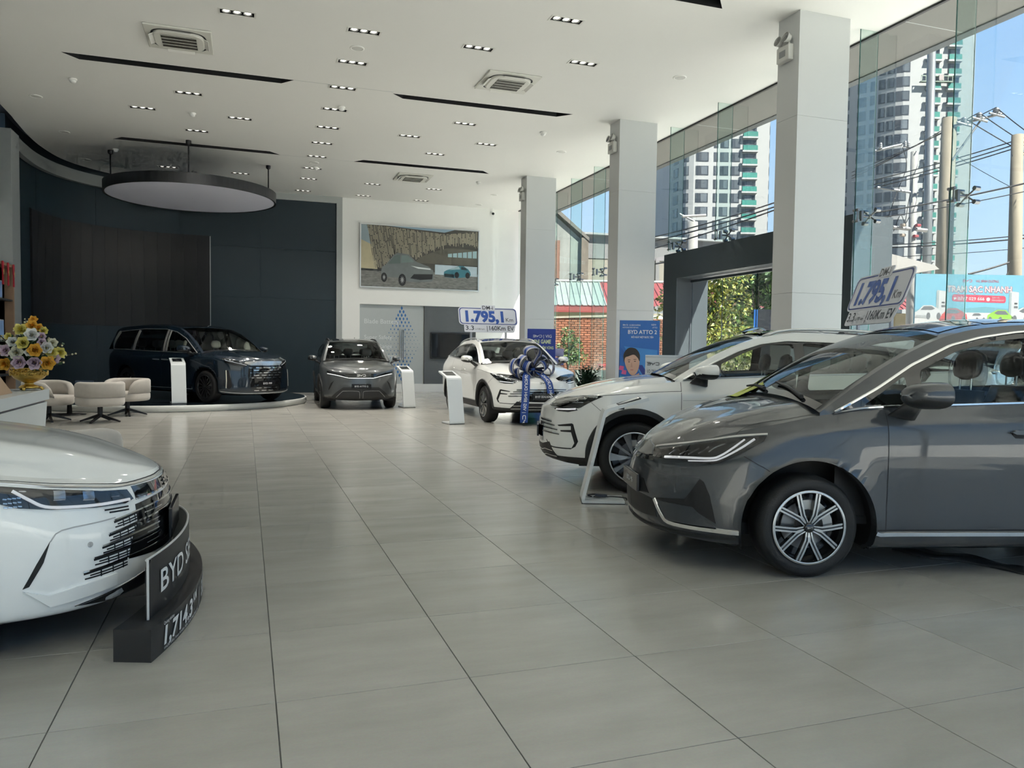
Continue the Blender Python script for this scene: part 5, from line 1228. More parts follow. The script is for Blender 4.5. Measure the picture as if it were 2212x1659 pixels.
# ------------------------------------------------------------------ dark blue people carrier on the round stage
M9 = dict(W=.985, wb=3.045, wr=.365, arch=.43, flare=.008, x_ws=-.22, x_wt=-1.18, x_rt=-3.75, x_re=-4.05, x_cowl=-.22, top_p=2.8, bulge=.03, hood_p=2.4, ridge=(.6, .012, .14),
    lines=mk_lines(.985, .93, -4.15, (.20, .25, .36, .60, .82, .98), (.17, .21, .34, .55, .78, .93), [(.9, .78), (.5, .82), (.0, .86), (-.45, .90), (-3.0, .905), (-4.1, .82)],
                   [(-4.1, 1.16), (-2.5, 1.13), (-1.2, 1.10), (-.3, 1.085), (0, 1.075), (.3, 1.065), (.6, 1.04), (.86, .985)], cf=.62),
    hood_z=[(-.6, 1.20), (-.2, 1.185), (0, 1.165), (.3, 1.125), (.6, 1.07), (.75, 1.03), (.865, .985)],
    rail_z=[(-.22, 1.10), (-.6, 1.375), (-.95, 1.57), (-1.3, 1.685), (-1.8, 1.735), (-2.6, 1.745), (-3.5, 1.71), (-3.75, 1.66), (-4.05, 1.16)],
    rail_y=[(-.22, .865), (-.7, .80), (-1.3, .735), (-2, .715), (-3.7, .72), (-4.05, .82)],
    top_dx=[(-.22, .05), (-1.18, .02), (-1.8, 0), (-3.7, 0), (-4.05, -.03)], top_dz=[(-.22, .06), (-1.2, .045), (-2, .05), (-3.75, .045), (-4.05, .02)],
    dlo=roundpoly([(-.32, 1.11), (-1.2, 1.118), (-2.5, 1.145), (-3.88, 1.175), (-3.68, 1.60), (-2.6, 1.665), (-1.7, 1.655), (-1.25, 1.585), (-.85, 1.44)], .03, 3),
    windows=[dict(poly=roundpoly([(-.78, 1.13), (-1.46, 1.135), (-1.46, 1.615), (-1.25, 1.565), (-.78, 1.36)], .03, 4)), dict(poly=roundpoly([(-1.68, 1.145), (-2.72, 1.165), (-2.66, 1.635), (-1.68, 1.635)], .03, 4), tint=True), dict(poly=roundpoly([(-2.95, 1.165), (-3.68, 1.19), (-3.50, 1.57), (-2.88, 1.625)], .03, 4), tint=True)],
    rear_glass=(.10, .55, .86), spin=.1)
c1 = Car('people_carrier', 'dark blue people carrier with slatted chrome grille on the round stage', CarShape(M9), (-.10, 19.03), -52, P_navy, z=.15).body(); c1.cast()
# ------------------------------------------------------------------ white sedan in the left foreground
SE = dict(W=.918, wb=2.718, wr=.335, arch=.385, flare=.008, x_ws=-.30, x_wt=-1.25, x_rt=-2.55, x_re=-3.35, x_cowl=-.3, top_p=2.4, bulge=.03, hood_p=2.3, ridge=(.58, .016, .15),
    lines=mk_lines(.918, 1.03, -3.75, (.17, .22, .34, .54, .70, .82), (.15, .19, .33, .48, .60, .68), [(.95, .66), (.5, .72), (.0, .78), (-.45, .82), (-2.4, .82), (-3.8, .74)],
                   [(-3.8, 1.03), (-2.5, 1.02), (-1.4, .99), (-.45, .955), (0, .895), (.375, .835), (.575, .795), (.775, .765), (.965, .745)], cf=.80),
    hood_z=[(-.6, 1.03), (-.30, 1.02), (0, 1.0), (.375, .945), (.575, .895), (.775, .825), (.895, .78), (.96, .745)],
    rail_z=[(-.30, .965), (-.7, 1.19), (-1.05, 1.33), (-1.5, 1.41), (-2.0, 1.42), (-2.55, 1.37), (-3.0, 1.20), (-3.35, 1.04)],
    rail_y=[(-.30, .79), (-.7, .71), (-1.3, .62), (-2, .59), (-2.7, .60), (-3.35, .72)],
    top_dx=[(-.30, .07), (-1.25, .0), (-3.35, -.03)], top_dz=[(-.30, .05), (-1.2, .045), (-2.55, .045), (-3.35, .02)],
    windows=[dict(poly=roundpoly([(-.66, 1.0), (-1.42, 1.01), (-1.42, 1.33), (-1.1, 1.27), (-.66, 1.05)], .03, 4)), dict(poly=roundpoly([(-1.5, 1.012), (-2.5, 1.035), (-2.45, 1.30), (-2.0, 1.345), (-1.5, 1.345)], .03, 4))])
c6 = Car('white_sedan', 'white saloon car in the left foreground, only its nose in view', CarShape(SE), (-1.425, 4.68), 0, P_white).body(); c6.cast()
for c, des in ((c4, 'turbine'), (c3, 'turbine'), (c2, 'plain'), (c1, 'dark'), (c6, 'plain')): c.wheels(des, c.sp['wr'] - .108, .23)
def arch_cladding(c, w=.062):
    for ax in (0, -c.sp['wb']):
        R = c.sp['arch'] + w / 2 - .004
        pts = [(ax + R * math.cos(a), 1.0, c.sp['wr'] + R * math.sin(a)) for a in np.linspace(-.12, math.pi + .12, 40)]
        c.seam('wheel_arch_cladding', pts, (0, 1, 0), w, M_plast, thick=.012)
def roof_rails(c, x0, x1, m, h=.035, t=.95):
    for sg in (1, -1):
        P = [c.sh.top(x0 + (x1 - x0) * k / 12, sg * t) for k in range(13)]
        MB().tube([(p[0], p[1], p[2] + h * math.sin(math.pi * k / 12) ** .4 + .004) for k, p in enumerate(P)], .016, 8).build('roof_rail', m, c.root, smooth=True)
def door_handles(c, xs, z, m=None):
    for x in xs:
        c.decal('door_handle', V3((x + .11, .93, z), (x - .11, .93, z + .005), (x - .11, .93, z + .03), (x + .11, .93, z + .025)), (0, 1, 0), m or c.paint, .012, .03, smooth=2)
def finish_white_suv(c, near):
    lamp(c, V3((.839, .352, .840), (.771, .301, .888), (.646, .442, .930), (.526, .599, .952), (.31, .868, .958), (.463, .824, .885), (.534, .788, .840), (.620, .735, .818), (.758, .570, .828), (.824, .423, .830)), (.72, .66, .25),
         [], [(V3((.80, .43, .850), (.68, .62, .868), (.50, .79, .890)), .012), (V3((.74, .45, .895), (.62, .62, .915)), .02)])
    c.decal('lamp_lower', V3((.800, .500, .808), (.76, .56, .826), (.60, .745, .840), (.566, .775, .812), (.66, .695, .785), (.758, .570, .785)), (.75, .66, .1), M_gloss, .004)
    c.seam('light_guide', V3((.775, .541, .803), (.677, .668, .812), (.585, .757, .824)), (.75, .66, .1), (.012, .022), M_drl, thick=.010, smooth=4)
    c.decal('bumper_slot', V3((.765, .601, .643), (.620, .751, .674), (.606, .767, .647), (.749, .625, .632)), (.75, .66, 0), M_gap, .003, .03)
    c.decal('bumper_slot', V3((.736, .649, .593), (.596, .778, .611), (.589, .785, .584), (.730, .657, .579)), (.75, .66, 0), M_gap, .003, .03)
    c.decal('bumper_vent', V3((.630, .743, .673), (.608, .762, .667), (.558, .810, .495), (.585, .795, .439), (.625, .767, .412), (.594, .789, .475), (.629, .755, .587)), (.7, .7, 0), M_gap, .003, .03)
    c.seam('bumper_vent', V3((.875, .430, .471), (.832, .525, .414), (.730, .672, .410), (.625, .767, .416)), (.75, .66, 0), .012, smooth=3)
    for k, (z, yo) in enumerate(((.672, .50), (.636, .56), (.596, .61), (.552, .64))):
        P = V3((1, .0, z), (1, .2, z), (.9, yo * .7, z + .002), (.8, yo, z - .004)); c.seam('grille_bar', P, (1, 0, 0), (.024, .012), M_gloss, thick=.006, smooth=3)
        c.seam('grille_chrome', [(x, y, zz + .013) for x, y, zz in P], (1, 0, 0), (.005, .003), M_chrome, thick=.005, smooth=3)
    c.decal('grille', V3((1, 0, .645), (1, .315, .635), (1, .335, .45), (1, .0, .44)), (1, 0, 0), M_gloss, .004)
    c.decal('lower_grille', V3((1, 0, .415), (1, .33, .42), (1, .50, .455), (1, .63, .30), (1, .40, .275), (1, 0, .27)), (1, 0, 0), M_plast, .004)
    for z, yo in ((.372, .56), (.318, .60)): c.seam('grille_chrome', V3((1, 0, z - .02), (1, .30, z - .018), (.9, .40, z), (.8, yo, z - .005)), (1, 0, 0), .010, M_chrome, thick=.006)
    plate(c, .968, .545, .46, .125, 'BYD SEALION 6', .05, tw=.36)
    nose_logo(c, .16, (.87, 0, .80), m=M_lampchr)
    c.seam('panel_gap', V3((.792, .0, .896), (.785, .2, .893), (.771, .295, .888)), (.6, 0, .8), .004, smooth=2)
    c.seam('panel_gap', V3((.365, .852, .964), (.218, .891, .979), (-.022, .902, 1.001), (-.342, .911, 1.023), (-.455, .92, 1.03)), (0, 1, .4), .005, smooth=2)
    c.seam('panel_gap', V3((.432, .838, .895), (.296, .900, .783)), (.3, .95, 0), .004)
    seamx(c, -.455, .43, 1.115); seamx(c, -1.65, .43, 1.18); seamx(c, -2.42, .78, 1.22, -.12)
    c.seam('door_crease', V3((-.47, 1, .935), (-1.4, 1, .955), (-2.4, 1, .97)), (0, 1, 0), .004, mat('paint_white_shade', (.4, .41, .42), .4))
    arch_cladding(c); c.trim_side('window_trim', resample(SL['dlo'], .05), .014, .006, M_alu)
    c.mirror((-.66, 1.06, 1.225), (.15, .22, .145)); door_handles(c, (-1.48, -2.38), .985)
    roof_rails(c, -1.32, -3.1, M_alu)
    for a, b in ((-1.28, -1.95), (-1.98, -2.8)):
        V, F = c.sh.topgrid(a, b, -.84, .84, 8, 14); c.part('roof_glass', [(x, y, z + .004) for x, y, z in V], F, M_dkglass)
    c.seam('window_sill_trim', V3((-.5, 1, .40), (-1.4, 1, .40), (-2.3, 1, .40)), (0, 1, 0), .012, M_alu, thick=.006)
    c.cabin(rows=2, seat=-1.45, seat_m=M_cabin2 if not near else M_cabin)
    w = MB(); w.rings([[(-1.33 - .10 * t, y, c.sh.top(-1.33 - .1 * t, y / .68)[2] + .03 + .035 * math.sin(t * math.pi) - .02 * (abs(y) / .5) ** 3) for y in np.linspace(-.5, .5, 13)] for t in (0, .35, .7, 1)], closed=False)
    if near: w.build('wind_deflector', M_gloss, c.root, smooth=True)
finish_white_suv(c4, True); finish_white_suv(c3, False)
def finish_compact(c):
    lamp(c, V3((.506, .744, .882), (.659, .569, .852), (.758, .385, .800), (.794, .306, .745), (.705, .518, .800), (.526, .738, .848)), (.75, .6, .2), [(V3((.529, .738, .826), (.704, .518, .787), (.797, .292, .734)), .018)])
    c.seam('light_guide', V3((.80, .286, .730), (.84, 0, .728)), (1, 0, 0), .016, M_drl, thick=.008)
    c.decal('grille', V3((.76, .358, .828), (.81, 0, .838), (.83, 0, .742), (.798, .279, .746)), (1, 0, .1), M_gloss, .004)
    c.decal('bumper_vent', V3((.679, .597, .671), (.657, .650, .558), (.614, .708, .444), (.612, .715, .486), (.641, .663, .613)), (.75, .6, 0), M_gap, .003, .03)
    c.decal('lower_grille', V3((.85, 0, .525), (.789, .400, .522), (.72, .56, .40), (.60, .68, .27), (.74, .5, .225), (.82, 0, .215)), (1, .2, 0), M_plast, .004)
    for P in (V3((.83, .04, .27), (.84, .04, .40), (.84, .10, .435), (.80, .38, .435), (.77, .43, .415), (.70, .55, .29)),): c.seam('intake_frame', P, (1, .2, 0), .014, mat('satin_grey', (.20, .20, .20), .4), thick=.01, smooth=2)
    plate(c, .855, .545, .44, .11, 'BYD ATTO 2', .05, tw=.30); nose_logo(c, .20, (.82, 0, .793))
    c.seam('panel_gap', V3((.60, 0, .985), (.5, .5, .978), (.40, .731, .968), (-.2, .80, 1.06)), (.3, .3, .9), .006, smooth=3)
    c.mirror((-.60, 1.02, 1.165), (.14, .21, .14)); seamx(c, -.45, .40, 1.08); seamx(c, -1.57, .40, 1.14)
    arch_cladding(c); c.cabin(rows=2, seat=-1.40, seat_m=mat('seat_beige', (.30, .28, .25), .6)); roof_rails(c, -1.25, -2.8, M_plast, .02)
    MB().cyl(c.sh.top(-2.7, .3), Vector(c.sh.top(-2.7, .3)) + Vector((-.03, 0, .06)), .008, 6).build('aerial', M_plast, c.root)
    V, F = c.sh.topgrid(-1.2, -2.3, -.8, .8, 8, 12); c.part('roof_glass', [(x, y, z + .004) for x, y, z in V], F, M_dkglass)
finish_compact(c2)
def finish_carrier(c):
    lamp(c, V3((.444, .839, 1.017), (.664, .701, .975), (.831, .458, .872), (.831, .484, .815), (.705, .707, .852), (.560, .841, .910)), (.7, .68, .25), [(V3((.54, .82, .955), (.70, .68, .91), (.82, .48, .85)), .010)],
         [(V3((.52, .81, .97), (.56, .79, .96)), .03), (V3((.63, .73, .945), (.66, .70, .94)), .03), (V3((.74, .60, .91), (.77, .56, .90)), .03)])
    c.decal('chrome_bar', V3((.892, 0, .942), (.800, .497, .932), (.79, .53, .90), (.854, .401, .850), (.911, 0, .846)), (1, 0, .2), mat('satin_chrome', (.62, .60, .57), .25, metal=.9), .010)
    nose_logo(c, .18, (.90, 0, .895), m=mat('badge_dark_chrome', (.3, .3, .3), .2, metal=1))
    c.decal('grille', V3((.912, 0, .838), (.831, .484, .822), (.82, .53, .80), (.869, .439, .513), (.873, .392, .282), (.902, 0, .25)), (1, .1, 0), M_gloss, .004)
    for r in range(10):
        z = .795 - r * .056; half = .46 - .012 * r
        n = 3
        for k in range(n):
            if (r % 2 == 0 and k == 0): y0, y1 = 0.0, .11
            else:
                y0 = (.04 if r % 2 else .17) + k * .19 - (.19 if r % 2 == 0 else 0); y1 = y0 + .125
            if y0 < 0: y0 = 0
            y1 = min(y1, half); 
            if y1 - y0 < .03 or (y0 < .24 and .36 < z < .53): continue
            c.seam('grille_slat', V3((1, y0, z + .004), (1, (y0 + y1) / 2, z), (1, y1, z + .004)), (1, .1, 0), .020, M_chrome, thick=.012)
    plate(c, .925, .445, .46, .12, 'BYD M9', .06, tw=.24)
    c.decal('bumper_vent', V3((.640, .815, .742), (.702, .768, .393), (.66, .815, .330), (.610, .845, .36), (.603, .848, .742)), (.65, .75, 0), M_gap, .003, .03)
    c.seam('fog_light_bar', V3((.598, .845, .742), (.616, .850, .516), (.612, .856, .351)), (.65, .75, 0), .022, mat('warm_light_bar', (.75, .72, .62), .3), thick=.010)
    c.seam('sill_chrome', V3((-.45, 1, .30), (-1.5, 1, .30), (-2.6, 1, .30)), (0, 1, 0), .014, M_alu, thick=.008)
    c.seam('lip_chrome', V3((.93, 0, .225), (.88, .4, .23), (.72, .75, .25), (.50, .93, .28)), (.8, .6, 0), .014, M_alu, thick=.008, smooth=3)
    for P in (V3((-1.52, 1, 1.14), (-1.51, 1, 1.40), (-1.50, 1, 1.63)), V3((-1.62, 1, 1.14), (-1.61, 1, 1.40), (-1.60, 1, 1.63)), V3((-2.83, 1, 1.16), (-2.80, 1, 1.40), (-2.75, 1, 1.63)), V3((-3.84, 1, 1.19), (-3.72, 1, 1.42), (-3.60, 1, 1.60))): c.seam('pillar_trim', P, (0, 1, 0), .085 if P[0][0] > -2 else .12, mat('satin_pillar', (.46, .45, .43), .35, metal=.6), thick=.006)
    c.trim_side('window_chrome', resample(M9['dlo'], .06), .016, .006, M_alu)
    c.mirror((-.52, 1.10, 1.20), (.16, .24, .16)); seamx(c, -.60, .33, 1.09); seamx(c, -1.58, .33, 1.11); seamx(c, -2.85, .33, 1.13)
    c.cabin(rows=3, seat=-1.25, seat_m=mat('seat_cream', (.62, .58, .50), .55)); door_handles(c, (-1.45, -1.8), .93, M_alu)
    V, F = c.sh.topgrid(-1.3, -3.2, -.82, .82, 10, 14); c.part('roof_glass', [(x, y, z + .004) for x, y, z in V], F, M_dkglass)
finish_carrier(c1)
def finish_sedan(c):
    lamp(c, V3((.36, .855, .805), (.424, .829, .799), (.568, .767, .769), (.774, .600, .722), (.865, .476, .704), (.893, .462, .654), (.863, .520, .642), (.754, .656, .654), (.601, .777, .677), (.486, .833, .700), (.40, .86, .735)), (.66, .72, .15),
         [(V3((.466, .823, .776), (.525, .808, .732), (.584, .784, .693), (.671, .726, .676), (.778, .628, .663), (.881, .484, .656)), .016)],
         [(V3((.60, .745, .735), (.64, .715, .73)), .05), (V3((.70, .665, .715), (.74, .625, .708)), .05), (V3((.80, .56, .695), (.83, .52, .69)), .03)])
    for k in range(4):
        for j in range(3): c.seam('lamp_cell', V3((.43 + .022 * k, .838, .745 - .018 * j), (.443 + .022 * k, .832, .742 - .018 * j)), (.66, .72, 0), .008, M_lampchr, thick=.006)
    c.seam('bonnet_chrome', V3((.30, .86, .825), (.418, .812, .812), (.594, .738, .776), (.772, .584, .738), (.869, .444, .722), (.952, .224, .716), (.98, 0, .716)), (.7, .6, .4), .016, M_alu, thick=.006, smooth=4)
    c.seam('panel_gap', V3((.30, .85, .838), (.413, .786, .823), (.587, .702, .788), (.767, .555, .752), (.866, .427, .733), (.949, .199, .727), (.973, 0, .727)), (.5, .4, .8), .006, smooth=4)
    c.decal('upper_grille', V3((.872, .430, .712), (.952, .215, .705), (.983, 0, .703), (1.005, 0, .655), (.962, .29, .648), (.902, .44, .645)), (1, .3, 0), M_gloss, .004)
    c.seam('badge_band', V3((1.0, 0, .655), (.962, .29, .650), (.905, .44, .648)), (1, .3, 0), .010, M_chrome, thick=.008, smooth=3)
    nose_logo(c, .20, (.985, 0, .682))
    c.decal('grille', V3((1.0, 0, .640), (.960, .30, .635), (.900, .455, .625), (.916, .471, .542), (.904, .503, .491), (.892, .528, .439), (.885, .545, .375), (.96, .38, .36), (1.02, 0, .345)), (1, .3, 0), M_gloss, .003)
    inn = [(.911, .459, .594), (.916, .471, .542), (.904, .503, .491), (.892, .528, .439), (.880, .552, .388)]; out = [(.829, .596, .578), (.812, .630, .522), (.788, .661, .473), (.758, .694, .427), (.722, .728, .372)]
    for k in range(5):
        a, b = np.array(out[k]), np.array(inn[k]); z = b[2]
        c.seam('grille_chrome', [tuple(a), tuple((a + b) / 2 + np.array([.01, .01, 0])), tuple(b), (.97, .30, z + .006), (1.03, 0, z + .008)], (1, .5, 0), .010, M_chrome, thick=.007, smooth=3)
        c.seam('grille_line', [tuple(a - [0, 0, .009]), tuple((a + b) / 2 + np.array([.01, .01, -.009])), tuple(b - [0, 0, .009])], (.8, .6, 0), .012, M_gap, smooth=2)
        for f, dz in ((.12, -.026), (.02, -.038)):
            p = a + (b - a) * f; c.seam('grille_line', [(p[0], p[1], a[2] + dz + .004), tuple((p + b) / 2 + np.array([.01, .01, dz])), (b[0], b[1], b[2] + dz)], (.8, .6, 0), .007, M_gap, smooth=2)
        for f in (.35, .62, .88):
            p = a + (b - a) * f; c.seam('grille_tick', [(p[0], p[1], p[2] - .010), (p[0], p[1], p[2] - .044)], (.8, .6, 0), .007, M_gap)
        if k < 4: c.seam('grille_chrome', [(.93, .40, z - .022), (.985, .22, z - .02)], (1, .3, 0), .006, M_chrome, thick=.006)
    for z, o in ((.625, 0), (.61, .03)): c.seam('grille_line', V3((.800, .625 - o, z + .008), (.88, .50, z)), (.8, .6, 0), .008, M_gap)
    c.decal('air_curtain', V3((.510, .850, .345), (.563, .835, .448), (.608, .805, .540), (.585, .822, .45), (.535, .846, .352)), (.5, .85, 0), M_gap, .003, .02)
    c.seam('bumper_crease', V3((.604, .796, .537), (.644, .767, .580), (.781, .649, .586), (.835, .584, .589)), (.7, .7, 0), .006, mat('paint_white_shade', (.4, .41, .42), .4), smooth=3)
    c.decal('bumper_blade', V3((.511, .848, .335), (.60, .815, .30), (.691, .757, .315), (.84, .615, .33), (.83, .60, .27), (.70, .72, .255), (.599, .80, .245)), (.65, .75, 0), c.paint, .014, .03)
    c.seam('lip_chrome', V3((.687, .735, .222), (.840, .600, .250), (.988, .310, .296), (1.03, 0, .305)), (.8, .6, 0), .008, M_chrome, thick=.006, smooth=3)
    c.decal('lower_grille', V3((.70, .72, .215), (.840, .590, .243), (.985, .300, .288), (1.02, 0, .297), (.98, 0, .20), (.85, .5, .18)), (.9, .4, 0), M_plast, .003)
    p, n = c.hit((.745, .700, .493), (.7, .7, 0))
    for sg in (1, -1): MB().lathe([(.012, 0), (.012, .004), (.009, .006), (.001, .006)], (p.x, sg * p.y, p.z), 16, rot=Vector((n.x, sg * n.y, n.z)).to_track_quat('Z', 'Y').to_matrix()).build('parking_sensor', mat('paint_white_shade', (.4, .41, .42), .4), c.root)
    MB().bevbox((1.045, 0, .47), (.02, .44, .16), .006).build('name_plate', M_plate, c.root)
    seamx(c, -.45, .25, .94); seamx(c, -1.5, .25, 1.0); c.mirror((-.60, 1.03, 1.04), (.14, .21, .14)); c.cabin(rows=2, seat=-1.45, floor_z=.26)
finish_sedan(c6)
# ================================================================== THINGS IN THE SHOWROOM
# ---- round stage and hanging disc
st = thing('round_stage', 'low round stage with dark top and white rim under the blue people carrier', 'stage', (-1.72, 21.05, 0))
MB().lathe([(3.2, 0), (3.2, .012), (3.235, .015), (3.24, .13), (3.225, .142), (3.19, .145)], n=96).build('rim', mat('stage_rim_white', (.66, .68, .66), .35), st, smooth=True)
MB().lathe([(3.20, .143), (3.19, .15), (.01, .15)], n=96).build('top', mat('stage_top_dark', (.012, .020, .028), .16, coat=.3), st, smooth=False)
dc = thing('hanging_disc', 'large round ceiling disc with black rim hanging on three rods', 'light disc', (-1.26, 21.42, 5.15))
MB().lathe([(1.985, 0), (2.0, -.004), (2.03, -.004), (2.035, .24), (2.0, .25), (1.6, .25)], n=96).build('rim', M_black, dc, smooth=False)
MB().lathe([(1.99, .006), (.01, .006)], n=96).build('diffuser', mat('disc_diffuser', (.80, .80, .92), .7), dc)
MB().lathe([(2.0, .24), (.01, .24)], n=48).build('back', M_black, dc)
for x, y in ((-1.84, -.16), (.03, -1.87), (1.84, .03)):
    r = MB().cyl((x, y, .24), (x, y, 1.0), .016, 8).build('rod', M_black, dc); MB().lathe([(.02, .9), (.06, .93), (.06, 1.0)], (x, y, 0), 14).build('rose', M_black, r, smooth=True)
    MB().bevbox((x + .12, y, .28), (.10, .06, .06), .01).build('driver', M_black, dc)

# ---- tablet kiosks
M_kio = mat('kiosk_white', (.66, .69, .70), .32, metal=.15)
def kiosk(label, x, y, rz, z=0.0, lean=.17, cable=False, face=None):
    t = thing('tablet_kiosk', label, 'kiosk', (x, y, z), math.radians(rz), 'tablet kiosks beside the cars')
    prof = [(.40, .0), (.03, .0)] + [(.03 - .03 * math.sin(a), .03 - .03 * math.cos(a)) for a in np.linspace(.3, 1.3, 4)] + [(0.0 + .0, .045), (lean - .004, .84)] + [(lean + .012 + .02 * k, .872 + .010 * k) for k in range(3)] + [(.60, .995)]
    P = [np.array(p) for p in prof]; th = .030; I = []
    for i, p in enumerate(P):
        a = P[min(i + 1, len(P) - 1)] - P[max(i - 1, 0)]; a = a / np.linalg.norm(a); I.append(p + np.array([a[1], -a[0]]) * th)
    w = .15; V = []
    poly = [tuple(p) for p in P] + [tuple(p) for p in reversed(I)]; n = len(P)
    o = MB(); 
    o.add([(px_, -w, pz) for px_, pz in poly] + [(px_, w, pz) for px_, pz in poly], [])
    N = len(poly); q = []
    for i in range(N): q.append((i, (i + 1) % N, (i + 1) % N + N, i + N))
    for i in range(n - 1): q.append((i, N - 1 - i, N - 2 - i, i + 1)); q.append((i + N, i + 1 + N, N - 2 - i + N, N - 1 - i + N))
    o.f += q; o.m += [0] * len(q); o.sm += [False] * len(q); b = o.build('folded_frame', M_kio, t)
    d = np.array([.60 - lean, .995 - .86]); d = d / np.linalg.norm(d); nn = np.array([-d[1], d[0]])
    c = np.array([lean, .86]) + d * .26 + nn * .010
    R = Matrix.Rotation(-math.atan2(d[1], d[0]), 3, 'Y')
    MB().bevbox((c[0], 0, c[1]), (.22, .20, .012), .005, rot=R).build('tablet', M_black, t); c2_ = c + nn * .0065
    MB().box((c2_[0], 0, c2_[1]), (.195, .175, .001), rot=R).build('screen', M_gloss_black, t)
    ll = np.array([lean, .755]); dl = ll / np.linalg.norm(ll); lg = MB(); pos = dl * .60
    byd(lg, .14, (pos[0] - .004 * dl[1] - .002, 0, pos[1]), (0, -1, 0), (dl[0], 0, dl[1])); lg.build('logo', mat('logo_grey', (.36, .37, .38), .4), t)
    MB().b2((.0, -.16, 0), (.40, .16, .006)).build('foot_plate', M_plast, t)
    if cable:
        cb = catmull([(.10, -.02, .045), (.07, .05, .045), (.13, .06, .05), (.17, .0, .05), (.12, -.04, .05), (.22, -.02, .045), (.30, -.03, .05), (.41, -.06, .045), (.43, -.03, .02)], 5)
        MB().tube(cb, .006, 6).build('cable', M_cable_in, t); MB().bevbox((.19, -.01, .055), (.11, .05, .025), .006).build('power_adapter', mat('adapter_blue_black', (.02, .03, .05), .4), t)
        MB().bevbox((lean + .17, -.05, .885), (.06, .02, .02), .004).build('clip', M_black, t)
M_cable_in = mat('lead_black', (.015, .015, .016), .5)
kiosk('white tablet kiosk standing on the round stage by the blue carrier', -1.36, 18.25, 100, .15)
kiosk('greyish tablet kiosk between the compact SUV and the diamond panel', 3.72, 18.30, 97)
kiosk('white tablet kiosk beside the front wheel of the ribboned SUV', 3.78, 14.10, 98)
kiosk('tablet kiosk seen edge-on with a black cable on its foot', 3.0, 6.66, -21, cable=True, lean=.19)

# ---- tilted mileage boards on the two white SUVs
def mileage(label, car, dz, z0):
    q = car.root.matrix_basis
    t = thing('mileage_board', label, 'sign board', car.root.location, car.root.rotation_euler.z, 'mileage boards on the white SUVs')
    x0 = -2.62; tilt = math.radians(20); ax = Vector((0, 1, 0)); ay = Vector((-math.sin(tilt), 0, math.cos(tilt))); nz = Vector((math.cos(tilt), 0, math.sin(tilt)))
    O = Vector((x0, .0, z0)); w, h = 1.42, .43
    main = roundpoly([(-w / 2, .16), (w / 2, .16), (w / 2, .16 + h), (-w / 2, .16 + h)], .09, 5); sub = roundpoly([(-.60, -.02), (.60, -.02), (.66, .17), (-.60, .17)], .03, 3); tab = roundpoly([(-.17, .16 + h - .06), (.17, .16 + h - .06), (.19, .16 + h + .06), (-.15, .16 + h + .06)], .02, 3)
    mw = mat('board_pale', (.62, .64, .70), .5)
    def slab(name, poly, off, th, m): return MB().prism(poly, nz * -th, O + nz * off, ax, ay).build(name, m, t)
    slab('board', main, 0, .012, mw); slab('sub_board', sub, -.002, .012, mw); slab('tab', tab, .004, .010, mw)
    inner = [(x * .975, (y - .16 - h / 2) * .93 + .16 + h / 2) for x, y in main]; inn2 = [(x * .945, (y - .16 - h / 2) * .85 + .16 + h / 2) for x, y in main]
    b = MB(); n = len(inner); b.add([O + nz * .002 + ax * x + ay * y for x, y in inner + inn2], [(i, (i + 1) % n, n + (i + 1) % n, n + i) for i in range(n)]); b.build('border', mat('board_navy', (.035, .06, .24), .4), t)
    bl = MB(); letter(bl, '1.795,1', .36, O + nz * .003 + ay * .245 + ax * -.55, ax, ay, width=.92, bold=.05); bl.build('lettering_blue', mat('board_blue', (.03, .09, .36), .4), t)
    dk = MB(); letter(dk, 'Km', .14, O + nz * .003 + ay * .25 + ax * .42, ax, ay, width=.18); letter(dk, 'DM-i', .13, O + nz * .006 + ay * (.16 + h - .045), ax, ay, 'c', bold=.012)
    letter(dk, '3.3', .15, O + nz * .001 + ay * .03 + ax * -.57, ax, ay, bold=.012, width=.20); letter(dk, 'L/100 km', .06, O + nz * .001 + ay * .035 + ax * -.34, ax, ay, width=.22); letter(dk, '|', .16, O + nz * .001 + ay * .03 + ax * -.06, ax, ay); letter(dk, '160Km EV', .155, O + nz * .001 + ay * .03, ax, ay, bold=.012, width=.60)
    dk.build('lettering_dark', mat('board_black', (.03, .035, .05), .4), t)
    for y in (-.42, .42):
        a = O + ax * y + ay * .1 - nz * .02; zr = car.sh.top(x0 - .05, y / .68)[2]
        MB().box((a.x - .035, y, (a.z + zr) / 2), (.025, .05, a.z - zr + .06)).build('leg', mw, t)
mileage('tilted mileage board on the roof of the SUV behind the grey MPV', c4, 0, 1.77)
mileage('upright looking mileage board on the roof of the ribboned SUV', c3, 0, 1.84)

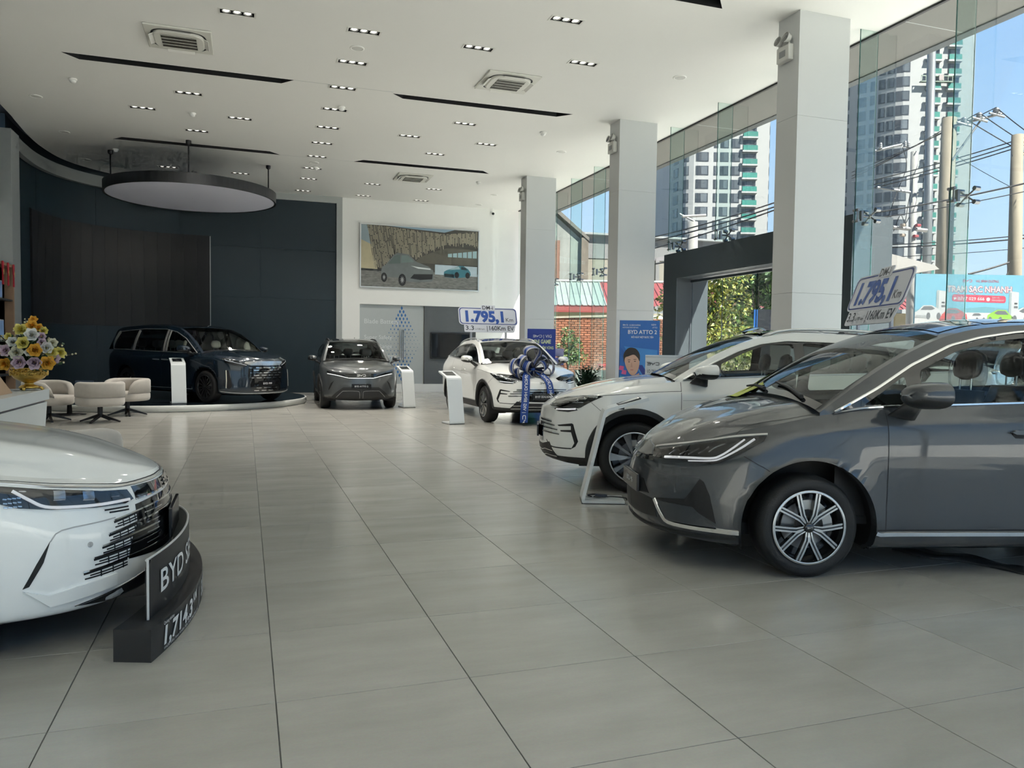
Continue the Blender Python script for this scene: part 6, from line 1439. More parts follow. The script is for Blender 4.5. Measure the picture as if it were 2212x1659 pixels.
# ---- ribbon bow
bo = thing('ribbon_bow', 'large blue and white striped bow with long tails on the SUV bonnet', 'bow', c3.root.location, c3.root.rotation_euler.z)
def ribmat():
    m = bpy.data.materials.new('ribbon_stripes'); m.use_nodes = True; nt = m.node_tree; b = nt.nodes['Principled BSDF']; b.inputs['Roughness'].default_value = .4
    uv = _n(nt, 'ShaderNodeUVMap'); sp_ = _n(nt, 'ShaderNodeSeparateXYZ'); r = _n(nt, 'ShaderNodeValToRGB'); r.color_ramp.interpolation = 'CONSTANT'
    nt.links.new(uv.outputs[0], sp_.inputs[0]); nt.links.new(sp_.outputs['X'], r.inputs[0]); cr = r.color_ramp
    K = [(0, (.012, .016, .045)), (.10, (.55, .56, .58)), (.17, (.02, .022, .03)), (.24, (.50, .51, .53)), (.30, (.014, .05, .24)), (.70, (.50, .51, .53)), (.76, (.02, .022, .03)), (.83, (.55, .56, .58)), (.90, (.012, .016, .045))]
    cr.elements[0].position, cr.elements[0].color = 0, (*K[0][1], 1); cr.elements[1].position, cr.elements[1].color = K[1][0], (*K[1][1], 1)
    for p, c in K[2:]: e = cr.elements.new(p); e.color = (*c, 1)
    nt.links.new(r.outputs[0], b.inputs['Base Color']); return m
M_rib = ribmat(); M_ribb = mat('ribbon_blue', (.016, .06, .27), .42)
def ribbon(name, path, wvec, w, m, parent, pinch=None):
    """Band following path; wvec gives its width direction; UV x runs across the stripes."""
    P = [Vector(p) for p in path]; V = []; n = len(P); k = 9
    for i, p in enumerate(P):
        ww = w * (pinch(i / (n - 1)) if pinch else 1); wv = Vector(wvec(i / (n - 1)) if callable(wvec) else wvec).normalized()
        for j in range(k): V.append(tuple(p + wv * ww * (j / (k - 1) - .5)))
    F = [(i * k + j, i * k + j + 1, (i + 1) * k + j + 1, (i + 1) * k + j) for i in range(n - 1) for j in range(k - 1)]
    o = MB().add(V, F).build(name, m, parent, smooth=True); uv = o.data.uv_layers.new(name='UVMap')
    for l in o.data.loops: uv.data[l.index].uv = ((l.vertex_index % k) / (k - 1), (l.vertex_index // k) / (n - 1))
    sm_ = o.modifiers.new('thickness', 'SOLIDIFY'); sm_.thickness = .004; return o
bc = Vector((.60, -.13, 1.06))
def loop(ang, L, tilt, w, name='bow_loop'):
    """One teardrop loop leaving the knot at angle ang (in the plane facing forward), leaning out by tilt."""
    d = Vector((math.sin(tilt), math.cos(ang) * math.cos(tilt), math.sin(ang) * math.cos(tilt))); u = d.cross(Vector((1, 0, 0))).normalized(); wv = d.cross(u).normalized()
    pts = [bc + d * (L * (1 - math.cos(t)) / 2) + u * (L * .42 * math.sin(t) * (1 - math.cos(t)) / 2 * 1.3) for t in np.linspace(0, 2 * math.pi, 25)]
    ribbon(name, pts, wv, w, M_rib, bo, lambda t: .45 + .55 * math.sin(math.pi * t) ** .6)
loop(math.radians(92), .44, .25, .26)
for a, L, ti in ((8, .44, .15), (172, .44, .15), (35, .36, .35), (145, .36, .35), (-22, .38, .30), (202, .38, .30), (20, .30, .75), (160, .30, .75), (-40, .26, .7), (222, .26, .7)): loop(math.radians(a), L, ti, .20)
MB().sphere(bc + Vector((.05, 0, 0)), .07, 12, 8, (.8, 1, 1)).build('knot', M_ribb, bo, smooth=True)
def tail(pts, w, txt, flip_=False):
    P = []
    for p in catmull([tuple(q) for q in pts], 6):
        P.append(Vector(p))
    o = ribbon('bow_tail', [tuple(p) for p in P], (0, 1, 0), w, M_ribb, bo)
    d = along([tuple(p) for p in P]); L = d[-1]; V, Fc = text_mesh(txt, .085, bold=.01); tw = max(v[0] for v in V); s0 = L * .97 - tw - .30 if flip_ else L * .18
    def on(s, y):
        s = max(0, min(L, s)); i = min(max(int(np.searchsorted(d, s)) - 1, 0), len(P) - 2); t = (s - d[i]) / (d[i + 1] - d[i]); p = P[i].lerp(P[i + 1], t); tn = (P[i + 1] - P[i]).normalized(); nn = Vector((0, 1, 0)).cross(tn); nn = nn if nn.x > 0 else -nn
        return p + Vector((0, 1, 0)) * y + nn * .010
    mb = MB(); mb.add([on(s0 + tw - v[0], v[1] - .03) for v in V], Fc)
    tmp = MB(); byd(tmp, .26, (0, 0, 0), (1, 0, 0), (0, 1, 0)); mb.add([on(s0 + tw + .17 - v[0], v[1] ) for v in tmp.v], tmp.f); mb.build('tail_lettering', M_text, o)
hx = lambda y, z: c3.hit((1.2, y, z), (1, 0, 0))[0]
tail([(.66, -.20, 1.03), (.76, -.27, .985), (.86, -.33, .90)] + [tuple(hx(-.34 - .008 * k, z) + Vector((.025, 0, 0))) for k, z in enumerate((.80, .68, .56, .45))] + [(.955, -.385, .34), (.95, -.39, .22), (.95, -.395, .06)], .155, '| VIG BÌNH DƯƠNG')
tail([(.66, -.06, 1.03), (.78, -.01, .975), (.89, .06, .88)] + [tuple(hx(.10 + .02 * k, z) + Vector((.025, 0, 0))) for k, z in enumerate((.80, .68, .56, .45))] + [(.96, .19, .30), (.955, .2, .10)], .14, '| VIG BÌNH DƯƠNG')

# ---- curved name stand in front of the sedan
sg_ = thing('curved_name_stand', 'black curved name stand on the floor before the white saloon', 'sign stand', (-.235, 4.65, 0))
def arc(y, off=0.0): return Vector((-.165 * (y / .92) ** 2 + off, y, 0))
M_stand = mat('stand_black', (.016, .017, .019), .4)
Ys = np.linspace(-.92, .92, 41); rows = []
for y in Ys:
    a = arc(y); tn = Vector((-.165 * 2 * y / .92 ** 2, 1, 0)).normalized(); nn = Vector((tn.y, -tn.x, 0)); b = a - nn * .17; rows.append([(*a.xy, 0), (*a.xy, .148), (*b.xy, .148), (*b.xy, 0)])
sharp(MB().rings(rows, cap=True).build('base', M_stand, sg_), 40)
rows = []; Yp = np.linspace(-.80, .62, 37)
for y in Yp:
    tn = Vector((-.165 * 2 * y / .92 ** 2, 1, 0)).normalized(); nn = Vector((tn.y, -tn.x, 0)); a = arc(y) - nn * .07 - nn * .04 * max(0, (y - .2) / .4) ** 2; b = a - nn * .012; k = min(1, (y + .80) / .03 + .9)
    rows.append([(*a.xy, .148), (*a.xy, .425 * k), (*b.xy, .425 * k), (*b.xy, .148)])
sharp(MB().rings(rows, cap=True).build('name_panel', M_stand, sg_), 40)
edge = MB(); edge.tube([(r[1][0] - .006, r[1][1], .427) for r in rows], .006, 6); edge.tube([(rows[0][0][0], rows[0][0][1], .15), (rows[0][1][0], rows[0][1][1], .427)], .006, 6); edge.build('panel_edge', mat('acrylic_edge', (.60, .60, .60), .3), sg_)
def bend(mb, txt, size, y0, z, off, width=None, **kw):
    V, Fc = text_mesh(txt, size, **kw); x0 = min(v[0] for v in V); x1 = max(v[0] for v in V); k = (width / (x1 - x0)) if width else 1
    out = []
    for x, y in V:
        yy = y0 + (x - x0) * k; tn = Vector((-.165 * 2 * yy / .92 ** 2, 1, 0)).normalized(); nn = Vector((tn.y, -tn.x, 0)); p = arc(yy) + nn * off; out.append((p.x, p.y, z + y))
    mb.add(out, Fc)
L1 = MB(); bend(L1, 'BYD SEAL 5', .155, -.66, .235, -.066, width=1.12, bold=.01); L1.build('name_lettering', M_text, sg_)
L2 = MB(); bend(L2, '1,714.3', .115, -.80, .035, .003, width=.42, bold=.03, shear=.15); bend(L2, 'KM', .06, -.36, .085, .003, bold=.02, shear=.15); bend(L2, '3.2', .115, -.10, .035, .003, bold=.03, shear=.15); bend(L2, 'L/100KM', .05, .08, .085, .003, bold=.01); bend(L2, '|', .12, -.20, .035, .003)
bend(L2, 'Quãng đường', .022, -.80, .125, .003); bend(L2, 'mức tiêu hao nhiên liệu hỗn hợp thực tế', .02, -.80, .012, .003, width=.55); L2.build('range_lettering', M_text, sg_)

# ---- lounge: tub chairs, table, card
M_vel = mat('beige_velvet', (.50, .46, .41), .85, noise=.10, nscale=14, sheen=.4)
def tub_chair(label, x, y, rz):
    t = thing('tub_chair', label, 'chair', (x, y, 0), math.radians(rz), 'beige tub chairs in the lounge')
    def ring(r, z, a0=-180, a1=180, n=40): return [(r * math.cos(math.radians(a)), r * math.sin(math.radians(a)), z) for a in np.linspace(a0, a1, n)]
    sq = lambda a, p: math.copysign(abs(a) ** p, a)
    def sr(rx, ry, z, n=40): return [(rx * sq(math.cos(a), .75), ry * sq(math.sin(a), .75), z) for a in np.linspace(0, 2 * math.pi, n + 1)[:-1]]
    MB().rings([sr(.34, .34, .30), sr(.37, .375, .315), sr(.385, .39, .36), sr(.385, .39, .44), sr(.37, .375, .475), sr(.2, .2, .485)], cap=True).build('seat', M_vel, t, smooth=True)
    # wrap-round back: open towards +x
    rows = []; A = np.linspace(40, 320, 33)
    for a in A:
        r = math.radians(a); e = min(1, min(a - 40, 320 - a) / 26); hz = .46 + (.30 * (1 - .30 * max(0, math.cos(r)) - .05)) * (e ** .35 if e > 0 else 0) + .0; c_, s_ = sq(math.cos(r), .75), sq(math.sin(r), .75); th = .105
        ro, ri = .395, .395 - th; row = []
        for k in range(11):
            u = k / 10; ang = math.pi * u; row.append((((ro + ri) / 2 + (ro - ri) / 2 * math.cos(ang)) * c_, ((ro + ri) / 2 + (ro - ri) / 2 * math.cos(ang)) * s_, max(.485, hz) - .05 + .05 * math.sin(ang)))
        rows.append([(ro * c_, ro * s_, .468)] + row + [(ri * c_, ri * s_, .468)])
    MB().rings(rows, cap=True).build('backrest', M_vel, t, smooth=True)
    MB().cyl((0, 0, .10), (0, 0, .31), .045, 12).build('pedestal', M_black, t)
    for k in range(4):
        a = math.radians(45 + 90 * k); d = Vector((math.cos(a), math.sin(a), 0)); f = MB()
        f.rings([[(d * .03 + Vector((-d.y, d.x, 0)) * w_ + Vector((0, 0, z))) for w_, z in ((-.022, .09), (.022, .09), (.022, .15), (-.022, .15))], [(d * .36 + Vector((-d.y, d.x, 0)) * w_ + Vector((0, 0, z))) for w_, z in ((-.018, 0), (.018, 0), (.018, .025), (-.018, .025))]], cap=True); f.build('foot', M_black, t)
tub_chair('beige tub chair turned away, standing nearest the round stage kiosk side', -2.52, 15.85, 118)
tub_chair('beige tub chair with open seat beside the stage edge', -2.25, 17.25, 238)
tub_chair('beige tub chair half hidden behind the flower counter', -3.42, 16.2, -25)
tub_chair('beige tub chair showing only its top rim over the white bonnet', -1.40, 7.15, 60)
tb = thing('round_side_table', 'low white round table behind the beige tub chairs', 'table', (-3.35, 17.6, 0))
MB().lathe([(.01, .36), (.44, .36), (.46, .37), (.46, .385), (.44, .395), (.01, .395)], n=40).build('top', mat('table_white', (.60, .61, .60), .3), tb, smooth=False)
MB().lathe([(.30, 0), (.30, .015), (.05, .03), (.035, .36)], n=24).build('pedestal', M_black, tb, smooth=True)
cd = thing('table_card', 'dark tent card with a white slip on the low round table', 'card', (-3.05, 17.45, .395), math.radians(-10))
MB().prism([(-.10, 0), (.10, 0), (.005, .30), (-.005, .30)], (.34, 0, 0), (-.17, 0, 0), (0, 1, 0), (0, 0, 1)).build('card', mat('card_dark', (.03, .05, .08), .4), cd)
MB().box((0, -.075, .09), (.20, .004, .12), rot=Matrix.Rotation(math.radians(-17), 3, 'X')).build('slip', M_text, cd); MB().box((0, -.03, .24), (.24, .004, .03), rot=Matrix.Rotation(math.radians(-17), 3, 'X')).build('heading', mat('card_text', (.3, .34, .38), .5), cd)

# ---- reception counter with wooden ledge
dk_ = thing('reception_counter', 'white reception counter with a wooden ledge at the left edge', 'counter', (-1.95, 9.17, 0))
M_cw = mat('counter_white', (.70, .74, .74), .3)
MB().prism([(-1.0, 0), (-.06, 0), (.0, .82), (-1.0, .82)], (0, -3.2, 0), (0, 0, 0), (1, 0, 0), (0, 0, 1)).build('front', M_cw, dk_)
MB().b2((-1.0, -3.2, .82), (-.02, -.012, .842)).build('shadow_gap', mat('gap_rose_grey', (.22, .18, .18), .5), dk_)
MB().bevbox((-.49, -1.6, .896), (1.02, 3.22, .108), .006).build('top', M_cw, dk_)
wd = mat('light_oak', (.50, .33, .20), .5, noise=.18, nscale=6, stretch=(1, 9, 1))
lw_ = thing('wooden_ledge', 'light oak ledge with sloped end standing on the white counter', 'ledge', (-2.07, 8.40, .951))
MB().prism([(0, 0), (-.55, .24), (-2.4, .24), (-2.4, 0)], (-.10, 0, 0), (0, 0, 0), (0, 1, 0), (0, 0, 1)).build('panel', wd, lw_)
cbl = tag(MB().tube(catmull([(-2.0, 6.8, .62), (-1.97, 6.95, .78), (-1.965, 7.15, .76), (-1.96, 7.3, .5), (-1.955, 7.32, .2)], 6), .010, 6).build('counter_cable', mat('cable_maroon', (.08, .015, .02), .5), None), 'dark red cable looping over the front of the white counter', 'cable')

# ---- flower arrangement in a gilt urn
urn = thing('flower_urn', 'gilt footed urn on the white counter holding the flowers', 'urn', (-2.06, 8.95, .951))
M_gilt = mat('antique_gilt', (.55, .36, .09), .28, metal=.95, noise=.3, nscale=12, bump=.5, bscale=30)
MB().lathe([(.001, .02), (.10, .02), (.12, .035), (.10, .06), (.055, .075), (.05, .095), (.10, .12), (.17, .16), (.205, .21), (.205, .25), (.185, .27), (.20, .285), (.205, .30), (.185, .305), (.16, .27)], n=36).build('bowl', M_gilt, urn, smooth=True)
for k in range(3):
    a = 2.1 * k + .3; MB().tube([(.09 * math.cos(a), .09 * math.sin(a), .035), (.135 * math.cos(a), .135 * math.sin(a), .03), (.15 * math.cos(a), .15 * math.sin(a), .0)], [.022, .018, .024], 8).build('foot', M_gilt, urn, smooth=True)
for k in range(16):
    a = 2 * math.pi * k / 16; c_ = Vector((.205 * math.cos(a), .205 * math.sin(a), .235)); mb = MB()
    for j in range(5): b_ = 2 * math.pi * j / 5; mb.sphere(c_ + Vector((-math.sin(a) * .026 * math.cos(b_), math.cos(a) * .026 * math.cos(b_), .03 * math.sin(b_))), .015, 6, 5)
    mb.build('gilt_scroll', M_gilt, urn, smooth=True)
fl_rng = random.Random(12)
FC = {'yellow': ((.62, .50, .06), (.70, .62, .18)), 'orange': ((.72, .30, .02), (.75, .42, .06)), 'white': ((.66, .65, .58), (.72, .72, .68)), 'pink': ((.50, .32, .42), (.62, .48, .56)), 'cream': ((.62, .58, .40), (.68, .66, .52))}
def flower(kind, label, p, d, s, closed=.4):
    """Big silk bloom: three whorls of cupped petals round a boss, on a stem into the urn."""
    t = thing('silk_flower', label, 'flower', p, 0, 'silk flowers in the gilt urn'); d = Vector(d).normalized(); q = d.to_track_quat('Z', 'Y').to_matrix(); m1 = mat('petal_%s_in' % kind, FC[kind][0], .55, noise=.12, nscale=20); m2 = mat('petal_%s' % kind, FC[kind][1], .55, noise=.10, nscale=20)
    for wh, (n, L, tilt, m) in enumerate(((6, s, 1.15 - closed * .35, m2), (5, s * .86, .70 - closed * .3, m2), (4, s * .66, .32, m1))):
        for k in range(n):
            a = 2 * math.pi * (k + .5 * wh) / n + fl_rng.uniform(-.15, .15); ti = tilt + fl_rng.uniform(-.12, .12); V = []
            for i in range(5):
                u = i / 4; r = L * u; w = L * .36 * math.sin(math.pi * min(1, .12 + u * .86)) ** .7; an = ti - .55 * u * (1 if wh else .6)
                rr = L * (math.sin(ti) * u - .10 * u * u); zz = L * (math.cos(ti) * u + .22 * u * u * (1 if wh else .3))
                for j in (-1, 0, 1): V.append(q @ Vector((rr * math.cos(a) - w * j * math.sin(a), rr * math.sin(a) + w * j * math.cos(a), zz + (.10 * L * abs(j) * math.sin(math.pi * u)))))
            MB().add(V, [(i * 3 + j, i * 3 + j + 1, (i + 1) * 3 + j + 1, (i + 1) * 3 + j) for i in range(4) for j in range(2)]).build('petal', m, t, smooth=True)
    MB().sphere(q @ Vector((0, 0, s * .15)), s * .16, 8, 6).build('boss', mat('flower_boss', (.45, .33, .05), .7), t, smooth=True)
    base = Vector((-2.06, 8.95, 1.15)) - Vector(p); MB().tube([base, base * .5 + Vector((0, 0, .03)), Vector((0, 0, 0))], .006, 5).build('stem', mat('stem_green', (.06, .12, .04), .7), t)
def onv_(x, y, Y): d = _F + _R * ((x - 1106) / FPX) - _U * ((y - 829.5) / FPX); return Vector((0, 0, CAMH)) + d * (Y / d.y)
BL = [('orange', 72, 693, .055, 'small orange bud at the very top of the bouquet'), ('orange', 70, 706, .075, 'orange bloom just under the top bud'), ('orange', 83, 710, .06, 'small orange bloom right of the upper orange one'), ('yellow', 46, 714, .08, 'yellow bloom at the upper left of the bouquet'), ('yellow', 94, 716, .055, 'small yellow bud at the upper right of the bouquet'),
      ('white', 69, 725, .085, 'white orchid bloom in the upper middle'), ('pink', 89, 728, .06, 'pale pink bloom right of the upper white one'), ('pink', 90, 741, .06, 'deep pink bloom at the right centre'), ('yellow', 51, 742, .085, 'bright yellow bloom at the left centre'), ('white', 29, 740, .07, 'small white bloom at the left edge'),
      ('cream', 37, 762, .085, 'cream rose at the lower left centre'), ('orange', 75, 757, .09, 'large orange rose in the middle of the bouquet'), ('white', 100, 752, .08, 'white rose right of the large orange one'), ('cream', 113, 741, .06, 'cream bud at the right shoulder'), ('yellow', 110, 762, .075, 'yellow orange bloom at the lower right'), ('yellow', 127, 762, .075, 'yellow bloom at the far right of the bouquet'), ('white', 62, 762, .05, 'small white bud left of the middle orange rose'),
      ('pink', 43, 782, .09, 'mauve pink bloom at the bottom left'), ('pink', 74, 783, .09, 'mauve pink bloom at the bottom centre'), ('orange', 101, 783, .095, 'big orange rose at the bottom right'), ('pink', 115, 774, .075, 'pale pink bloom beside the bottom orange rose'), ('orange', 14, 785, .085, 'amber bloom at the bottom left edge of the photo'), ('pink', 14, 757, .075, 'greyish pink bloom at the left edge of the photo'), ('yellow', 20, 728, .05, 'small yellow bud at the upper left edge'), ('yellow', 2, 755, .07, 'yellow bloom cut by the left photo edge')]
urn.scale = (.78, .78, .75)
for kind, x, y, s, lab in BL:
    r = math.hypot((x - 66) / 70, (y - 765) / 75); Yd = 8.95 - .30 * max(0, 1 - r * r) ** .5; p = onv_(x, y, Yd); d = (p - Vector((-2.06, 9.1, 1.38))).normalized() + Vector((.10, -.75, .18)); flower(kind, lab, p, d, s * 1.05, fl_rng.uniform(.2, .6))
gr = thing('bouquet_greenery', 'green sprigs and buds spraying out of the bouquet', 'greenery', (-2.06, 8.95, 1.17))
lv = MB(); tw_ = MB(); bd = MB()
for k in range(64):
    a = fl_rng.uniform(0, 6.28); el = fl_rng.uniform(.0, 1.35); L = fl_rng.uniform(.26, .40) if k > 14 else fl_rng.uniform(.40, .52); d = Vector((math.cos(a) * math.cos(el), math.sin(a) * math.cos(el) * .8, math.sin(el) * 1.05)); e = d * L; tw_.tube([(0, 0, 0), e * .5 + Vector((0, 0, .03)), e], .004, 4)
    for j in range(9):
        u = .35 + .65 * j / 8; p = e * u + Vector((0, 0, .03 * (1 - u))); s_ = Vector((fl_rng.gauss(0, 1), fl_rng.gauss(0, 1), fl_rng.gauss(0, 1))).normalized(); l = .055; w = s_.cross(d).normalized() * .016
        if k <= 14 and j > 4: bd.sphere(p + s_ * .015, .010, 6, 4)
        else: lv.add([p, p + s_ * l * .5 + w, p + s_ * l, p + s_ * l * .5 - w], [(0, 1, 2, 3)])
lv.build('leaf_sprays', mat('sprig_green', (.045, .10, .045), .6, noise=.3), gr)['kind'] = 'stuff'; tw_.build('twigs', mat('twig_brown', (.08, .06, .03), .8), gr)['kind'] = 'stuff'; bd.build('buds', mat('bud_cream', (.55, .52, .33), .6), gr)['kind'] = 'stuff'

# ---- standees, boards, plants by the windows
def standee(name, label, x, y, rz, w, h, m, th=.06):
    t = thing(name, label, 'standee', (x, y, 0), math.radians(rz)); MB().bevbox((0, th / 2 + .002, h / 2), (w, th, h), .006).build('panel', m, t); return t, (lambda n_, poly, m_, l=0.0: MB().flat(poly, (0, -.001 - l, 0), (1, 0, 0), (0, 0, 1)).build(n_, m_, t))
M_roy = mat('print_royal_blue', (.022, .05, .30), .45, noise=.12, nscale=2); M_wt = mat('print_white', (.72, .73, .75), .5); AXX, AZZ = (1, 0, 0), (0, 0, 1)
t, pf = standee('mini_game_standee', 'royal blue standee with a glowing game title by the third pillar', 6.93, 17.9, -20, .70, 1.95, M_roy)
g_ = MB(); byd(g_, .23, (-.10, -.004, 1.77), AXX, AZZ); letter(g_, '| VIG', .10, (.05, -.004, 1.735), AXX, AZZ, width=.20, bold=.01); g_.build('logo', M_wt, t)
g_ = MB(); letter(g_, 'MINI GAME', .135, (0, -.004, 1.59), AXX, AZZ, 'c', .47, bold=.035); letter(g_, 'CAO THỦ NÉM VÒNG', .10, (0, -.004, 1.45), AXX, AZZ, 'c', .60, bold=.03); g_.build('title', mat('print_pale_lime', (.62, .70, .45), .5), t)
pf('glow', [(-.34, .25), (-.10, .25), (-.25, .85), (-.34, 1.02)], mat('print_green', (.04, .34, .16), .5), .001); pf('glow', [(.34, .25), (.16, .25), (.22, .9), (.34, 1.15)], mat('print_teal', (.16, .42, .34), .5), .001); pf('glow', [(-.25, .25), (.2, .25), (.22, .8), (0, 1.1), (-.25, .7)], mat('print_azure', (.04, .15, .52), .5), .0005)
for k in range(7): a = k * 2.4; cx_, cz_ = .2 * math.cos(a) , .80 + .25 * math.sin(a * 1.3); pf('confetti', [(cx_ + .035 * math.cos(b), cz_ + .02 * math.sin(b)) for b in np.linspace(0, 6, 10)], mat('print_confetti_%d' % (k % 3), [(.5, .2, .5), (.5, .5, .6), (.1, .4, .6)][k % 3], .5), .002)
t, pf = standee('atto_standee', 'blue standee picturing a man in a white shirt by the second pillar', 7.20, 13.35, -24, .76, 2.02, mat('print_mid_blue', (.022, .125, .42), .45, noise=.1, nscale=1.5))
MB().b2((-.385, 0, 0), (-.381, .06, 2.02)).build('edge', mat('print_navy', (.01, .03, .12), .5), t)
g_ = MB(); byd(g_, .10, (-.28, -.004, 1.93), AXX, AZZ)
for txt, s_, x_, z_, w_ in (('VIG BÌNH DƯƠNG', .04, -.21, 1.915, .22), ('HOTLINE 0767 029 666', .035, -.33, 1.87, .30), ('NEW', .05, .22, 1.92, .09), ('ATTO', .04, .24, 1.87, .09)): letter(g_, txt, s_, (x_, -.004, z_), AXX, AZZ, width=w_)
letter(g_, 'BYD ATTO 2', .105, (.05, -.004, 1.76), AXX, AZZ, 'c', .55, bold=.012); letter(g_, 'MỖI NGÀY MỘT BƯỚC TIẾN', .05, (.05, -.004, 1.68), AXX, AZZ, 'c', .42, bold=.012); g_.build('lettering', M_wt, t)
pf('facet', [(-.30, 1.52), (.34, 1.45), (.34, .85), (.05, .95)], mat('print_light_blue', (.05, .22, .55), .5), .0006); pf('facet', [(-.36, 1.5), (.16, .80), (.16, .70), (-.36, 1.35)], mat('print_mid2', (.018, .10, .36), .5), .0008); pf('facet', [(-.05, 1.16), (.06, 1.16), (.16, 1.0), (.14, .86)], mat('print_navy2', (.03, .05, .24), .5), .001); pf('facet', [(-.37, .30), (.0, .30), (-.12, .9), (-.37, .95)], mat('print_cyan', (.05, .36, .50), .5), .001)
for x_, z_ in ((-.34, 1.10), (-.29, 1.02), (-.18, 1.12), (-.30, .88)): pf('dash', [(x_ - .05, z_ - .035), (x_ + .04, z_ - .05), (x_ + .05, z_ + .03), (x_ - .03, z_ + .045)], mat('print_pink', (.55, .10, .26), .5), .0015)
M_skin = mat('print_skin', (.52, .33, .25), .5); M_hair = mat('print_hair', (.035, .025, .022), .5)
ell = lambda cx_, cz_, rx, rz_, n=18, a0=0, a1=6.283: [(cx_ + rx * math.cos(a), cz_ + rz_ * math.sin(a)) for a in np.linspace(a0, a1, n)[:-1]]
pm_ = lambda n_, poly, m_, l=0.0: pf(n_, [(max(-.375, (x_ + .13) * 1.25 - .12), (z_ - .30) * 1.34 + .36) for x_, z_ in poly], m_, l)
pm_('printed_shirt', catmull([(-.34, .30), (-.33, .48), (-.22, .60), (-.12, .68), (.0, .72), (.12, .64), (.19, .50), (.20, .30)], 4, True), mat('print_shirt', (.62, .64, .68), .5), .002); pm_('printed_neck', [(-.17, .72), (-.03, .78), (-.03, .66), (-.08, .42), (-.15, .60)], M_skin, .003)
pm_('printed_face', catmull([(-.25, 1.0), (-.24, .88), (-.17, .76), (-.10, .755), (-.045, .84), (-.035, .98), (-.12, 1.06)], 5, True), M_skin, .004); pm_('printed_hair', catmull([(-.265, .93), (-.275, 1.05), (-.20, 1.14), (-.09, 1.13), (-.03, 1.05), (-.03, .95), (-.06, 1.0), (-.12, 1.045), (-.20, 1.02), (-.25, 1.0)], 5, True), M_hair, .005)
for x_ in (-.19, -.10): pm_('printed_eye', ell(x_, .945 + .1 * (x_ + .15), .016, .006), M_hair, .006); pm_('printed_brow', [(x_ - .024, .968 + .1 * (x_ + .15)), (x_ + .022, .97 + .1 * (x_ + .15)), (x_ + .02, .977 + .1 * (x_ + .15)), (x_ - .02, .976 + .1 * (x_ + .15))], M_hair, .006)
pm_('printed_mouth', ell(-.145, .825, .026, .007), mat('print_lips', (.40, .16, .15), .5), .006); pm_('printed_nose', [(-.155, .93), (-.165, .865), (-.135, .862), (-.145, .93)], mat('print_skin_shade', (.42, .25, .19), .5), .0055)
t, pf = standee('route_board', 'white test drive route board in front of the blue standee', 7.16, 12.35, -26, .66, 1.36, mat('board_white', (.52, .56, .59), .4), .03)
g_ = MB(); byd(g_, .22, (-.19, -.004, 1.20), AXX, AZZ); letter(g_, 'LỘ TRÌNH LÁI THỬ', .075, (-.295, -.004, 1.04), AXX, AZZ, width=.42, bold=.008)
for k, (txt, w_) in enumerate((('- Quãng đường di chuyển', .26), ('- Thời gian lái thử', .22), ('', 0), ('Bản đồ :', .12), ('1. Showroom', .16))):
    if txt: letter(g_, txt, .042, (-.295, -.004, .97 - k * .06), AXX, AZZ, width=w_)
g_.build('lettering', mat('print_charcoal', (.05, .06, .07), .5), t); MB().b2((-.33, -.004, 1.335), (.33, 0, 1.36)).build('top_rail', M_alu, t)
t, pf = standee('brand_tower', 'dark brand tower with blue edge half hidden by the first pillar', 10.3, 13.35, -36, .80, 2.32, mat('tower_black', (.012, .014, .020), .35), .25)
MB().b2((-.405, -.004, 0), (-.33, .25, 2.32)).build('edge', mat('tower_blue', (.012, .08, .27), .4), t); g_ = MB(); byd(g_, .34, (-.02, -.004, 1.80), AXX, AZZ); g_.build('logo', M_wt, t)
lr = thing('leaflet_rack', 'clear leaflet rack with lilac brochures beside the game standee', 'leaflet rack', (7.62, 18.4, 0), math.radians(-22))
MB().b2((-.13, .12, 0), (.13, .14, 1.50)).b2((-.16, -.05, 0), (.16, .3, .02)).build('frame', glassmat('acrylic_clear', (.82, .84, .88), .8), lr)
for k in range(5):
    z = .35 + k * .23; MB().box((0, .06, z + .1), (.22, .012, .20), rot=Matrix.Rotation(.25, 3, 'X')).build('brochure', mat('brochure_%d' % (k % 2), [(.42, .42, .62), (.20, .22, .48)][k % 2], .5), lr); MB().b2((-.12, .0, z - .01), (.12, .12, z + .01)).build('tray', glassmat('acrylic_clear', (.82, .84, .88), .8), lr)
def zz_plant(label, x, y, s, seed):
    r_ = random.Random(seed); t = thing('zz_plant', label, 'potted plant', (x, y, 0), 0, 'potted plants by the windows')
    MB().lathe([(.001, 0), (.15, 0), (.19, .36), (.20, .38), (.17, .38), (.16, .33), (.001, .33)], n=24).build('pot', mat('pot_white', (.55, .55, .53), .4), t, smooth=True)
    for k in range(17):
        a = r_.uniform(0, 6.28); sp = r_.uniform(.12, .50); h = r_.uniform(.50, .85) * s; d = Vector((math.cos(a), math.sin(a), 0)); P = [Vector((0, 0, .33)) + d * (sp * u * u) + Vector((0, 0, h * (u - .12 * u * u))) for u in np.linspace(0, 1, 9)]
        b_ = MB().tube(P, [.010 - .0008 * i for i in range(9)], 5).build('stem', mat('zz_stem', (.05, .09, .04), .5), t); lv = MB()
        for i in range(15):
            u = .22 + .78 * i / 14; q_ = u * 8; j = min(int(q_), 7); p = P[j].lerp(P[j + 1], q_ - j); tn = (P[j + 1] - P[j]).normalized(); s2 = tn.cross(Vector((r_.gauss(0, .2), r_.gauss(0, .2), 1))).normalized()
            for sg in (1, -1):
                l = .105 * s * (1.1 - .5 * abs(u - .55)); dd = (s2 * sg + tn * .75).normalized(); w = tn.cross(dd).cross(dd).normalized() * l * .24; lv.add([p, p + dd * l * .5 + w, p + dd * l, p + dd * l * .5 - w], [(0, 1, 2, 3)])
        lv.build('leaflets', mat('zz_leaf', (.016, .045, .022), .35, noise=.3, nscale=9), b_)['kind'] = 'stuff'
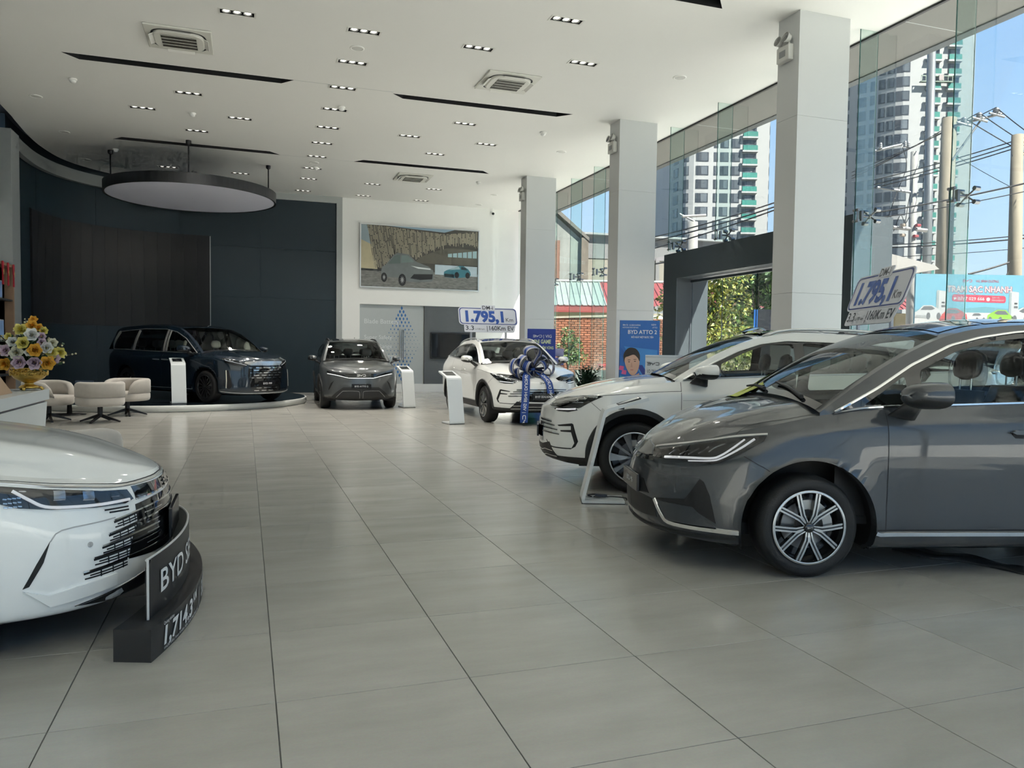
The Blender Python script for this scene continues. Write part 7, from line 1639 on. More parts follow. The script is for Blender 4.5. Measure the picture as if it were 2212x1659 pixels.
zz_plant('dark green potted plant between the two white SUVs', 6.90, 15.2, 1.0, 2)
zz_plant('dark green potted plant seen through the windows of the white SUV', 7.35, 11.35, .95, 5)
# ---- shelving bay at the left edge
sb = thing('wall_shelf', 'oak framed wall shelf with dark back at the left photo edge', 'shelf', (-4.95, 16.6, 0)); M_oak = mat('oak_frame', (.34, .22, .14), .5, noise=.2, nscale=5)
MB().b2((0, 0, .1), (.02, 2.35, 3.0)).build('back', mat('shelf_back', (.012, .015, .018), .5), sb)
for a, b in (((0, 2.30, 0), (.34, 2.36, 3.06)), ((0, 0, 3.0), (.34, 2.30, 3.06)), ((0, 0, 0), (.34, .06, 3.0))): MB().b2(a, b).build('frame', M_oak, sb)
for z in (.75, 1.45, 2.30): MB().b2((.02, .06, z), (.32, 2.30, z + .035)).build('shelf_board', mat('shelf_dark', (.03, .035, .04), .5), sb)
for k, (yy, z, w_, h_, lab) in enumerate(((18.15, 2.335, .5, .36, 'blue landscape picture on the upper shelf'), (18.2, 1.485, .55, .42, 'pale blue picture on the lower shelf by the bouquet'))):
    t = thing('picture_frame', lab, 'picture', (-4.72, yy, z), math.radians(0)); MB().b2((0, -w_ / 2, 0), (.03, w_ / 2, h_)).build('frame', M_trim, t); MB().b2((.03, -w_ / 2 + .02, .02), (.033, w_ / 2 - .02, h_ - .02)).build('print', mat('pic_blue_%d' % k, [(.16, .26, .48), (.22, .36, .62)][k], .4, noise=.5, nscale=6), t)
for k, yy in enumerate((18.05, 18.42, 18.82)):
    t = thing('red_tassel', 'red hanging charm with gold mark, %s along the shelf top' % ('nearest', 'middle', 'farthest')[k], 'charm', (-4.585, yy, 2.60), 0, 'red charms on the shelf'); MB().bevbox((0, 0, .36), (.03, .07, .22), .01).build('knot', mat('charm_red', (.42, .015, .03), .5), t)
    MB().prism([(-.035, 0), (.035, 0), (.02, .26), (-.02, .26)], (.02, 0, 0), (-.01, 0, 0), (0, 1, 0), (0, 0, 1)).build('tassel', mat('charm_red', (.42, .015, .03), .5), t); MB().flat([(-.015, .20), (.015, .20), (.022, .28), (0, .33), (-.022, .28)], (.017, 0, 0), (0, 1, 0), (0, 0, 1)).build('gold_mark', mat('charm_gold', (.75, .50, .14), .4), t)
# ---- odds and ends
yc = c5.hit((-.02, -.46, 1.3), (0, 0, 1)); t = thing('yellow_card', 'yellow green paper lying on the grey MPV bonnet by the wipers', 'paper', c5.root.location, c5.root.rotation_euler.z)
V, T = fill2d([(.06, -.66), (.06, -.30), (-.08, -.34), (-.08, -.70)], (), .08); MB().add([tuple(c5.hit((x_, y_, 1.4), (0, 0, 1))[0] + Vector((0, 0, .006))) for x_, y_ in V], T).build('sheet', mat('paper_lime', (.45, .50, .06), .5), t)
fs = thing('floor_strip', 'wavy black fabric strip on the floor behind the grey MPV', 'fabric strip', (0, 0, 0)); A_ = catmull([(4.44, 4.36), (4.5, 4.12), (4.65, 3.95), (4.73, 3.78), (4.77, 3.6), (4.86, 3.2)], 5); B_ = catmull([(4.60, 4.40), (4.64, 4.22), (4.76, 4.04), (4.83, 3.84), (4.86, 3.66), (4.97, 3.22)], 5); V = []
for k, (a_, b_) in enumerate(zip(A_, B_)): V += [(*a_, .003), (*a_, .022 + .008 * math.sin(k * .9)), (*b_, .026 + .01 * math.sin(k * .7)), (*b_, .003)]
n_ = len(V) // 4; MB().add(V, [(i * 4 + j, i * 4 + j + 1, i * 4 + j + 5, i * 4 + j + 4) for i in range(n_ - 1) for j in range(3)]).build('fabric', mat('fabric_black', (.015, .017, .02), .6), fs, smooth=True)
# ================================================================== OUTSIDE, SEEN THROUGH THE GLASS
def at(x, y, D):
    d = _F + _R * ((x - 1106) / FPX) - _U * ((y - 829.5) / FPX); return Vector((0, 0, CAMH)) + d * D
RGT = Vector((math.cos(YAW), -math.sin(YAW), 0)); AWAY = Vector((math.sin(YAW), math.cos(YAW), 0))
M_conc = mat('forecourt_concrete', (.64, .62, .585), .8, noise=.12, nscale=.6, bump=.2, bscale=6)
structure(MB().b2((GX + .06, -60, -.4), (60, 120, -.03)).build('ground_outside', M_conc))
structure(MB().b2((-60, -60, -.4), (GX + .06, Y0 - .3, -.03)).build('ground_front', M_conc))
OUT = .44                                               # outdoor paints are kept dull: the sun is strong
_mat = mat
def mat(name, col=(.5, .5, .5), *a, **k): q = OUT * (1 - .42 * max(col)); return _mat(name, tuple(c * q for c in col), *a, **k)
structure(MB().b2((60, -100, -.5), (400, 400, -.2)).build('land_far', mat('far_ground', (.25, .25, .22), .9, noise=.3, nscale=.05)))
# ---- old brick wall
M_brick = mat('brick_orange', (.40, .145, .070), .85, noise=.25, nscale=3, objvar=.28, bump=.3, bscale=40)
M_mortar = mat('mortar', (.42, .36, .30), .9, noise=.2)
bw = thing('brick_wall', 'old orange brick wall with a pale sloping coping outside the far glass', 'wall', (12.0, 31.0, 0), math.radians(-13))
MB().b2((0, .02, 0), (6.0, .22, 2.85)).build('mortar_core', M_mortar, bw)
bm = MB().bevbox((0, 0, 0), (.265, .12, .082), .008, n=1).mesh('brick', M_brick); far = MB(); cnt = 0; rng = random.Random(3)
for r in range(30):
    for k in range(22):
        x = .14 + k * .283 + (.14 if r % 2 else 0); z = .06 + r * .098
        if x > 5.85 or z > 2.80 + .09 * (x / 6): continue
        if .25 < x < 3.4 and z > .75 and cnt < 300:
            o = link('brick', bm, bw); o.location = (x, .03 + rng.uniform(-.008, .012), z); o.rotation_euler = (0, rng.uniform(-.02, .02), rng.uniform(-.03, .03)); cnt += 1
        else: far.bevbox((x, .03, z), (.265, .12, .082), .008, n=1)
o = far.build('brickwork', M_brick, bw); o['kind'] = 'stuff'
MB().prism([(0, 2.78), (6, 3.04), (6, 3.12), (0, 2.86)], (0, .34, 0), (0, -.09, 0), (1, 0, 0), (0, 0, 1)).build('coping', mat('coping_cream', (.62, .55, .42), .7), bw)
# ---- long shed with ribbed roof
sh = thing('ribbed_roof_shed', 'cream shed with pale green and red ribbed metal roof behind the brick wall', 'building', (13.0, 41.5, 0), math.radians(-19))
MB().b2((-8, 0, 0), (26, 6, 3.75)).build('wall', mat('cream_wall', (.52, .44, .24), .8, noise=.15, nscale=.8), sh)
MB().b2((-2.0, -.75, 3.55), (6.4, -.55, 3.95)).build('fascia', mat('fascia_red', (.42, .07, .06), .5), sh)
def ribbed(x0, x1, m, name):
    mb = MB(); k = 0; x = x0; rows = [[], []]
    while x < x1:
        for dx, dz in ((0, 0), (.12, 0), (.15, .05), (.20, .05), (.23, 0)):
            rows[0].append((x + dx, -.8, 3.92 + dz)); rows[1].append((x + dx, 3.2, 5.55 + dz))
        x += .33
    mb.rings(rows, closed=False); mb.build(name, m, sh)
ribbed(-8, 6.4, mat('roof_pale_green', (.50, .58, .53), .55, noise=.1), 'roof_sheet'); ribbed(6.4, 26, mat('roof_red_metal', (.50, .11, .10), .5, noise=.1), 'roof_sheet')
MB().cyl((-8, 3.2, 5.6), (26, 3.2, 5.6), .09, 8).build('ridge', mat('ridge_white', (.6, .62, .6), .6), sh)
for k in range(4): MB().b2((7.6 + k * 1.3, -.5, 3.1), (8.3 + k * 1.3, -.4, 3.8)).build('vent', M_trim, sh)
# ---- weathered house and warehouse behind it
M_stain = mat('weathered_plaster', (.46, .48, .44), .9, noise=.55, nscale=.9, stretch=(1, 1, .35), bump=.3, bscale=5)
hs = thing('weathered_house', 'weathered grey gabled house with mould stains behind the pale roof', 'building', (19.7, 53.0, 0), math.radians(-19))
MB().prism([(0, 0), (3.9, 0), (3.9, 9.2), (1.5, 11.3), (-1.2, 8.2), (-1.2, 0)], (0, 7, 0), (0, 0, 0), (1, 0, 0), (0, 0, 1)).build('wall', M_stain, hs)
MB().prism([(-1.4, 8.2), (1.5, 11.55), (4.1, 9.35), (4.1, 9.6), (1.5, 11.9), (-1.5, 8.5)], (0, 7.6, 0), (0, -.3, 0), (1, 0, 0), (0, 0, 1)).build('roof', mat('old_roof', (.22, .20, .17), .8, noise=.3), hs)
MB().b2((.7, -.06, 6.3), (2.0, .02, 9.4)).build('brick_patch', mat('old_brick_patch', (.36, .19, .13), .9, noise=.5, nscale=2), hs)
MB().b2((-1.3, -.12, 5.6), (3.9, .02, 5.85)).build('string_course', M_stain, hs); MB().b2((3.55, -.25, 0), (4.05, .1, 9.6)).build('corner_pier', mat('pier_brown', (.28, .24, .19), .9, noise=.6, nscale=1.2), hs)
wh = thing('warehouse', 'beige windowless warehouse with grey eaves beyond the shed', 'building', (25.3, 58.2, 0), math.radians(-19))
MB().b2((0, 0, 0), (22, 14, 9.0)).build('wall', mat('warehouse_beige', (.46, .42, .34), .85, noise=.15, nscale=.5), wh)
MB().prism([(-.2, 9.0), (22.2, 8.4), (22.2, 9.9), (-.2, 10.9)], (0, 14, 0), (0, -.06, 0), (1, 0, 0), (0, 0, 1)).build('gable_cladding', mat('cladding_grey', (.30, .30, .30), .7, noise=.1), wh)
MB().prism([(-.4, 10.9), (22.4, 9.9), (22.4, 10.05), (-.4, 11.05)], (0, 15, 0), (0, -.5, 0), (1, 0, 0), (0, 0, 1)).build('roof', mat('roof_white', (.60, .62, .62), .5), wh)
for x in (5.0, 6.6): MB().b2((x, -.1, 0), (x + .3, .02, 9.0)).build('pier', mat('cladding_grey', (.30, .30, .30), .7), wh)
# ---- apartment towers
M_tw = mat('tower_white', (.68, .69, .68), .7, noise=.04, nscale=.2); M_tgl = mat('tower_window', (.075, .085, .10), .15, objvar=.35, coat=.3)
M_tpan = mat('tower_pane', (.16, .18, .20), .12, objvar=.4, coat=.4); M_net = mat('green_net', (.014, .27, .22), .8, objvar=.2, noise=.2, nscale=2); M_rail = mat('tower_ledge', (.70, .705, .70), .6)
def plan(pts, off=0.0):
    d = along(pts)
    def f(s, o=0.0):
        s = max(0, min(d[-1], s)); i = min(max(int(np.searchsorted(d, s)) - 1, 0), len(pts) - 2); t = (s - d[i]) / (d[i + 1] - d[i])
        a, b = np.array(pts[i]), np.array(pts[i + 1]); tn = (b - a) / np.linalg.norm(b - a); p = a + (b - a) * t; return tuple(p + np.array([tn[1], -tn[0]]) * o)
    return f, d[-1]
def panel_at(f, s0, s1, z0, z1, o0, o1, n=6):
    P = [f(s0 + (s1 - s0) * k / n, o1) for k in range(n + 1)]; Q = [f(s0 + (s1 - s0) * k / n, o0) for k in range(n + 1)]
    return MB().rings([[(*p, z0), (*p, z1), (*q, z1), (*q, z0)] for p, q in zip(P, Q)], cap=True)
def tower(label, px0, D, pts, zt, cols, fh=3.15, z0=4.0, top=None):
    """Tower whose front follows the plan polyline pts (metres right of / behind its left edge)."""
    o = at(px0, 765, D); t = thing('apartment_tower', label, 'tower', (o.x, o.y, 0), -YAW, 'apartment towers')
    f, L = plan(pts)
    P = list(pts) + [(pts[-1][0], 26), (pts[0][0], 26)]
    MB().prism(P, (0, 0, zt), (0, 0, 0), (1, 0, 0), (0, 1, 0)).build('shell', M_tw, t)
    n = int((zt - z0 - 1) / fh)
    for s0, s1, kind in cols:
        m1 = m2 = m3 = None
        if kind == 'gap':
            for z in np.arange(z0, zt, fh * 5): panel_at(f, s0, s1, z, min(z + fh * 5 - .15, zt), 0, .03).build('cladding_sheet', M_tw, t)
            continue
        for k in range(n):
            z = z0 + k * fh
            if m1 is None:
                if kind == 'win': m1 = panel_at(f, s0, s1, .55, 2.75, 0, .06).mesh('window', M_tgl); w = s1 - s0; m2 = panel_at(f, s0 + w * .42, s1 - w * .1, .75, 2.6, .06, .10).mesh('pane', M_tpan)
                else:
                    m1 = panel_at(f, s0, s1, .2, 2.5, 0, .05).mesh('window', M_tgl); w = s1 - s0; m2 = panel_at(f, s0 + w * .2, s0 + w * .75, .2, 2.3, .05, .08).mesh('pane', M_tpan)
                    m3 = panel_at(f, s0 - .25, s1 + .25, -.45, -.05, 0, .9).mesh('balcony', M_rail); m4 = panel_at(f, s0 - .1, s1 + .1, -.05, 1.1, .55, .85).mesh('net', M_net)
            wn = link('window', m1, t); wn.location = (0, 0, z); link('pane', m2, wn)
            if kind == 'bal': b = link('balcony', m3, t); b.location = (0, 0, z); link('net', m4, b)
    return t
px = 175 / FPX
corner = [(0, 10.0), (5.0, 5.0), (8.6, 1.9), (10.2, .7), (11.6, .12), (13.0, 0)]
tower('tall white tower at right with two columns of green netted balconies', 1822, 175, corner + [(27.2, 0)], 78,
      [(.6, 2.0, 'win'), (2.7, 3.8, 'win'), (5.6, 7.6, 'win'), (8.4, 9.4, 'win'), (10.2, 11.6, 'win'), (12.0, 13.4, 'win'), (13.8, 16.6, 'win'), (20.3, 23.0, 'bal'), (24.9, 27.5, 'bal')], fh=3.16, z0=7.0)
tower('slimmer white tower between the pillars with one column of green balconies', 1448, 185, [(0, 14), (.6, 6), (1.6, 2.4), (3.0, .6), (4.6, 0), (22.4, 0)], 74,
      [(9.0, 11.6, 'win'), (13.2, 14.6, 'win'), (16.2, 19.2, 'win'), (20.4, 21.4, 'win'), (21.9, 23.9, 'win'), (24.4, 26.6, 'win'), (27.2, 30.4, 'bal'), (33.6, 34.6, 'win')], fh=3.2, z0=14.0)
# window-cleaning cradle on the tall tower
cr_ = thing('facade_cradle', 'pale green window cleaning cradle hanging on the tall tower', 'cradle', at(1990, 176, 171), -YAW)
MB().b2((0, 0, 0), (7.0, .9, .2)).build('deck', mat('cradle_green', (.35, .45, .35), .6), cr_)
for k in range(8): MB().b2((k * .98, 0, .2), (k * .98 + .12, .1, 1.4)).build('rail_post', mat('cradle_green', (.35, .45, .35), .6), cr_)
MB().b2((0, 0, 1.2), (7, .1, 1.4)).build('rail', mat('cradle_green', (.35, .45, .35), .6), cr_); MB().b2((3.9, -.1, .3), (4.9, .1, 1.5)).build('notice', mat('notice_white', (.6, .5, .48), .6), cr_)
# ---- utility poles and power lines
M_pole = mat('pole_concrete', (.42, .36, .26), .85, noise=.25, nscale=3, stretch=(1, 1, .3)); M_cable = mat('cable_black', (.02, .02, .022), .6); M_ins = mat('insulator_grey', (.30, .31, .32), .35); M_galv = mat('galvanised', (.34, .36, .37), .45, metal=.5)
def pole(name, label, xt, yt, xb, D, r, m, rt=None):
    top = at(xt, yt, D); t = thing(name, label, 'pole', (top.x, top.y, 0), 0)
    b = at(xb, 700, D) - top; MB().cyl((b.x * 1.2, b.y * 1.2, -.1), (0, 0, top.z), r, 16, rt or r * .75).build('shaft', m, t, smooth=True); return t, top
def insulator(mb, p, s=1.0): mb.lathe([(.03 * s, 0), (.09 * s, .02), (.09 * s, .06), (.05 * s, .07), (.085 * s, .10), (.085 * s, .14), (.05 * s, .15), (.08 * s, .18), (.08 * s, .22), (.045 * s, .23), (.06 * s, .27), (.02 * s, .30)], p, 12)
p1, top1 = pole('utility_pole', 'tan concrete utility pole in front of the tall tower', 2051, 256, 2034, 34, .36, M_pole, .30)
p2, top2 = pole('utility_pole', 'concrete utility pole at the right edge of the photo', 2198, 292, 2190, 32, .30, M_pole, .22)
p3, top3 = pole('steel_mast', 'grey steel mast standing before the tall tower balconies', 2013, 85, 1999, 60, .34, M_galv, .30)
p4, top4 = pole('utility_pole', 'pale square utility pole behind the tilted mileage board', 1975, 328, 1966, 36, .20, mat('pole_pale', (.50, .49, .46), .8, noise=.1))
p5, top5 = pole('utility_pole', 'pale utility pole before the slimmer tower with a crossarm', 1497, 480, 1493, 50, .42, mat('pole_pale', (.50, .49, .46), .8, noise=.1))
def bar(t, name, a, b, r, m, D, n=8):
    A, B = at(*a, D), at(*b, D); q = Vector(t.location); MB().cyl(A - q, B - q, r, n).build(name, m, t); return A - q, B - q
bar(p1, 'bracket_arm', (2062, 272), (2165, 245), .055, M_galv, 33.7); bar(p1, 'strut', (2058, 345), (2122, 255), .045, M_galv, 33.7)
for a, s in (((2082, 268), 1.6), ((2115, 258), 1.6), ((2152, 248), 1.8)):
    mb = MB(); insulator(mb, at(*a, 33.7) - Vector(p1.location), s); mb.build('insulator', M_ins, p1, smooth=True)
    bar(p1, 'line_clamp', (a[0] - 15, a[1] - 4), (a[0] + 18, a[1] + 5), .05, M_galv, 33.6)
bar(p4, 'crossarm', (1895, 405), (1985, 418), .06, M_galv, 36); bar(p4, 'crossarm', (1928, 491), (2002, 498), .09, mat('arm_white', (.62, .60, .57), .6), 36); bar(p4, 'crossarm', (1890, 326), (1948, 312), .06, M_galv, 36)
M_fuse = mat('fuse_red', (.45, .04, .05), .5); M_fuse2 = mat('fuse_tan', (.45, .36, .27), .6)
for (x, y), m in (((1951, 486), M_fuse2), ((1983, 487), M_fuse), ((1950, 508), M_fuse2), ((1978, 510), M_fuse)): MB().bevbox(at(x, y, 35.8) - Vector(p4.location), (.24, .16, .13), .03).build('fuse_switch', m, p4)
for a in ((1955, 318), (1962, 320), (1902, 322)):
    mb = MB(); insulator(mb, at(*a, 35.9) - Vector(p4.location), 1.0); mb.build('insulator', M_ins, p4, smooth=True)
bar(p5, 'crossarm', (1472, 468), (1525, 465), .09, mat('arm_white', (.62, .60, .57), .6), 50); bar(p5, 'crossarm', (1468, 462), (1500, 478), .06, M_galv, 50)
bar(p2, 'crossarm', (2185, 337), (2230, 330), .06, M_galv, 32)
pl = thing('power_line', 'bundle of black overhead power cables crossing behind the glass', 'power line', (0, 0, 0))
def cable(pts, r=.022, n=12):
    P = [at(x, y, D) for x, y, D in pts]
    if len(P) == 2:
        a, b = P; s = (b - a).length * .012; P = [a + (b - a) * (k / n) - Vector((0, 0, s * 4 * (k / n) * (1 - k / n))) for k in range(n + 1)]
    else: P = [Vector(p) for p in catmull([tuple(p) for p in P], 6)]
    MB().tube(P, r, 5).build('cable', M_cable, pl)
for y0, y1, D in ((343, 292, 32), (353, 300, 32), (360, 308, 32)): cable([(1880, y0 + 48, 37), (2240, y1 - 3, D)], .026)
cable([(1880, 461, 33), (2240, 390, 31)], .035); cable([(1880, 473, 33), (2240, 408, 31)], .02)
for a, b in (((2152, 232), (2240, 300)), ((2115, 243), (2240, 325)), ((2082, 254), (2240, 345))): cable([(a[0], a[1], 33.7), (b[0], b[1], 31.5)], .022)
for a, b in (((2152, 232), (1840, 372)), ((2115, 243), (1840, 380)), ((2082, 254), (1840, 386))): cable([(a[0], a[1], 33.7), (b[0], b[1], 40)], .022)
cable([(2055, 330, 34), (2180, 402, 32)], .012); cable([(1880, 530, 36), (2240, 505, 33)], .022); cable([(1880, 536, 36), (2240, 512, 33)], .03); cable([(1880, 556, 36), (2240, 533, 33)], .015)
cable([(2092, 592, 31), (2180, 567, 31)], .04); cable([(2095, 592, 31), (2240, 598, 31)], .02); cable([(2175, 567, 31), (2178, 585, 31), (2172, 598, 31)], .02)
cable([(1950, 318, 36), (1958, 360, 36), (1936, 420, 36), (1900, 520, 36)], .02); cable([(1973, 330, 36), (1972, 390, 36), (1962, 440, 36), (1955, 485, 36)], .02)
cable([(1930, 500, 36), (1945, 465, 36), (1955, 485, 36)], .018); cable([(1955, 485, 36), (1970, 463, 36), (1985, 485, 36)], .018)
for y0, y1 in ((503, 437), (512, 446), (528, 452)): cable([(1400, y0 + 12, 52), (1700, y1 - 8, 44)], .045)
cable([(1400, 572, 30), (1460, 562, 29)], .03)
# ---- charging station billboard
bb = thing('charging_billboard', 'sky blue roadside billboard with a row of cars and red phone strip', 'billboard', at(1980, 592, 28), -YAW + math.radians(2))
BWd, BHt = 6.2, 2.0; bb.location.z = at(1980, 592, 28).z - BHt + .02
MB().b2((0, .03, -.05), (BWd, .12, BHt)).build('panel', mat('banner_sky', (.13, .42, .56), .6, noise=.12, nscale=.7), bb)
def bp(name, poly, m, lift=0): return MB().flat(poly, (0, .029 - lift, 0), (1, 0, 0), (0, 0, 1)).build(name, m, bb)
bp('print_ground', [(0, -.05), (BWd, -.05), (BWd, .62), (0, .66)], mat('banner_white', (.58, .58, .56), .6), .001)
bp('print_skyline', [(.0, .62), (BWd, .62), (BWd, .80), (5, .74), (4.2, .86), (3.4, .78), (2.6, .84), (1.8, .76), (1.2, .82), (0, .7)], mat('banner_teal', (.10, .30, .36), .6), .0015)
bp('print_strip', roundpoly([(1.36, 1.02), (3.36, .98), (3.36, 1.24), (1.36, 1.28)], .1, 4), mat('banner_red', (.55, .03, .08), .5), .003)
M_bt = mat('banner_text_white', (.70, .70, .70), .5); M_br = mat('banner_text_red', (.50, .05, .10), .5); bt = MB(); br = MB()
letter(br, 'VIG BÌNH DƯƠNG', .13, (2.22, .025, 1.72), (1, 0, 0), (0, 0, 1), width=.85); byd(br, .36, (1.90, .025, 1.77), (1, 0, 0), (0, 0, 1))
for dx, dz in ((-.012, 0), (.012, 0), (0, .012), (0, -.012), (.02, -.02)): letter(br, 'TRẠM SẠC NHANH', .30, (1.16 + dx, .026, 1.37 + dz), (1, 0, 0), (0, 0, 1), width=2.40, bold=.02)
letter(bt, 'TRẠM SẠC NHANH', .30, (1.16, .024, 1.37), (1, 0, 0), (0, 0, 1), width=2.40, bold=.02)
letter(bt, '0767 029 666', .16, (1.58, .024, 1.07), (1, 0, 0), (0, 0, 1), width=.98, bold=.012); letter(bt, 'CỨU HỘ', .07, (2.84, .024, 1.15), (1, 0, 0), (0, 0, 1)); letter(bt, 'MIỄN CHIẾN 24/7', .07, (2.84, .024, 1.05), (1, 0, 0), (0, 0, 1), width=.45)
bt.add([(1.47 + .05 * math.cos(a), .024, 1.12 + .05 * math.sin(a)) for a in np.linspace(0, 4.4, 9)], [tuple(range(9))]); bt.add([(2.70 + .07 * math.cos(a), .024, 1.11 + .07 * math.sin(a)) for a in np.linspace(0, 6, 12)], [tuple(range(12))])
br.build('lettering_red', M_br, bb); bt.build('lettering_white', M_bt, bb)
def charger(x):
    bp('print_charger', [(x, .5), (x + .36, .5), (x + .36, 1.38), (x + .04, 1.42), (x, 1.38)], mat('banner_charger', (.50, .53, .53), .6), .004); bp('print_charger_side', [(x, .5), (x + .09, .5), (x + .09, 1.40), (x, 1.38)], mat('banner_charger2', (.26, .32, .33), .6), .005)
    bp('print_charger_screen', [(x + .2, .94), (x + .31, .94), (x + .31, 1.0), (x + .2, 1.0)], M_black, .006); bp('print_charger_plug', [(x + .19, .80), (x + .33, .80), (x + .33, .88), (x + .19, .88)], mat('banner_dk', (.08, .09, .1), .6), .006)
charger(.78); charger(3.48)
def bcar(x, z, s, c, dark, face=1):
    q = lambda P: [(x + s * (a if face > 0 else 1 - a), z + s * .52 * b) for a, b in P]; cm = mat('banner_car_%s' % c[0], c[1], .5); k = mat('banner_dk', (.08, .09, .1), .6)
    bp('print_car', q([(0, .25), (.02, .5), (.14, .66), (.30, .98), (.62, 1.0), (.82, .80), (.97, .62), (1.0, .3), (.9, .12), (.1, .10)]), cm, .006)
    bp('print_car_glass', q([(.2, .66), (.33, .92), (.60, .93), (.74, .76), (.62, .66)]), k, .008); bp('print_car_shade', q([(.02, .12), (.04, .3), (.5, .28), (.55, .08)]), mat('banner_shade_%s' % c[0], dark, .6), .008)
    for cx in (.5, .88): bp('print_car_wheel', [(x + s * ((cx if face > 0 else 1 - cx) + .075 * math.cos(a)), z + s * (.13 + .13 * math.sin(a))) for a in np.linspace(0, 6, 12)], k, .009)
bcar(.0, .35, 1.0, ('w', (.55, .57, .57)), (.3, .32, .32)); bcar(.90, .22, 1.05, ('r', (.50, .05, .05)), (.22, .04, .04)); bcar(1.98, .28, .66, ('w', (.55, .57, .57)), (.2, .22, .22)); bcar(2.68, .22, 1.0, ('g', (.25, .52, .03)), (.15, .3, .02), -1); bcar(3.58, .26, 1.1, ('w', (.55, .57, .57)), (.3, .32, .32), -1)
for x in (.3, 2.2, 4.2, 6.0): MB().b2((x, .12, -bb.location.z), (x + .1, .22, BHt)).build('post', M_galv, bb)
ad = thing('address_board', 'red address strip with a white map pin under the blue billboard', 'sign', at(1975, 716, 26), -YAW)
MB().b2((0, 0, -.3), (1.9, .05, .24)).build('panel', mat('banner_red', (.55, .03, .08), .5), ad)
t_ = MB(); letter(t_, 'Số 02 Đường', .14, (.30, -.003, .03), (1, 0, 0), (0, 0, 1)); t_.add([(.13 + .055 * math.cos(a), -.003, .12 + .055 * math.sin(a)) for a in np.linspace(-.5, 3.64, 9)] + [(.13, -.003, -.02)], [tuple(range(10))]); t_.build('lettering', M_bt, ad)
for x in (.1, 1.7): MB().b2((x, .05, -ad.location.z), (x + .08, .12, .2)).build('post', M_galv, ad)
lw = thing('lavender_wall', 'low lavender painted wall below the tilted mileage board', 'wall', at(1868, 760, 30), -YAW)
MB().b2((0, 0, -1.4), (2.1, .2, 1.02)).build('wall', mat('lavender_paint', (.33, .31, .52), .7, noise=.05), lw); MB().b2((2.1, -.05, -1.4), (2.5, .25, 1.1)).build('pier', mat('pier_cream', (.55, .50, .38), .7), lw)
lw.location.z = 1.4
cn = thing('street_canopy', 'pale awning edge beside the blue grey portal post', 'awning', at(1925, 580, 24), -YAW)
MB().prism([(0, -.25), (.0, .45), (1.35, .12), (1.5, 0)], (0, 3, 0), (0, 0, 0), (1, 0, 0), (0, 0, 1)).build('sheet', mat('awning_white', (.55, .52, .48), .7), cn)
MB().cyl((.2, .3, -cn.location.z), (.2, .3, 0), .05, 8).build('post', M_galv, cn)
bk = thing('beige_building', 'beige building with louvred vents seen through the grey MPV windows', 'building', at(2110, 765, 30), -YAW)
bk.location.z = 0
MB().b2((0, 0, 0), (9, 5, 1.9)).build('wall', mat('beige_wall', (.50, .43, .36), .8, noise=.05), bk)
for k in range(5): MB().b2((.6, -.03, 1.0 + k * .11), (2.6, 0, 1.06 + k * .11)).build('louvre', mat('louvre_grey', (.22, .22, .24), .6), bk)
# ---- red pipe, railing and leaflets by the brick wall
rp_ = thing('red_pipe', 'bent red fire pipe outside the glass near the brick wall', 'pipe', (11.2, 21.6, 0), math.radians(-30))
MB().tube(catmull([(-.9, 0, .95), (-.2, 0, .97), (.05, 0, .9), (.12, 0, .7), (.12, 0, -.03)], 5), .075, 10).build('pipe', mat('pipe_red', (.45, .05, .05), .4), rp_, smooth=True)
lk = thing('outside_kerb', 'low grey kerb wall along the forecourt by the brick wall', 'kerb', (10.8, 24.5, 0), math.radians(-13))
MB().b2((0, 0, -.03), (7, .3, .75)).build('wall', mat('kerb_grey', (.42, .41, .38), .8, noise=.1), lk)
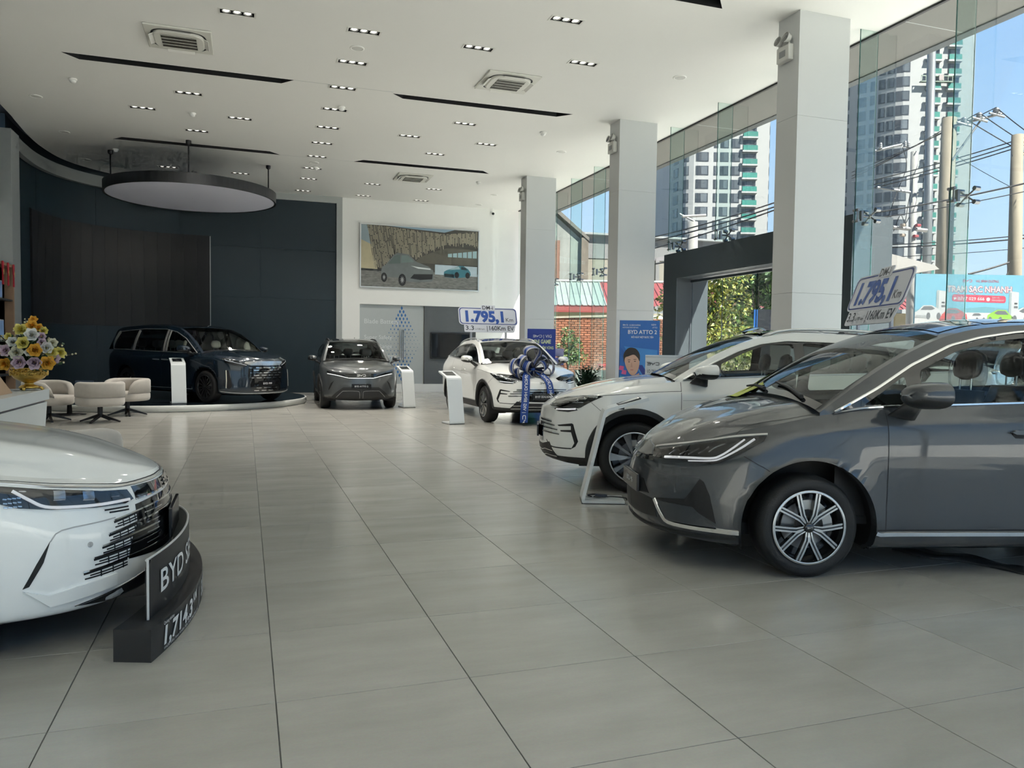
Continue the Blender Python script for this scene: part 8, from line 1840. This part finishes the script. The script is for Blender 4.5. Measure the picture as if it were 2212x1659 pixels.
# ---- trees and bushes
def tree(name, label, base, hgt, crown, cols, n, ls, seed, spread=.9, trunk=.10, droop=.3, group=None):
    rng = random.Random(seed); t = thing(name, label, 'tree' if trunk > .05 else 'bush', base, 0, group)
    tr = MB(); tr.tube([(0, 0, -.05), (.05, .03, hgt * .25), (-.04, .05, hgt * .5), (.03, 0, hgt * .8)], [trunk, trunk * .8, trunk * .6, trunk * .3], 8)
    for k in range(9):
        a = rng.uniform(0, 6.28); z0 = hgt * rng.uniform(.3, .6); r = spread * rng.uniform(.5, .95)
        tr.tube([(0, 0, z0), (r * .5 * math.cos(a), r * .5 * math.sin(a), z0 + hgt * .12), (r * math.cos(a), r * math.sin(a), z0 + hgt * .25)], [trunk * .4, trunk * .25, .008], 5)
    tr.build('trunk', mat('bark', (.10, .075, .05), .9, noise=.3), t, smooth=True)
    L = [MB() for _ in cols]; cl = lambda v: max(-.75, min(.75, v)) * spread
    blobs = [(cl(rng.gauss(0, .45)), cl(rng.gauss(0, .45)), hgt * rng.uniform(.45, .98), rng.uniform(.28, .52) * spread) for _ in range(crown)]
    for i in range(n):
        bx, by, bz, br_ = rng.choice(blobs); v = Vector((rng.gauss(0, 1), rng.gauss(0, 1), rng.gauss(0, .8))); v.normalize(); p = Vector((bx, by, bz)) + v * br_ * rng.uniform(.75, 1.08)
        d = (v + Vector((rng.gauss(0, .5), rng.gauss(0, .5), rng.gauss(-droop, .4)))).normalized(); s = d.cross(Vector((rng.gauss(0, 1), rng.gauss(0, 1), 1))).normalized(); l = ls * rng.uniform(.7, 1.3); w = l * .34; u = s.cross(d) * l * .10
        L[rng.randrange(len(cols))].add([p, p + d * l * .5 + s * w + u, p + d * l, p + d * l * .5 - s * w + u], [(0, 1, 2), (0, 2, 3)])
    for m_, c in zip(L, cols):
        o = m_.build('leaves', mat('leaf_%s_%d' % (name, cols.index(c)), c, .5, noise=.2), t); o['kind'] = 'stuff'
G1 = [(.10, .25, .04), (.16, .34, .06), (.06, .16, .03), (.24, .42, .10)]; G2 = [(.42, .44, .04), (.30, .38, .05), (.52, .50, .08), (.18, .28, .04)]
tree('leafy_tree', 'dark green leafy tree seen through the entrance doors', (17.2, 23.2, 0), 4.6, 26, G1, 5200, .24, 5, 1.6)
tree('yellow_bush', 'tall yellow green bush left of the entrance view', (13.4, 20.6, 0), 4.0, 20, G2, 4200, .13, 6, 1.15, .06)
tree('yellow_shrub', 'low yellow green shrub in front of the leafy tree', (13.1, 18.5, 0), 2.05, 14, G2, 2600, .10, 8, .95, .04)
tree('corner_sapling', 'thin sapling growing against the brick wall', (12.2, 28.6, 0), 2.4, 10, [(.24, .32, .10), (.14, .22, .06)], 900, .13, 9, .6, .04)
tree('gap_bush', 'bush in the narrow gap beside the dark portal post', (12.4, 23.0, 0), 1.6, 8, G2, 900, .12, 11, .6, .04)
c7 = Car('parked_car', 'pale blue car parked outside, glimpsed through the grey MPV', ATS, (14.2, 12.6), 200, mat('paint_pale_blue', (.30, .42, .52), .3, coat=1.0), z=-.03).body(); c7.cast(); c7.wheels('plain', .23, .23)
